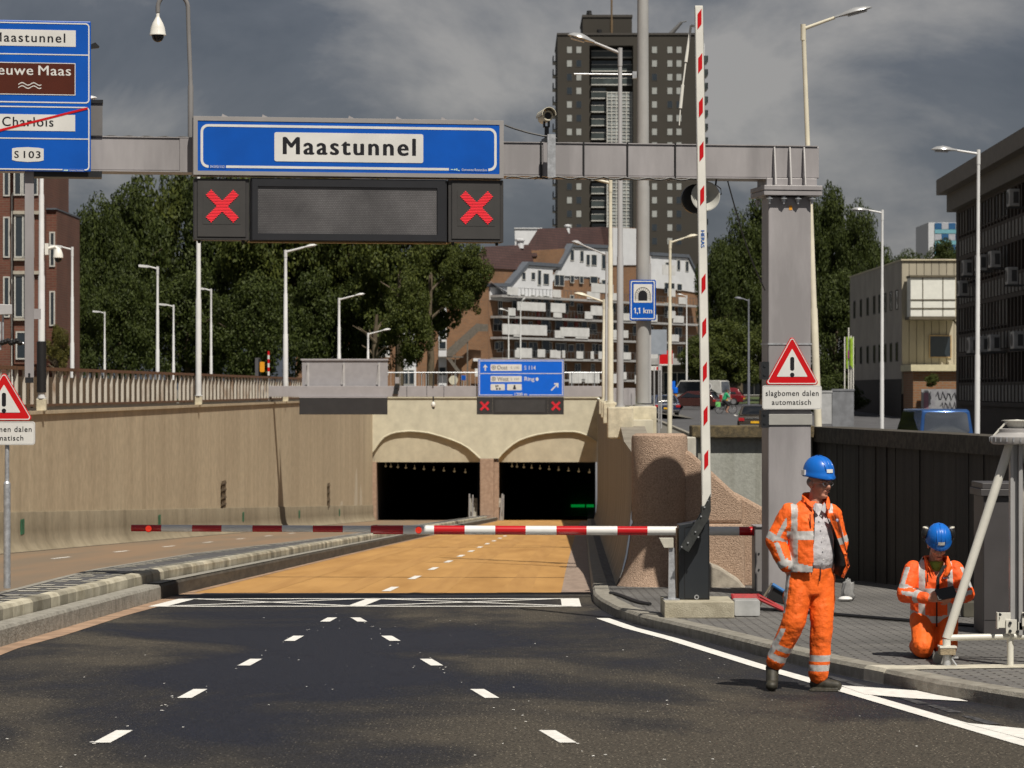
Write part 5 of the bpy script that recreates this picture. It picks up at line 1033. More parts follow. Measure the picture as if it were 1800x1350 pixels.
mb = MB()
for px in (715, 750, 780): mb.box(gx(px), gx(px + .8), -.205, .205, z(697.6), z(678.4))
mb.build('beam_joint', dark_metal, gan2)
mb = MB(); mb.box(gx(1110) , gx(1117), -.1, .1, -3, z(690)); mb.build('column', far_steel, gan2)
sb = thing('road_sign', 'grey back of a large ribbed road sign on the far gantry', 'sign', (pxx(605, YG), YG + .31, 0)); bx_ = lambda px: pxx(px, YG) - pxx(605, YG)
mb = MB(); mb.box(bx_(530), bx_(681), 0, .1, z(696), z(632)); mb.build('back_panel', M('sign_back_grey', (.33, .32, .335), .4, var=.07), sb)
mb = MB(); mb.box(bx_(528), bx_(682), -.06, .12, z(633.5), z(630.5)); mb.build('top_trim', far_steel, sb)
for px in (541, 604, 666):
    mb = MB(); mb.box(bx_(px - 1.6), bx_(px + 1.6), -.09, -.001, z(694), z(638)); mb.add([(bx_(px - 1.6), -.02, z(640)), (bx_(px - 6), -.02, z(676)), (bx_(px - 1.6), -.02, z(676)), (bx_(px - 1.6), -.06, z(640)), (bx_(px - 1.6), -.06, z(676))], [(0, 1, 2), (0, 3, 1), (3, 4, 1)]); mb.build('rib', M('rib_pale', (.48, .47, .47), .4), sb)
mb = MB(); mb.box(bx_(527), bx_(681), -.60, -.2, z(728.5), z(699.5)); mb.build('signal_housing', M('far_anthracite', (.034, .033, .035), .5, var=.1), sb, bevel=.01)
mb = MB(); mb.box(bx_(527), bx_(681), -.62, .1, z(699.4), z(697.6)); mb.build('bottom_rail', far_steel, sb)
ds = thing('direction_sign', 'blue far direction sign reading Oost and West, Ring, over the right tunnel mouth', 'sign', (pxx(915, YG), YG - .35, 0)); bx_ = lambda px: pxx(px, YG) - pxx(915, YG)
blue2 = M('sign_blue_far', (.0, .13, .72), .4, var=.05)
mb = MB(); mb.box(bx_(840), bx_(991.5), 0, .15, z(697.5), z(631)); mb.build('sign_box', far_steel, ds)
mb = MB(); mb.box(bx_(841.5), bx_(990), -.01, -.001, z(696), z(633)); mb.build('blue_panel', blue2, ds)
mb = MB(); ring(mb, [(bx_(842.5), z(694.8)), (bx_(989), z(694.8)), (bx_(989), z(634)), (bx_(842.5), z(634))], [(bx_(843.7), z(693.6)), (bx_(987.8), z(693.6)), (bx_(987.8), z(635.2)), (bx_(843.7), z(635.2))], -.016, -.01); mb.box(bx_(843), bx_(988), -.016, -.01, z(657.2), z(656)); mb.build('border', sign_white, ds)
mb = MB(); mb.box(bx_(901), bx_(930), -.018, -.016, z(695.2), z(692.5)); mb.build('border_gap', blue2, ds)
mb = MB()
for a, b, c_, d in ((862.5, 917, 640.5, 652), (862.5, 917, 661, 671.5), (862.5, 887.5, 675, 686), (891.5, 917, 675, 686)): mb.prism(rrect(bx_(a), bx_(b), z(d), z(c_), .03, 2), -.016, -.01)
mb.build('name_plate', sign_white, ds)
textfit('Oost', 18 * q, 7.2 * q, sign_black, ds, (bx_(883), -.017, z(646.2)), bold=.004); textfit('West', 20 * q, 7.2 * q, sign_black, ds, (bx_(884), -.017, z(666.2)), bold=.004)
textfit('S 100', 15 * q, 4 * q, M('faint_letters', (.25, .25, .25), .5), ds, (bx_(905), -.017, z(646.4)), name='small_lettering'); textfit('S 100', 15 * q, 4 * q, _mats['faint_letters'], ds, (bx_(905), -.017, z(666.4)), name='small_lettering')
textfit('S 114', 20 * q, 7.4 * q, sign_white, ds, (bx_(931.5), -.012, z(646.5)), bold=.008); textfit('Ring', 17.5 * q, 9.2 * q, sign_white, ds, (bx_(930.5), -.012, z(667)), bold=.02); textfit('1200 m', 22 * q, 5.6 * q, sign_white, ds, (bx_(915.5), -.019, z(693)), bold=.02)
mb = MB(); mb.prism([(bx_(944 + 2.6 * math.cos(R(a))), z(666.5) + 3.2 * q * math.sin(R(a))) for a in range(0, 360, 30)], -.012, -.0101); mb.build('ring_symbol', sign_white, ds)
mb = MB()
for py in (646.2, 666.2):
    ring(mb, [(bx_(868) + 3.6 * q * math.cos(R(a)), z(py) + 3.6 * q * math.sin(R(a))) for a in range(0, 360, 30)], [(bx_(868) + 2.7 * q * math.cos(R(a)), z(py) + 2.7 * q * math.sin(R(a))) for a in range(0, 360, 30)], -.0175, -.0161); mb.prism([(bx_(868) + 1.3 * q * math.cos(R(a)), z(py) + 1.3 * q * math.sin(R(a))) for a in range(0, 360, 45)], -.0175, -.0161)
for a, b, c_, d in ((871, 873, 677, 681), (874, 876, 677, 680), (872, 875, 682, 685), (877, 880, 682, 685), (903, 906, 677, 681), (902, 907, 681, 684.5)): mb.box(bx_(a), bx_(b), -.0175, -.0161, z(d), z(c_))
mb.build('symbols', sign_black, ds)
mb = MB(); A_ = lambda x, y: (bx_(x), z(y)); mb.prism([A_(852.2, 652), A_(854.2, 652), A_(854.2, 645.5), A_(857.5, 646.5), A_(853.2, 640.5), A_(849, 646.5), A_(852.2, 645.5)], -.012, -.0101); mb.prism([A_(968, 685.5), A_(969.7, 687), A_(979, 677.7), A_(979.3, 681.5), A_(981.3, 681), A_(981.6, 673.2), A_(973.7, 673.6), A_(973.5, 675.7), A_(977.4, 676)], -.012, -.0101); mb.build('arrow', sign_white, ds)
for px in (852, 977):
    o = thing('lane_signal', 'far square signal with a red cross, %s end under the far blue sign' % ('left' if px < 900 else 'right'), 'traffic signal', (pxx(px, YG), YG - .33, z(713.5)), 0, 'red cross lane signals on the far gantry')
    mb = MB(); mb.box(-13.8 * q, 13.8 * q, 0, .25, -15 * q, 15.5 * q); mb.build('housing', _mats['far_anthracite'], o, bevel=.01)
    x = led_cross(16.5 * q).build('red_cross', M('red_led_far', (.5, .02, .03), .4, emit=(1, .03, .05), es=.5), o); x.location = (0, -.012, 0)
o = thing('message_display', 'far blank dark display between the two small red crosses', 'display', (pxx(914.5, YG), YG - .32, z(714)))
mb = MB(); mb.box(-48.5 * q, 48.5 * q, 0, .25, -14.8 * q, 16 * q); mb.build('housing', _mats['far_anthracite'], o)
mb = MB(); mb.box(-44 * q, 43 * q, -.012, -.001, -11 * q, 11 * q); mb.build('screen', M('far_screen', (.055, .055, .057), .4, var=.1), o)
o = thing('dome_camera', 'tiny white dome camera hanging under the far gantry beam', 'camera', (pxx(762, YG), YG - .25, 0))
mb = MB(); mb.tube((0, 0, z(706)), (0, 0, z(697)), .03, n=6); mb.tube((0, 0, z(678)), (0, 0, z(655)), .03, n=6); mb.build('bracket', dark_metal, o)
mb = MB(); mb.ball((0, 0, z(711.5)), (.10, .10, .15), 12); mb.build('housing', white_paint, o, smooth=True)
mb = MB(); mb.ball((0, 0, z(716.5)), (.07, .07, .07), 10); mb.build('dome', black, o, smooth=True)
o = thing('detector', 'small dark detector box clamped on the far gantry beam right of the sign back', 'detector', (pxx(698, YG), YG - .25, 0))
mb = MB(); mb.box(-.10, .12, -.05, .1, z(682), z(676)); mb.box(-.13, .06, -.1, .05, z(693), z(684)); mb.build('box', dark_metal, o)
mb = MB(); mb.box(-.08, .11, 0, .06, z(674), z(663)); mb.build('panel', far_steel, o)
# ------------------------------------------------------------ things above and beyond the portal
YF = 192; q = YF / 5000
fen = thing('mesh_fence', 'grey mesh fence with tube frame on top of the tunnel portal', 'fence', (0, YF, 1.0))
fx_ = lambda px: pxx(px, YF)
mb = MB(); mb.tube((fx_(660), 0, pz(655, YF) - 1), (fx_(1060), 0, pz(655, YF) - 1), .04, n=6); mb.tube((fx_(660), 0, .2), (fx_(1060), 0, .2), .03, n=6); mb.build('rails', galv, fen)
for px in (680, 741, 749, 800, 861, 920, 985, 1005, 1045):
    mb = MB(); mb.tube((fx_(px), .05, 0), (fx_(px), .05, pz(654, YF) - 1), .04, n=6); mb.build('post', galv, fen)
mb = MB()
for x in frange(fx_(662), fx_(1058), .32): mb.box(x, x + .02, -.004, .004, .2, pz(655, YF) - 1)
o = mb.build('mesh_wires', pole_grey, fen)
def roadsign(name, label, px, py, Y, rpx, shape, mat, zb, post=True):
    q = Y / 5000; o = thing(name, label, 'sign', (pxx(px, Y), Y, zb)); zc = pz(py, Y) - zb; r = rpx * q; mb = MB()
    if shape == 'round': mb.lathe([(r, -.02), (r, .02)], 20, (0, 0, zc), 'y')
    elif shape == 'ring': ring(mb, [(r * math.cos(R(a)), zc + r * math.sin(R(a))) for a in range(0, 360, 18)], [(r * .8 * math.cos(R(a)), zc + r * .8 * math.sin(R(a))) for a in range(0, 360, 18)], -.02, .02)
    else: mb.box(-r, r, -.02, .02, zc - r * shape, zc + r * shape)
    mb.build('sign_plate', mat, o)
    if shape == 'ring': mb = MB(); mb.lathe([(r * .8, -.01), (r * .8, .01)], 18, (0, 0, zc), 'y'); mb.build('sign_back', M('sign_back_dark', (.1, .1, .11), .5), o)
    if post: mb = MB(); mb.tube((0, .03, 0), (0, .03, zc + r * .5), .035, n=8); mb.build('post', pole_grey, o)
    return o
roadsign('road_sign', 'round cream-backed traffic sign above the tunnel portal', 797, 668, 200, 8, 'round', cream, 1.0)
roadsign('road_sign', 'small blue square sign beside the round cream-backed sign', 815, 664, 203, 4.2, 1.0, sign_blue, 1.0)
roadsign('road_sign', 'blue square sign low before the trees at the left', 418, 621, 230, 8.5, 1.0, blue2, 1.0)
roadsign('road_sign', 'dark round sign with pale rim right of the raised barrier arm', 1244, 679, 180, 7, 'ring', pole_white, 0)
roadsign('road_sign', 'grey back of a rectangular sign behind the thick mast', 1158, 601, 130, 14, 1.55, M('sign_back_blue', (.30, .34, .40), .5, var=.1), -.6)
roadsign('road_sign', 'blue parking sign beside the cream street lamp', 1182, 677, 190, 5, 1.4, blue2, 0)
mb = MB(); rb_ = thing('banner', 'red advertising banner partly behind the cream street lamp', 'banner', (pxx(1171, 160), 160, 0)); q = .032
mb.prism([(-13 * q, pz(640, 160)), (11 * q, pz(640, 160)), (11 * q, pz(616, 160)), (5 * q, pz(614, 160)), (-12 * q, pz(626, 160))], -.05, .05); mb.build('cloth', sign_red, rb_)
mb = MB(); mb.box(-13 * q, 11 * q, -.06, .06, pz(642.5, 160), pz(640.1, 160)); mb.build('white_edge', sign_white, rb_)
mb = MB(); mb.tube((-9 * q, 0, zR(160)), (-9 * q, 0, pz(630, 160)), .05, n=8); mb.build('post', pole_grey, rb_)
rws = thing('marker_board', 'small red and white marker boards behind the thick mast', 'marker board', (pxx(1150, 140), 140, 0)); q = .028
mb = MB(); mb.box(-8 * q, 11 * q, 0, .05, pz(651, 140), pz(643.5, 140)); mb.build('board', sign_white, rws)
mb = MB(); mb.box(4 * q, 9 * q, -.01, 0, pz(650, 140), pz(645, 140)); mb.build('red_patch', sign_red, rws)
mb = MB(); mb.tube((0, .03, zR(140)), (0, .03, pz(645, 140)), .04, n=8); mb.build('post', pole_grey, rws)
o = thing('bollard', 'orange bollard with blue top on the grass beyond the street', 'bollard', (pxx(1187, 215), 215, zR(215)))
mb = MB(); mb.tube((0, 0, 0), (0, 0, 1.35), .13, .12, n=12); mb.build('post', M('bollard_orange', (.7, .25, .01), .5), o)
mb = MB(); mb.lathe([(.13, 1.35), (.2, 1.4), (.2, 1.75), (.05, 1.85)], 12); mb.build('blue_top', blue2, o)
o = thing('control_box', 'small orange-yellow box on a post at the railing', 'control box', (pxx(461, 126), 126, 1.2)); q = 126 / 5000
mb = MB(); mb.prism(rrect(-4 * q, 4 * q, pz(654, 126) - 1.2, pz(636, 126) - 1.2, .05), -.08, .08); mb.build('box', M('box_orange', (.75, .32, .01), .5), o)
mb = MB(); mb.tube((-5 * q, .1, 0), (-5 * q, .1, pz(630, 126) - 1.2), .05, n=8); mb.build('post', dark_metal, o)
o = thing('marker_post', 'red and white striped post near the orange-yellow box', 'post', (pxx(472, 140), 140, 1.0)); q = .028
for k in range(6): mb = MB(); a = pz(660, 140) - 1 + k * .20; mb.tube((0, 0, a), (0, 0, a + .2), .055, n=8); mb.build('band', sign_white if k % 2 == 0 else sign_red, o)
mb = MB(); mb.tube((0, 0, 0), (0, 0, pz(660, 140) - 1), .03, n=6); mb.build('post', pole_grey, o)
fl = thing('flag', 'lime green flag with a purple mark beside the beige building', 'flag', (pxx(1493, 185), 185, zR(185))); q = .037
mb = MB(); n = 8
for i in range(n):
    f = lambda t: (-5 * q + 13 * q * t, .12 * math.sin(t * 9))
    a, b = f(i / n), f((i + 1) / n); mb.box(a[0], b[0] + .015, a[1] - .01, a[1] + .03, pz(648 - 6 * math.sin(i * .5), 185) - zR(185), pz(594 - 2 * math.cos(i * 2.), 185) - zR(185))
mb.build('cloth', M('lime_cloth', (.30, .48, .03), .7, var=.2), fl)
mb = MB(); mb.box(-3 * q, 0, -.03, -.02, pz(630, 185) - zR(185), pz(616, 185) - zR(185)); mb.build('purple_mark', M('purple', (.25, .03, .18), .7), fl)
for dx, yt in ((-8, 592), (-1, 576), (3, 590), (7, 592)): mb = MB(); mb.tube((dx * q, .08, 0), (dx * q, .08, pz(yt, 185) - zR(185)), .04, n=8); mb.build('flagpole', white_paint, fl)
def panel(name, label, cat, px0, px1, y0, y1, Y, mat, th=.15):
    mb = MB(); mb.box(pxx(px0, Y), pxx(px1, Y), Y, Y + th, pz(y1, Y), pz(y0, Y)); mb.box(pxx(px0, Y) - .03, pxx(px1, Y) + .03, Y - .03, Y + th + .03, pz(y0, Y) + .001, pz(y0, Y) + .1); o = mb.build(name, mat); return tag(o, label, cat)
panel('board_fence', 'pale grey board fence right of the leaning lamp post', 'fence', 1440, 1462, 690, 745, 150, M('pale_board', (.42, .43, .44), .7, var=.15, scale=2))
panel('board_fence', 'bluish grey metal fence left of the beige building', 'fence', 1463, 1501, 687, 750, 152, M('blue_board', (.20, .21, .23), .7, var=.2, scale=2))
# ------------------------------------------------------------ vehicles
glass_d = M('car_glass', (.008, .010, .013), .05, spec=.9, var=.05); tyre = M('tyre', (.012, .012, .012), .8); rimm = M('rim', (.4, .4, .42), .3, metal=.6)
glass_r = M('tinted_glass', (.22, .24, .27), .09, metal=.8, var=.05); red_l = M('tail_red', (.4, .01, .015), .15, var=.05, coat=1.0); plate_y = M('plate_yellow', (.75, .42, .02), .4); plate_blk = M('plate_black', (.02, .02, .02), .4)
def vehicle(name, label, cat, X, Y, z, yaw, paint, L=4.2, W=1.8, H=1.48, kind='hatch', plate='rear'):
    """local +y is the front; the rear faces -y"""
    o = thing(name, label, cat, (X, Y, z), yaw)
    if kind == 'van': low = [(-L / 2, .3), (-L / 2 - .02, .6), (-L / 2 + .0, 1.05), (L / 2 - .75, 1.05), (L / 2 - .1, .9), (L / 2, .65), (L / 2, .3)]; gh = [(-L / 2 + .01, 1.05, 1), (-L / 2 + .12, H - .05, .88), (-L / 2 + .25, H, .83), (L / 2 - 1.5, H, .82), (L / 2 - .8, 1.05, .97)]
    else: low = [(-L / 2 + .03, .28), (-L / 2, .5), (-L / 2 + .02, .75), (-L / 2 + .1, .92), (L / 2 - 1.0, .93), (L / 2 - .25, .78), (L / 2, .6), (L / 2, .28)]; gh = [(-L / 2 + .12, .92, .97), (-L / 2 + .5, H - .06, .78), (-L / 2 + .8, H, .74), (L / 2 - 1.9, H - .03, .74), (L / 2 - 1.05, .93, .95)]
    mb = MB(); n = len(low); wz = lambda zz: W / 2 * (1.0 if .45 < zz < .85 else .96)
    vs = [(-wz(zz), y, zz) for y, zz in low] + [(wz(zz), y, zz) for y, zz in low]
    mb.add(vs, [tuple(range(n)), tuple(range(2 * n - 1, n - 1, -1))] + [(i, n + i, n + (i + 1) % n, (i + 1) % n) for i in range(n)])
    m = len(gh); vs = [(-W / 2 * k, y, zz) for y, zz, k in gh] + [(W / 2 * k, y, zz) for y, zz, k in gh]
    mb.add(vs, [tuple(range(m)), tuple(range(2 * m - 1, m - 1, -1))] + [(i, m + i, m + (i + 1) % m, (i + 1) % m) for i in range(m)])
    mb.build('body', paint, o, smooth=35, bevel=.05)
    def onq(a, b, t0, t1, s0, s1, off):
        (y0, z0, k0), (y1, z1, k1) = a, b; pts = []
        for t, s in ((t0, s0), (t0, s1), (t1, s1), (t1, s0)):
            pts.append(Vector((W / 2 * (k0 + (k1 - k0) * t) * s, y0 + (y1 - y0) * t, z0 + (z1 - z0) * t)))
        nn = (pts[1] - pts[0]).cross(pts[3] - pts[0]).normalized(); nn = nn * off * (1 if nn.y * (1 if off > 0 else 1) < 0 else -1)
        return [p + nn for p in pts]
    mb = MB(); a = onq(gh[0], gh[1], .10, .95, -.86, .86, .014); f = lambda s_, t_: (a[0] * (1 - s_) + a[1] * s_) * (1 - t_) + (a[3] * (1 - s_) + a[2] * s_) * t_; nn = (a[1] - a[0]).cross(a[3] - a[0]).normalized(); nn = nn if nn.y < 0 else -nn
    rp_ = rrect(0.0, 1.0, 0.0, 1.0, .13, 4); vs = [f(.5, .5) + nn * .035] + [f(.5 + (s_ - .5) * .6, .5 + (t_ - .5) * .6) + nn * .025 for s_, t_ in rp_] + [f(s_, t_) for s_, t_ in rp_]; k_ = len(rp_)
    mb.add(vs, [(0, 1 + i, 1 + (i + 1) % k_) for i in range(k_)] + [(1 + i, 1 + k_ + i, 1 + k_ + (i + 1) % k_, 1 + (i + 1) % k_) for i in range(k_)]); rwin = mb.build('rear_window', glass_r if kind == 'van' else glass_d, o, smooth=80)
    mb = MB(); b = onq(gh[-1], gh[-2], .08, .92, -.9, .9, -.012); b = [Vector((p.x, p.y + .02, p.z + .01)) for p in b]; mb.add(b, [(0, 1, 2, 3)]); mb.build('windscreen', glass_d, o)
    for sg in (1, -1):
        mb = MB(); k0, k1 = gh[0][2], gh[2][2]; zb_, zt_ = gh[0][1] + .05, H - .1; y0, y1 = gh[1][0] + .22, gh[3][0] - .05
        mb.add([(sg * (W / 2 * (k0 - .02) + .012), y0 - .12, zb_), (sg * (W / 2 * (k0 - .02) + .012), y1 + .55, zb_), (sg * (W / 2 * k1 * 1.01 + .018), y1 + .02, zt_), (sg * (W / 2 * k1 * 1.01 + .018), y0, zt_)], [(0, 1, 2, 3)]); mb.build('side_window', glass_d, o)
        mb = MB(); zt = 1.0 if kind == 'van' else .80; h_ = .42 if kind == 'van' else .17; mb.box(sg * W / 2 * .98 - (.30 if sg > 0 else 0) if kind != 'van' else sg * W / 2 * .97 - (.14 if sg > 0 else 0), (sg * W / 2 * .98 + (.30 if sg < 0 else 0)) if kind != 'van' else sg * W / 2 * .97 + (.14 if sg < 0 else 0), -L / 2 - .03, -L / 2 + .2, zt - h_, zt); mb.build('tail_light', red_l, o, bevel=.02)
        mb = MB(); mb.box(sg * W * .36 - .16, sg * W * .36 + .16, L / 2 - .18, L / 2 + .012, .58, .72); mb.build('headlight', M('headlight', (.7, .72, .75), .1, coat=1), o, bevel=.02)
        for yy in (-L / 2 + .8, L / 2 - .8):
            w_ = MB(); w_.lathe([(.2, -.1), (.31, -.1), (.32, 0), (.31, .1), (.2, .1)], 20, (sg * (W / 2 - .1), yy, .32), 'x'); wo = w_.build('wheel', tyre, o, smooth=35); r_ = MB(); r_.lathe([(.19, sg * .005), (.2, sg * .012)], 14, (sg * W / 2, yy, .32), 'x'); r_.build('rim', rimm, wo)
    mb = MB(); mb.box(-.27, .27, -L / 2 - .045, -L / 2 + .04, .52, .63); mb.build('number_plate', plate_y, o)
    mb = MB(); mb.box(-W * .46, W * .46, -L / 2 - .05, -L / 2 + .1, .27, .46); mb.build('bumper', M('bumper_dark', (.03, .03, .032), .5), o, bevel=.03)
    if kind == 'hatch': mb = MB(); mb.box(-W * .3, W * .3, -L / 2 - .015, -L / 2 + .02, .78, .80); mb.build('chrome_strip', galv, o)
    return o
Y = 150; vehicle('parked_car', 'dark brown hatchback seen from behind, beside the gantry column, red tail lights and yellow plate', 'car', pxx(1326, Y) + .05, Y, zR(Y), R(-4), M('car_brown', (.055, .046, .036), .25, metal=.3, coat=.8), W=1.85)
Y = 97; vehicle('parked_van', 'blue van behind the black wall with sky reflected in its rear window', 'van', pxx(1636, Y), Y, zR(Y) + .05, R(5), M('car_blue', (.03, .10, .30), .25, metal=.4, coat=.8), L=4.6, W=1.85, H=1.95, kind='van')
Y = 230; vehicle('parked_van', 'white delivery van among the parked cars behind the raised barrier arm', 'van', pxx(1218, Y) + .3, Y, zR(Y) + .1, R(62), M('car_white', (.50, .50, .48), .3, coat=.6), L=5.2, W=1.95, H=2.15, kind='van')
Y = 222; vehicle('parked_car', 'dark red parked car in front of the white delivery van', 'car', pxx(1217, Y), Y, zR(Y), R(70), M('car_maroon', (.055, .014, .012), .25, coat=.8))
Y = 238; vehicle('parked_car', 'bright red parked car between the barrier arm and the cyclist', 'car', pxx(1264, Y), Y, zR(Y) + .1, R(80), M('car_red', (.15, .010, .015), .25, coat=.8))
Y = 195; vehicle('parked_car', 'dark blue parked car left of the cream street lamp', 'car', pxx(1163, Y), Y, zR(Y), R(8), M('car_navy', (.012, .025, .07), .25, coat=.8))
# bicycle with rider
Y = 205; bz = zR(Y); bi = thing('bicycle', 'bicycle under the rider in green on the upper street', 'bicycle', (pxx(1276, Y), Y, bz), R(18))
for x in (-.52, .52):
    mb = MB(); r_ = [(x + .33 * math.cos(R(a)), 0, .34 + .33 * math.sin(R(a))) for a in range(0, 361, 15)]; mb.path(r_, .02, 6, cap=False); wo = mb.build('wheel', tyre, bi)
    mb = MB()
    for a in range(0, 180, 30): mb.tube((x - .32 * math.cos(R(a)), 0, .34 - .32 * math.sin(R(a))), (x + .32 * math.cos(R(a)), 0, .34 + .32 * math.sin(R(a))), .004, n=4)
    mb.build('spokes', galv, wo)
mb = MB()
for a, b in (((-.52, .34), (-.05, .32)), ((-.05, .32), (-.2, .85)), ((-.2, .8), (.38, .85)), ((-.05, .32), (.4, .75)), ((.35, .98), (.52, .34)), ((-.52, .34), (-.18, .75))): mb.tube((a[0], 0, a[1]), (b[0], 0, b[1]), .02, n=8)
mb.build('frame', dark_metal, bi)
mb = MB(); mb.ball((-.22, 0, .9), (.14, .09, .04), 10); mb.build('saddle', black, bi); mb = MB(); mb.tube((.35, -.28, 1.02), (.35, .28, 1.02), .015, n=6); mb.tube((.35, 0, .98), (.35, 0, 1.02), .015, n=6); mb.build('handlebar', galv, bi)
mb = MB(); mb.prism(rrect(-.75, -.40, .5, .85, .05), .10, .25); o = mb.build('pannier', M('bright_green', (.15, .55, .15), .6)); o.location = (bi.location.x, Y - .3, bz); tag(o, 'bright green bag on the rear of the bicycle', 'bag')
# ------------------------------------------------------------ buildings
pane_d = M('window_pane', (.03, .04, .05), .08, spec=.8, var=.2, scale=.5); frame_w = M('window_frame_white', (.55, .55, .52), .5); pane_l = M('window_blind', (.37, .39, .38), .35, var=.12, scale=.3)
_wm = {}
def window(parent, x, z0, z1, wd, y=-.03, pane=None, frame=None, bars=1, name='window'):
    pane = pane or pane_d; frame = frame or frame_w; key = (round(wd, 2), round(z1 - z0, 2), pane.name, frame.name, bars)
    if key not in _wm:
        mb = MB(); h = z1 - z0; f = .07
        mb.box(-wd / 2 + f, wd / 2 - f, .03, .05, f, h - f, 1)
        for a, b, c_, d in ((-wd / 2, wd / 2, 0, f), (-wd / 2, wd / 2, h - f, h), (-wd / 2, -wd / 2 + f, f, h - f), (wd / 2 - f, wd / 2, f, h - f)): mb.box(a, b, 0, .06, c_, d)
        for k in range(1, bars): xx = -wd / 2 + wd * k / bars; mb.box(xx - .04, xx + .04, 0.002, .058, f, h - f)
        _wm[key] = mb.mesh(name, [frame, pane])
    o = bpy.data.objects.new(name, _wm[key]); C.objects.link(o); o.parent = parent; o.location = (x, y, z0); return o
def plane_u(px, X0, Y0, th, dy=0.0):
    k = (px - 900) / FPX; c, s = math.cos(th), math.sin(th); Xa, Ya = X0 + s * dy, Y0 - c * dy
    u = (k * Ya - Xa) / (c - k * s); return u, Ya + u * s
# A: stepped white and brick apartments
YA0, XA0 = 360.0, pxx(858, 360.0); tha = math.atan2(48, 29.4)
apt = thing('apartment_building', 'stepped apartment block with white upper floors, brick below and rows of balconies', 'building', (XA0, YA0, 0), tha)
def U(px, py): u, Y = plane_u(px, XA0, YA0, tha); return (u, pz(py, Y))
brick = brickmat('orange_brick', (.27, .125, .052), (.21, .095, .042), (.21, .15, .10), .5, .16, .03, .85, 'sz', .1, .25, .25)
white_clad = M('white_cladding', (.66, .68, .71), .6, var=.06, scale=.6)
L = U(1226, 600)[0]
prof = [(0, -.5), (L, -.5), U(1226, 492), U(1207, 453), U(1142, 449), U(1116, 401), U(1076, 399), U(1072, 437), U(1003, 434), U(983, 470), U(925, 466), U(893, 504), (0, U(860, 504)[1])]
tile = brickmat('maroon_tiles', (.080, .040, .036), (.062, .031, .029), (.04, .023, .022), .6, .35, .05, .7, 'sz', .2, .2, .3)
mb = MB(); mb.box(0, L - .3, 3.2, 11, -.5, 12.5); mb.prism(prof, 0, 3.0, 0, [0, 0] + [1] * (len(prof) - 3) + [0]); mb.build('wall', [brick, tile], apt)
mb = MB()
for poly in ([(860, 505), (893, 505), (925, 467), (983, 471), (970, 474), (969, 528), (905, 527), (893, 531), (860, 527)], [(970, 495), (983, 471), (1003, 435), (1072, 438), (1072, 497), (1053, 497), (1053, 488), (970, 484)], [(1076, 400), (1116, 402), (1140, 450), (1116, 466), (1076, 466)], [(1142, 450), (1207, 454), (1226, 494), (1226, 515), (1195, 510), (1142, 506)]):
    mb.prism([U(*p) for p in poly], -.16, -.001)
mb.build('white_facade', white_clad, apt)
slate = M('slate_edge', (.10, .115, .14), .6)
mb = MB()
for a, b in (((860, 504), (893, 504)), ((893, 504), (925, 466)), ((925, 466), (983, 470)), ((983, 470), (1003, 434)), ((1003, 434), (1072, 437)), ((1142, 449), (1207, 453)), ((1207, 453), (1226, 492))):
    (u0_, z0_), (u1_, z1_) = U(*a), U(*b); mb.add([(u0_, -.4, z0_), (u1_, -.4, z1_), (u1_, -.4, z1_ + .45), (u0_, -.4, z0_ + .45), (u0_, .6, z0_), (u1_, .6, z1_), (u1_, .6, z1_ + .45), (u0_, .6, z0_ + .45)], [(0, 1, 2, 3), (4, 7, 6, 5), (0, 4, 5, 1), (2, 6, 7, 3), (0, 3, 7, 4), (1, 5, 6, 2)])
mb.build('roof_edge', slate, apt)
tile = brickmat('maroon_tiles', (.095, .045, .04), (.075, .035, .032), (.045, .025, .024), .6, .35, .05, .7, 'sz', .2, .2, .3)
for poly in ([(948, 437), (967, 401), (1080, 398), (1076, 440)], [(855, 457), (872, 433), (957, 429), (948, 462)]):
    pp = [U(*p) for p in poly]; mb = MB(); (a0, b0), (a1, b1), (a2, b2), (a3, b3) = pp
    mb.add([(a0, .4, b0 - 1), (a3, .4, b3 - 1), (a2, 1.8, b2), (a1, 1.8, b1), (a0, 2.9, b0 - 1), (a3, 2.9, b3 - 1)], [(0, 1, 2, 3), (0, 3, 4), (1, 5, 2), (3, 2, 5, 4)]); mb.build('roof', tile, apt)
pp = [U(*p) for p in ((947, 466), (951, 440), (996, 437), (985, 470))]; mb = MB(); mb.prism(pp, .2, 2.2); pp = [U(*p) for p in ((858, 505), (858, 468), (945, 466), (926, 468), (893, 505))]; mb.prism(pp, .6, 2.6); mb.build('dormer_wall', brick, apt)
for px, py, w_ in ((1018, 403, 9), (935, 428, 14)):
    u_, z_ = U(px, py); mb = MB(); mb.lathe([(w_ * .035, z_ - .6), (w_ * .035, z_ + .3), (w_ * .05, z_ + .4), (w_ * .05, z_ + .6), (w_ * .02, z_ + .7)], 10, (u_, 1.8, 0)); mb.build('chimney', white_clad, apt)
conc_slab = M('balcony_slab', (.38, .38, .38), .8, var=.15); bal_p = M('balcony_panel', (.64, .65, .65), .6, var=.1, scale=1.2); railm = M('balcony_rail', (.10, .105, .11), .6)
Z = lambda a: 860 + a / 4.737
Zy = lambda a: 380 + a / 4.737
for fl_ in (3.15, 5.85, 8.5, 11.15, 13.8):
    mb = MB(); mb.box(.3, L - (2 if fl_ > 12 else .5), -1.9, -.17, fl_ - .28, fl_); mb.build('balcony_slab', conc_slab, apt)
    mb = MB(); mb.box(.3, L - (2 if fl_ > 12 else .5), -1.9, -1.86, fl_ + .95, fl_ + 1.0)
    for uu in frange(.4, L - 2.2, .9): mb.box(uu, uu + .05, -1.9, -1.86, fl_, fl_ + .95)
    mb.build('balcony_rail', railm, apt)
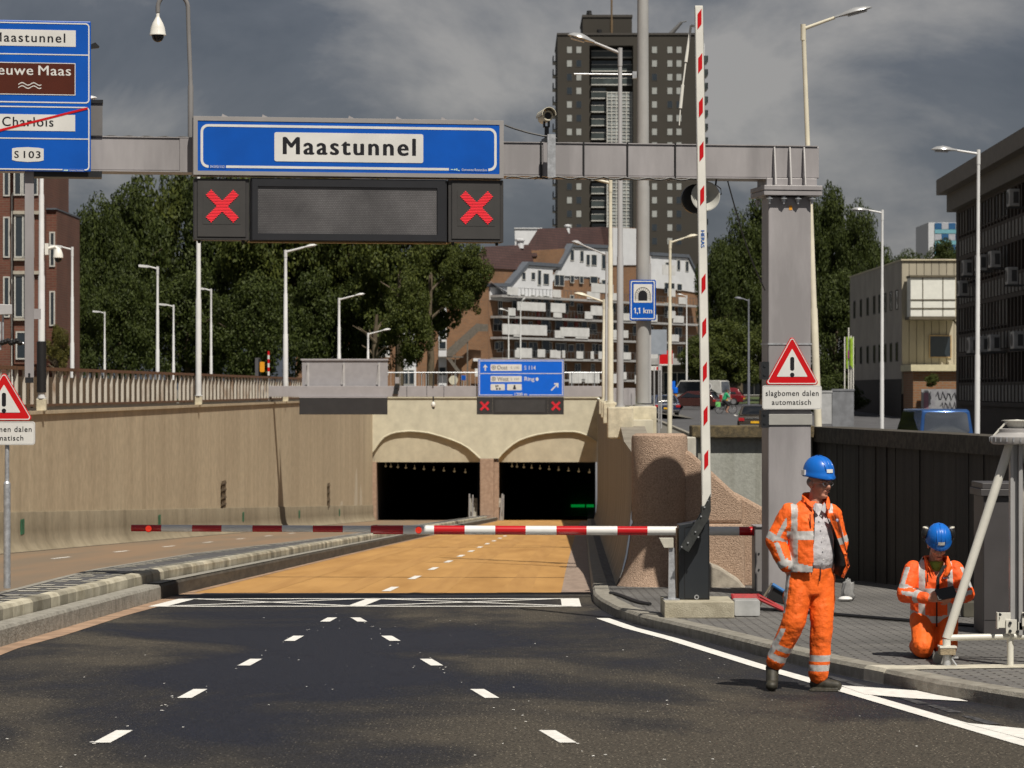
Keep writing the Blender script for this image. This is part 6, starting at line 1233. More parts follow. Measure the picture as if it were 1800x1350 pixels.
for a, b, c_, d in ((125, 358, 715, 785), (405, 525, 725, 800), (745, 925, 560, 635), (740, 920, 745, 825), (0, 370, 900, 985), (485, 725, 925, 1000), (885, 1050, 945, 1010), (120, 245, 1100, 1180), (295, 355, 1110, 1175), (400, 455, 1115, 1180), (500, 522, 1118, 1180), (740, 762, 1125, 1190), (805, 858, 1125, 1190), (1130, 1215, 400, 480), (1340, 1445, 400, 490), (1130, 1165, 770, 850), (1385, 1445, 600, 670), (1385, 1445, 785, 850), (1150, 1200, 955, 1020), (1120, 1215, 1140, 1205), (690, 810, 1305, 1390), (840, 1000, 1310, 1390), (1110, 1200, 1320, 1395), (560, 660, 1300, 1390)):
    k = 1.0; (ua_, za_), (ub_, zb_) = U(Z(a), Zy(d)), U(Z(b), Zy(d)); h_ = (d - c_) / 4.737 * .0745
    mb = MB(); mb.box(ua_, ub_, -2.02, -1.92, za_, za_ + h_)
    mb.build('balcony_panel', bal_p, apt)
for a, b, c_, d in ((265, 288, 455, 530), (340, 370, 455, 530), (395, 418, 460, 575), (435, 490, 460, 570), (535, 610, 475, 580), (665, 695, 480, 555), (740, 775, 490, 560), (830, 890, 500, 560), (665, 694, 290, 370), (745, 775, 300, 380), (795, 828, 305, 410), (835, 888, 310, 410), (530, 600, 665, 770), (660, 695, 665, 750), (335, 370, 650, 720), (390, 420, 660, 725), (435, 490, 660, 725), (245, 285, 650, 715),
                   (420, 490, 850, 950), (200, 240, 850, 900), (20, 80, 840, 900), (540, 600, 860, 950), (640, 690, 870, 940), (760, 800, 870, 950), (830, 880, 880, 950), (540, 620, 1055, 1150), (30, 70, 1040, 1110), (430, 490, 1040, 1120), (650, 690, 1060, 1130), (250, 300, 1040, 1110), (1455, 1500, 360, 470), (1550, 1582, 370, 450), (1620, 1652, 380, 460), (1450, 1530, 560, 640), (1555, 1592, 565, 620), (1450, 1530, 730, 810), (1560, 1600, 740, 800), (1340, 1370, 700, 780), (1240, 1300, 380, 470), (925, 970, 320, 440), (925, 970, 530, 620), (925, 970, 700, 800), (1000, 1040, 700, 800), (1000, 1040, 880, 950), (900, 960, 1060, 1130)):
    (ua_, za_), (ub_, zb_) = U(Z(a), Zy(d)), U(Z(b), Zy(d)); wd = max(.9, round((ub_ - ua_) * 2) / 2); h_ = max(1.0, round((d - c_) / 4.737 * .075 * 2) / 2)
    window(apt, (ua_ + ub_) / 2, za_, za_ + h_, wd, -.24, bars=2 if wd > 2.2 else 1)
for k, fl_ in enumerate((3.15, 5.85, 8.5, 11.15)):
    for j in range(13): window(apt, 2.2 + 4.05 * j + .6 * (k % 2), fl_ + .15 + (.6 if (j + k) % 3 else 0), fl_ + 2.15, (1.0, 1.6, 2.2)[(j * 2 + k) % 3], -.1, bars=2)
rq = random.Random(21)
for k, fl_ in enumerate((3.15, 5.85, 8.5, 11.15, 13.8)):
    for j in range(6):
        uu = 1 + 8.5 * j + rq.uniform(0, 4); wd = rq.uniform(1.6, 3.6)
        if uu + wd < L - 3: mb = MB(); mb.box(uu, uu + wd, -1.99, -1.905, fl_ + .05, fl_ + 1.02); mb.build('balcony_panel', bal_p, apt)
doorm = M('red_door', (.22, .03, .02), .6)
for a, c_ in ((195, 905), (610, 935), (700, 940), (385, 905)):
    u_, z_ = U(Z(a), Zy(c_)); mb = MB(); mb.box(u_, u_ + .9, -.22, -.17, z_ - .2, z_ + 1.8); mb.build('door', doorm, apt)
u_, z_ = U(880, 528); mb = MB(); mb.add([(u_ - 4, -.3, z_ + 2.6), (u_ + 2.0, -.3, z_ + .9), (u_ + 2.5, -1.6, z_ - .5), (u_ - 1, -1.6, z_ + 1.0)], [(0, 1, 2, 3)]); mb.build('awning', M('awning_grey', (.45, .47, .52), .7), apt)
# B: brick block with stair left of it
YB0 = 352.0; bb = thing('brick_building', 'orange brick building with white window strips and an outside stair, left of the stepped apartments', 'building', (pxx(560, YB0), YB0, 0))
bX = lambda px: pxx(px, YB0) - pxx(560, YB0); bZ = lambda py: pz(py, YB0)
mb = MB(); mb.prism([(bX(520), 0), (bX(858), 0), (bX(858), bZ(505)), (bX(800), bZ(518)), (bX(776), bZ(540)), (bX(736), bZ(545)), (bX(520), bZ(520))], 0, 9); mb.build('wall', brick, bb)
for px, ws in ((718, ((650, 676), (600, 622), (558, 580), (520, 540))), (778, ((645, 660), (600, 614), (566, 590)))):
    mb = MB(); w2 = 13.5 if px == 718 else 7; mb.box(bX(px - w2), bX(px + w2), -.12, 0, 0.5, bZ(530)); mb.build('white_strip', white_clad, bb)
    for a, b in ws: window(bb, bX(px), bZ(b), bZ(a), 1.5 if px == 718 else .9, -.2, bars=2 if px == 718 else 1)
for px, a, b in ((675, 614, 628), (625, 612, 627), (590, 615, 632), (848, 648, 662)):
    mb = MB(); mb.box(bX(px - 13), bX(px + 11), -1.2, -1.1, bZ(b), bZ(a)); mb.build('balcony_panel', bal_p, bb)
for px in (560, 600, 640, 672):
    for a, b in ((590, 610), (640, 660)): window(bb, bX(px), bZ(b), bZ(a), 1.5, -.05, bars=2)
stm = M('stair_steel', (.13, .115, .095), .7, var=.2)
mb = MB(); f = lambda x, y: (bX(x), bZ(y))
mb.prism([f(786, 628), f(795, 628), f(842, 583), f(858, 583), f(858, 571), f(838, 569), f(786, 616)], -2.0, -1.9); mb.prism([f(786, 630), f(793, 630), f(812, 655), f(804, 655)], -2.2, -2.1); mb.box(bX(800), bX(801.5), -1.9, -1.8, 0, bZ(600)); mb.box(bX(821), bX(823.5), -1.9, -1.8, 0, bZ(592)); mb.box(bX(770), bX(815), -2.0, -.2, bZ(629), bZ(627)); mb.build('outside_stair', stm, bb)
mb = MB(); mb.box(bX(832), bX(845), -.6, 0, bZ(635), bZ(630)); mb.build('porch_roof', white_clad, bb)
far = MB(); far.box(pxx(905, 470), pxx(952, 470), 470, 482, 1, pz(402, 470)); far.box(pxx(904, 470), pxx(953, 470), 469.8, 482.2, pz(402, 470) + .001, pz(400.5, 470)); tag(far.build('white_block', white_clad), 'plain pale rooftop block left of the dark tower', 'building')
# C: dark tower
YT = 575.0; tw_ = thing('tower_block', 'dark brown brick residential tower with rows of small pale windows', 'building', (pxx(980, YT), YT, 0))
tX = lambda px: pxx(px, YT) - pxx(980, YT); tZ = lambda py: pz(py, YT)
tb = M('tower_brick', (.046, .041, .033), .85, var=.14, scale=.06, col2=(.036, .032, .026))
mb = MB(); y1 = 30
mb.box(tX(980), tX(1036), 0, y1, 0, tZ(62)); mb.box(tX(1036.01), tX(1113), 4.2, y1, 0, tZ(62.3)); mb.box(tX(1113.01), tX(1236), -.0, y1, 0, tZ(63)); mb.box(tX(1025), tX(1112), 3, 22, tZ(62) + .01, tZ(27)); mb.box(tX(1036.01), tX(1113), 0, 4.19, tZ(80), tZ(62.4)); mb.build('wall', tb, tw_)
mb = MB(); mb.box(tX(1024), tX(1113), 2.8, 22.2, tZ(27), tZ(27) + .5); mb.box(tX(979), tX(1237), -.2, y1, tZ(61.9) + .02, tZ(61.9) + .45); mb.build('roof_edge', M('roof_edge_dark', (.05, .045, .04), .7), tw_)
rows = [87.6 + 24.03 * k for k in range(15)]
rw2 = random.Random(11)
for i, py in enumerate(rows):
    for px, dark in ((1001, .15), (1017.5, .2), (1150.5, .3), (1177.5, .3), (1193.5, .35)):
        if 248 < py < 316 and False: continue
        p = pane_l if rw2.random() > dark else pane_d
        window(tw_, tX(px), tZ(py + 6.2), tZ(py - 6.5), 1.12, -.05, p, M('window_frame_dark', (.06, .055, .05), .6))
mb = MB()
glz = M('tower_glass', (.05, .075, .08), .12, spec=.8, var=.3, scale=.2)
bal_t = M('tower_balcony', (.06, .075, .075), .3, var=.3, scale=.4)
wl_ = M('white_line', (.55, .55, .52), .6)
for i, py in enumerate(rows):
    if i < 3:
        o1, o2 = 1040, 1112
    else: o1, o2 = 1040, 1067
    mb = MB(); mb.box(tX(o1), tX(o2), 2.6, 4.19, tZ(py + 11.5), tZ(py + 9.8)); mb.box(tX(o1), tX(o2), 2.55, 2.65, tZ(py - .3), tZ(py - 1.2)); mb.build('balcony_slab', wl_, tw_)
    mb = MB(); mb.box(tX(o1), tX(o2), 2.6, 2.66, tZ(py + 9.7), tZ(py - .2)); mb.build('balcony_panel', bal_t, tw_)
    mb = MB(); mb.box(tX(o1 + 1), tX(o2 - 1), 4.12, 4.18, tZ(py + 9), tZ(py - 9)); mb.build('window', glz, tw_)
mb = MB(); mb.box(tX(1067), tX(1112), 1.6, 4.19, 0, tZ(160)); mb.build('glazed_bay', M('bay_glass', (.34, .37, .37), .15, spec=.7, var=.35, scale=.35), tw_)
mb = MB()
for px in (1067, 1075, 1083, 1093, 1101, 1111): mb.box(tX(px), tX(px + 1.3), 1.45, 1.6, 0, tZ(160))
py = 161
while py < 440: mb.box(tX(1067), tX(1112.3), 1.46, 1.6, tZ(py + 1.2), tZ(py)); mb.box(tX(1067), tX(1112.3), 1.47, 1.6, tZ(py + 8.2), tZ(py + 7.4)); py += 12.2
mb.build('white_grid', wl_, tw_)
for px, sd in ((972, 1), (1236.3, -1)):
    for i, py in enumerate(rows):
        mb = MB(); a, b = (px, px + 8) if sd > 0 else (px, px + 10); mb.box(tX(a), tX(b), 3, 9, tZ(py + 18), tZ(py + 16.5)); mb.box(tX(a), tX(b) if sd < 0 else tX(a) + .2, 3, 3.15, tZ(py + 16.4), tZ(py + 7)); mb.box(tX(a) if sd > 0 else tX(b) - .2, tX(a) + .2 if sd > 0 else tX(b), 3, 9, tZ(py + 16.4), tZ(py + 7)); mb.build('side_balcony', bal_t, tw_)
mb = MB(); mb.box(tX(1236.2), tX(1244), 9.2, 24, 0, tZ(67)); mb.build('side_strip', white_clad, tw_)
mb = MB(); mb.tube((tX(1076), 2.9, tZ(62)), (tX(1076), 2.9, tZ(32)), .25, n=8); mb.tube((tX(1076), 2.9, tZ(32)), (tX(1076), 2.9, tZ(-30)), .2, n=8); mb.build('antenna', M('mast_brown', (.16, .11, .06), .6), tw_)
mb = MB(); mb.tube((tX(1037), 6, tZ(27)), (tX(1037), 6, tZ(12)), .5, n=8); mb.lathe([(.55, tZ(20)), (.6, tZ(18)), (.55, tZ(16))], 8, (tX(1037), 6, 0)); mb.tube((tX(1054), 2, tZ(62)), (tX(1054), 2, tZ(50)), .5, n=8); mb.build('vent', black, tw_)
mb = MB(); mb.tube((tX(1176), 2, tZ(62)), (tX(1199), 2, tZ(37)), .5, .3, n=8); mb.tube((tX(1199), 2, tZ(37)), (tX(1208), 2, tZ(35)), .12, n=6); mb.build('window_crane', M('crane_grey', (.12, .12, .12), .6), tw_)
# D: red brick house at the left edge
YD = 150.0; rb2 = thing('brick_building', 'dark red brick apartment building with white windows at the left edge', 'building', (pxx(92, YD), YD, 1.0))
dX = lambda px: pxx(px, YD) - pxx(92, YD); dZ = lambda py: pz(py, YD) - 1
redb = brickmat('red_brick', (.155, .052, .032), (.12, .040, .026), (.14, .085, .06), .4, .13, .02, .85, 'sz', .2, .25, .4)
mb = MB(); mb.box(dX(-160), dX(74), 0, 9, -1, dZ(215)); mb.box(dX(74.01), dX(92), 1.4, 9.5, -1, dZ(366)); mb.box(dX(28), dX(74.1), -.55, -.01, dZ(640), dZ(318)); mb.build('wall', redb, rb2)
sill = M('sill_stone', (.40, .37, .31), .7)
for py in (375, 480):
    for px, yy in ((37, -.64), (51, -.64)):
        window(rb2, dX(px) + .06, dZ(py + 79), dZ(py + 4), .62, yy, bars=1)
    mb = MB(); mb.box(dX(27), dX(74.5), -.72, -.551, dZ(py + 3), dZ(py - 3)); mb.box(dX(28), dX(60), -.72, -.551, dZ(py + 84), dZ(py + 80)); mb.build('sill', sill, rb2)
    for px, wd in ((10, .35), (-20, .9)): window(rb2, dX(px) + .05, dZ(py + 78), dZ(py + 6), wd, -.06)
    for k in range(4): window(rb2, dX(-45 - 28 * k), dZ(py + 78), dZ(py + 6), .6, -.06)
    window(rb2, dX(84.5), dZ(py + 92), dZ(py + 30), .3, 1.33)
for px in (33, 48, 62): window(rb2, dX(px) + .05, dZ(345), dZ(270), .42, -.64)
window(rb2, dX(40) + .05, dZ(632), dZ(583), .62, -.64); window(rb2, dX(10) + .05, dZ(345), dZ(290), .35, -.06)
mb = MB(); mb.tube((dX(22), -.12, 0), (dX(22), -.12, dZ(345)), .045, n=8); mb.path([(dX(22), -.12, dZ(345)), (dX(24), -.12, dZ(340)), (dX(30), -.5, dZ(337))], .045, 8); mb.build('drain_pipe', white_paint, rb2, smooth=40)
mb = MB(); mb.box(dX(-162), dX(75), -.15, 9.1, dZ(215) + .01, dZ(212)); mb.box(dX(73.9), dX(93), 1.25, 9.6, dZ(366) + .01, dZ(363)); mb.build('roof_edge', slate, rb2)
# E: dark office with air conditioners at the right edge (faces the street, in its own shade)
xE0, yE0 = pxx(1676, 131), 131.0; ofc = thing('office_building', 'dark brown office block with ribbed facade and air conditioning boxes at the right edge', 'building', (xE0, yE0, zR(131)), R(-90) - .028)
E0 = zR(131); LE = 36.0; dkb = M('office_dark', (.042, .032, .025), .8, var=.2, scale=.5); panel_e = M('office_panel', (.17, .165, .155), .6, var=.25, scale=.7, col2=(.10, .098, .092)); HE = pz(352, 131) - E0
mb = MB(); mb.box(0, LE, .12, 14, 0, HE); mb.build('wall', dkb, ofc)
mb = MB(); mb.box(-.35, LE, -.75, 14.2, HE + .25, HE + .95); mb.build('roof', M('roof_fascia', (.155, .142, .125), .7, var=.12), ofc)
mb = MB(); mb.box(-.1, LE, -.3, 14.1, HE - .55, HE + .249); mb.build('fascia', M('fascia_low', (.115, .105, .09), .7, var=.12), ofc)
mb = MB(); k = 0; u_ = 1.6
while u_ < LE - .5:
    mb.box(u_ - .10, u_ + .10, .02, .119, 1.8, HE - .56); u_ += .95
mb.build('ribs', dkb, ofc)
nst = 4; sh_ = (HE - .56 - 1.9) / nst
mb = MB()
for i in range(nst + 1): mb.box(1.3, LE, .012, .118, 1.85 + i * sh_ - .09, 1.85 + i * sh_ + .09)
for i in range(nst): mb.box(1.3, LE, .03, .117, 1.85 + i * sh_ + sh_ * .36, 1.85 + i * sh_ + sh_ * .42)
mb.build('floor_bands', dkb, ofc)
ro = random.Random(9)
for i in range(nst):
    for j in range(16):
        uu = 1.6 + .95 * (j + .5); mb = MB() if False else None
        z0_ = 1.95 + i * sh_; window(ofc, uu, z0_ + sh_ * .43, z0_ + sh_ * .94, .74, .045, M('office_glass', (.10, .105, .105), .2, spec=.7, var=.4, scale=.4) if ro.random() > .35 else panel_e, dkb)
mb = MB()
for i in range(nst):
    for j in range(33): uu = 1.6 + .95 * (j + .5); mb.box(uu - .36, uu + .36, .045, .116, 1.95 + i * sh_ + .02, 1.95 + i * sh_ + sh_ * .35)
o = mb.build('spandrel_panels', panel_e, ofc); o['kind'] = 'stuff'
acm = M('ac_white', (.42, .42, .41), .5, var=.15, scale=3); acd = M('ac_dark', (.06, .06, .06), .6)
def ac(px, py, small, lab):
    u_, Y_ = plane_u(px, xE0, yE0, R(-90) - .028, .5); o = thing('air_conditioner', lab, 'air conditioner', Vector((xE0, yE0, 0)) + Vector((0, 0, pz(py, Y_))), R(-90) - .028, 'air conditioners on the dark office facade')
    c, s = math.cos(R(-90) - .028), math.sin(R(-90) - .028); o.location.x += c * u_ + s * .5; o.location.y += s * u_ - c * .5
    w_ = .35 if small else .45; mb = MB(); mb.box(-w_, w_, -.15, .25, -.33, .33); mb.build('casing', acm, o, bevel=.02)
    mb = MB(); mb.lathe([(.24, -.165), (.24, -.151)], 16, (-.08, 0, 0), 'y'); mb.box(w_ + .002, w_ + .012, .0, .2, -.22, .22); mb.build('fan_grille', acd, o)
    mb = MB(); mb.box(-w_, -w_ + .05, -.2, .5, -.40, -.34); mb.box(w_ - .05, w_, -.2, .5, -.40, -.34); mb.build('bracket', acd, o)
for px, py, sm, lab in ((1698, 471, 1, 'leftmost pale air conditioner in the upper group on the dark office'), (1722, 462, 0, 'pale air conditioner behind the pale lamp post, upper group'), (1746, 456, 0, 'pale air conditioner right of the lamp post, upper group'), (1779, 348, 1, 'topmost air conditioner under the eaves of the dark office'), (1776, 485, 1, 'dark-fronted air conditioner, right end of the upper group'), (1690, 507, 1, 'small air conditioner near the corner of the dark office'), (1708, 607, 0, 'left air conditioner in the lower group on the dark office'), (1727, 605, 0, 'air conditioner partly behind the lamp post, lower group'), (1745, 603, 0, 'air conditioner right of the lamp post, lower group'), (1786, 598, 0, 'rightmost air conditioner in the lower group')): ac(px, py, sm, lab)
# F: beige panel building
YFb = 190.0; bg_ = thing('panel_building', 'beige building with ribbed panels and a boxed white balcony, between trees and dark office', 'building', (pxx(1577, YFb), YFb, zR(190)))
fX = lambda px: pxx(px, YFb) - pxx(1577, YFb); fZ = lambda py: pz(py, YFb) - zR(190)
beige = M('beige_panel', (.40, .365, .285), .8, var=.2, scale=.5, stretch=(1, 1, .2)); beige_s = M('beige_side', (.36, .33, .29), .8, var=.12, scale=.5)
mb = MB(); mb.box(.3, fX(1740), .1, 29, 2.6, fZ(458)); mb.build('wall', beige_s, bg_)
mb = MB(); u_ = 0.32
while u_ < fX(1738): mb.box(u_, u_ + .46, -.0, .099, 1.6, fZ(458)); u_ += .5
mb.build('ribbed_front', beige, bg_)
mb = MB(); mb.box(.25, fX(1742), -.12, 29.1, fZ(458) + .001, fZ(455.5)); mb.build('roof_edge', M('pale_edge', (.58, .52, .38), .7), bg_)
mb = MB(); mb.box(.28, fX(1740), .11, 28.9, -1.5, 2.599); mb.build('dark_base', M('base_dark', (.035, .03, .027), .8, var=.3), bg_)
lw = [2.2, 5.2, 8.2, 11.2, 14.2, 18.0, 22.0, 26]
for yy in lw:
    for a, b in ((505, 548), (598, 640)):
        o = window(bg_, 0, fZ(b) + .2, fZ(a) - .1, 1.0, 0, frame=M('side_frame', (.05, .048, .045), .6)); o.rotation_euler = (0, 0, R(-90)); o.location = (.25, yy, fZ(b) + .2)
wp = M('balcony_white', (.74, .75, .70), .5, var=.05)
mb = MB(); mb.box(fX(1593), fX(1671), -2.0, -.3, fZ(558), fZ(490)); mb.build('boxed_balcony', wp, bg_, bevel=.03)
mb = MB()
for px in (1614.5, 1649.5): mb.box(fX(px) - .03, fX(px) + .03, -2.02, -2.0, fZ(558), fZ(490))
for py in (528.5, 543.5): mb.box(fX(1593), fX(1677), -2.05, -2.0, fZ(py + .8), fZ(py - .8))
mb.box(fX(1592), fX(1672), -2.1, -.2, fZ(490) + .01, fZ(486)); mb.box(fX(1591), fX(1676), -2.1, -.01, fZ(563), fZ(558) - .01); mb.build('balcony_frame', M('balcony_brown', (.10, .085, .055), .7), bg_)
mb = MB(); mb.prism([(fX(1668), fZ(563)), (fX(1672), fZ(563)), (fX(1684), fZ(580)), (fX(1684), fZ(584))], -1.5, -1.3); mb.build('balcony_stair', M('balcony_brown', (.1, .09, .06)), bg_)
window(bg_, fX(1652.5), fZ(629), fZ(589), 1.5, -.1, frame=M('tan_frame', (.42, .30, .16), .6))
mb = MB(); mb.box(fX(1583), fX(1740), -5, -.02, fZ(653), fZ(642)); mb.build('canopy', M('canopy_cream', (.60, .55, .37), .7, var=.1), bg_)
mb = MB(); mb.box(fX(1588), fX(1740), -4.6, -.03, -1, fZ(653) - .01); mb.build('brick_annex', brick, bg_)
mb = MB(); mb.box(fX(1600), fX(1740), -5.2, -5.05, -1, fZ(684)); mb.build('graffiti_wall', M('graffiti_wall_grey', (.28, .29, .31), .8, col2=(.20, .20, .23), scale=1.5, fac=(.4, .6)), bg_)
gm = M('graffiti_black', (.03, .03, .04), .6); mb = MB(); rg = random.Random(2)
p = Vector((fX(1625), -5.22, fZ(690)))
pts = [p + Vector((.11 * i, 0, -.25 + .28 * math.sin(i * 1.9) + .05 * rg.random())) for i in range(22)]; mb.path([tuple(v) for v in pts], .035, 5)
pts = [p + Vector((.3 + .1 * i, 0, -.9 + .3 * math.sin(i * 2.3) + .1 * rg.random())) for i in range(14)]; mb.path([tuple(v) for v in pts], .03, 5); mb.build('graffiti', gm, bg_)
mb = MB(); mb.box(fX(1604), fX(1612), -5.23, -5.21, fZ(722), fZ(690)); mb.build('graffiti', M('graffiti_pink', (.25, .13, .18), .7), bg_)
# G: blue and white high-rise far away
YG_ = 640.0; hr = thing('high_rise', 'far high-rise with blue, turquoise and white panels behind the beige building', 'building', (pxx(1632, YG_), YG_, 0))
hX = lambda px: pxx(px, YG_) - pxx(1632, YG_)
mb = MB(); mb.box(0, hX(1720), 0, 20, 0, pz(391, YG_)); mb.build('wall', M('hr_white', (.55, .57, .6), .6), hr)
cols = [M('hr_blue', (.03, .11, .25), .3), M('hr_grey', (.38, .40, .45), .5), M('hr_teal', (.16, .38, .45), .4)]
for i in range(6):
    for j in range(8):
        px = 1643 + 12.2 * j; mb = MB(); y0 = 392 + 19.5 * i; mt = cols[(i + j) % 2]
        mb.box(hX(px), hX(px + 11.8), -.2, -.001, pz(y0 + 11, YG_), pz(y0, YG_)); mb.build('panel', mt, hr)
    mb = MB(); mb.box(hX(1643), hX(1740), -.25, -.002, pz(392 + 19.5 * i + 18.5, YG_), pz(392 + 19.5 * i + 11.5, YG_)); mb.build('panel', cols[2], hr)
# low shops behind the trees
sh = thing('shop_row', 'low row of shops with pale canopy under the trees beyond the street', 'building', (pxx(1150, 310), 310, .9))
mb = MB(); mb.box(0, 60, 0, 8, -.5, 3.6); mb.build('wall', M('shop_dark', (.09, .075, .065), .7, var=.3), sh)
mb = MB(); mb.box(-1, 61, -2, 8.2, 3.61, 4.3); mb.build('canopy', M('shop_canopy', (.40, .40, .40), .7, var=.2), sh)
for k in range(14): window(sh, 2.5 + 4.2 * k, .3, 2.8, 3.0, -.05, bars=2)
# ------------------------------------------------------------ trees
def leafmat(name, c1, c2):
    m = bpy.data.materials.new(name); m.use_nodes = True; t = m.node_tree; b = t.nodes['Principled BSDF']
    g_ = N(t, 'ShaderNodeNewGeometry'); rp = N(t, 'ShaderNodeValToRGB'); e = rp.color_ramp.elements
    e[0].color = (*c2, 1); e[1].color = (*c1, 1); e[0].position = .1; e[1].position = .95
    t.links.new(g_.outputs['Random Per Island'], rp.inputs['Fac']); t.links.new(rp.outputs[0], b.inputs['Base Color'])
    b.inputs['Roughness'].default_value = .6; b.inputs['Specular IOR Level'].default_value = .22
    tr = N(t, 'ShaderNodeBsdfTranslucent'); mx = N(t, 'ShaderNodeMixShader', ins={'Fac': .22}); t.links.new(rp.outputs[0], tr.inputs['Color'])
    o = t.nodes['Material Output']; t.links.new(b.outputs[0], mx.inputs[1]); t.links.new(tr.outputs[0], mx.inputs[2]); t.links.new(mx.outputs[0], o.inputs[0]); return m
leaf_d = leafmat('leaves_dark', (.064, .084, .018), (.024, .036, .008)); leaf_m = leafmat('leaves_mid', (.098, .116, .023), (.038, .053, .012)); leaf_y = leafmat('leaves_yellowish', (.15, .13, .028), (.05, .055, .014)); bark = M('bark', (.11, .085, .055), .9, var=.35, scale=4, stretch=(3, 3, .6))
def crown_mesh(name, seed, nl, nleaf, lsz, mat, shape=(1, 1, 1), droop=0.0):
    """crown inside the unit ball, leaves gathered in clumps of different size"""
    r = np.random.RandomState(seed); d = r.normal(size=(nl, 3)); d /= np.linalg.norm(d, axis=1)[:, None]
    rad = r.uniform(.25, .86, nl) ** .7; cen = d * rad[:, None]; cr = r.uniform(.13, .30, nl)
    w_ = cr ** 2; idx = r.choice(nl, nleaf, p=w_ / w_.sum())
    dd = r.normal(size=(nleaf, 3)); dd /= np.linalg.norm(dd, axis=1)[:, None]
    p = cen[idx] + dd * (cr[idx] * r.uniform(.45, 1.08, nleaf) ** .6)[:, None] * np.array([1.1, 1.1, .8])
    nrm = dd * .7 + r.normal(size=(nleaf, 3)) * .6 + np.array([0, 0, .35]); nrm /= np.linalg.norm(nrm, axis=1)[:, None]
    a = np.cross(nrm, r.normal(size=(nleaf, 3))); a /= np.linalg.norm(a, axis=1)[:, None]; b = np.cross(nrm, a)
    s = (lsz * r.uniform(.6, 1.35, nleaf))[:, None]
    p = p * np.array(shape)
    V = np.stack([p - a * s, p + b * s * .55 + nrm * s * .12, p + a * s, p - b * s * .55 + nrm * s * .12], 1).reshape(-1, 3)
    me = bpy.data.meshes.new(name); n = nleaf
    me.vertices.add(4 * n); me.vertices.foreach_set('co', V.astype(np.float32).ravel()); me.loops.add(4 * n); me.loops.foreach_set('vertex_index', np.arange(4 * n, dtype=np.int32))
    me.polygons.add(n); me.polygons.foreach_set('loop_start', np.arange(0, 4 * n, 4, dtype=np.int32)); me.polygons.foreach_set('loop_total', np.full(n, 4, np.int32)); me.materials.append(mat); me.update(); me.validate(); return me
crowns = [crown_mesh('crown', 1, 95, 26000, .030, leaf_d), crown_mesh('crown', 2, 80, 24000, .031, leaf_m), crown_mesh('crown', 3, 110, 26000, .029, leaf_d), crown_mesh('crown', 4, 70, 21000, .033, leaf_m), crown_mesh('crown', 5, 60, 15000, .034, leaf_y)]
def tree(label, px, ytop, ybot, hwpx, Y, zb, kind, group, depth=None, seed=0, off=0.0):
    q = Y / 5000; r_ = random.Random(seed + int(px)); X = pxx(px - off, Y); zt, zc = pz(ytop, Y), None; zbt = pz(ybot, Y); cz = (zt + zbt) / 2
    o = thing('broadleaf_tree', label, 'tree', (X, Y, zb), 0, group)
    c = bpy.data.objects.new('crown', crowns[kind]); C.objects.link(c); c.parent = o; rx = hwpx * q * 1.08; c.location = (off * q, 0, cz - zb); c.scale = (rx, depth or rx, (zt - zbt) / 2 * 1.06); c.rotation_euler = (0, 0, r_.uniform(0, 6.28) if (depth is None) else 0)
    H = cz - zb; mb = MB(); mb.path([(0, 0, -.2), (.05, 0, H * .35), (-.08, .1, H * .7), (.1, 0, H * 1.05)], [.32, .26, .2, .1], 10)
    for k in range(7):
        a = r_.uniform(0, 6.28); h0 = H * r_.uniform(.5, .95); l = rx * r_.uniform(.5, .85)
        mb.path([(0, 0, h0), (math.cos(a) * l * .5, math.sin(a) * l * .5, h0 + l * .45), (math.cos(a) * l, math.sin(a) * l, h0 + l * .75)], [.12, .08, .03], 6)
    mb.build('trunk', bark, o, smooth=50); return o
gt_ = 'tall trees behind the left railing'
TL = [(112, 378, 690, 52, 205, 0), (165, 345, 650, 62, 215, 2), (228, 312, 640, 72, 228, 0), (300, 285, 640, 85, 240, 1), (385, 275, 640, 90, 236, 2), (465, 290, 640, 92, 228, 1), (545, 285, 630, 88, 232, 3), (625, 300, 630, 85, 226, 1), (700, 330, 600, 80, 218, 3), (772, 385, 590, 66, 212, 3), (818, 425, 560, 44, 208, 1), (720, 480, 640, 48, 206, 3), (135, 500, 665, 50, 196, 0), (212, 470, 680, 60, 210, 2), (330, 470, 690, 80, 214, 0), (440, 480, 690, 75, 210, 2), (560, 470, 690, 70, 222, 0), (102, 570, 660, 24, 150, 4), (640, 470, 680, 60, 222, 2)]
TLl = ['tree at the left edge of the tree mass, beside the red brick building', 'dark tree right of the red brick building', 'dark tall tree under the gantry beam', 'broad green tree left of the left red cross signal', 'tall tree behind the left red cross signal', 'tall tree behind the middle of the blank display', 'green tree around the tallest white lamp post', 'green tree under the right half of the blank display', 'bright green tree under the right red cross signal', 'bright loose tree beside the stepped apartments', 'small outermost branches of tree next to the brown tiled roof', 'low hanging foliage in front of the orange brick building', 'low dark tree behind the first railing section', 'low dark tree behind the second slim lamp', 'low dark tree behind the middle of the railing', 'low dark tree near the blue square sign', 'low dark tree behind the white lamp posts', 'small yellowish bush beside the red brick building', 'low dark tree behind the grey sign back']
for t_, l_ in zip(TL, TLl): tree(l_, t_[0], t_[1], t_[2], t_[3], t_[4], 1.0, t_[5], gt_, off={818: 62, 720: 60, 772: 70}.get(t_[0], 0))
TR = [(1262, 420, 640, 38, 262, 0), (1300, 372, 640, 55, 270, 2), (1350, 335, 620, 60, 275, 0), (1410, 330, 620, 60, 272, 2), (1462, 318, 600, 46, 266, 0), (1505, 355, 610, 42, 262, 2), (1545, 425, 640, 40, 258, 0), (1280, 560, 690, 60, 248, 1), (1235, 590, 685, 40, 246, 1), (1340, 570, 690, 45, 250, 1), (1470, 470, 690, 55, 250, 0), (1590, 440, 560, 45, 300, 2), (1662, 418, 520, 36, 330, 0)]
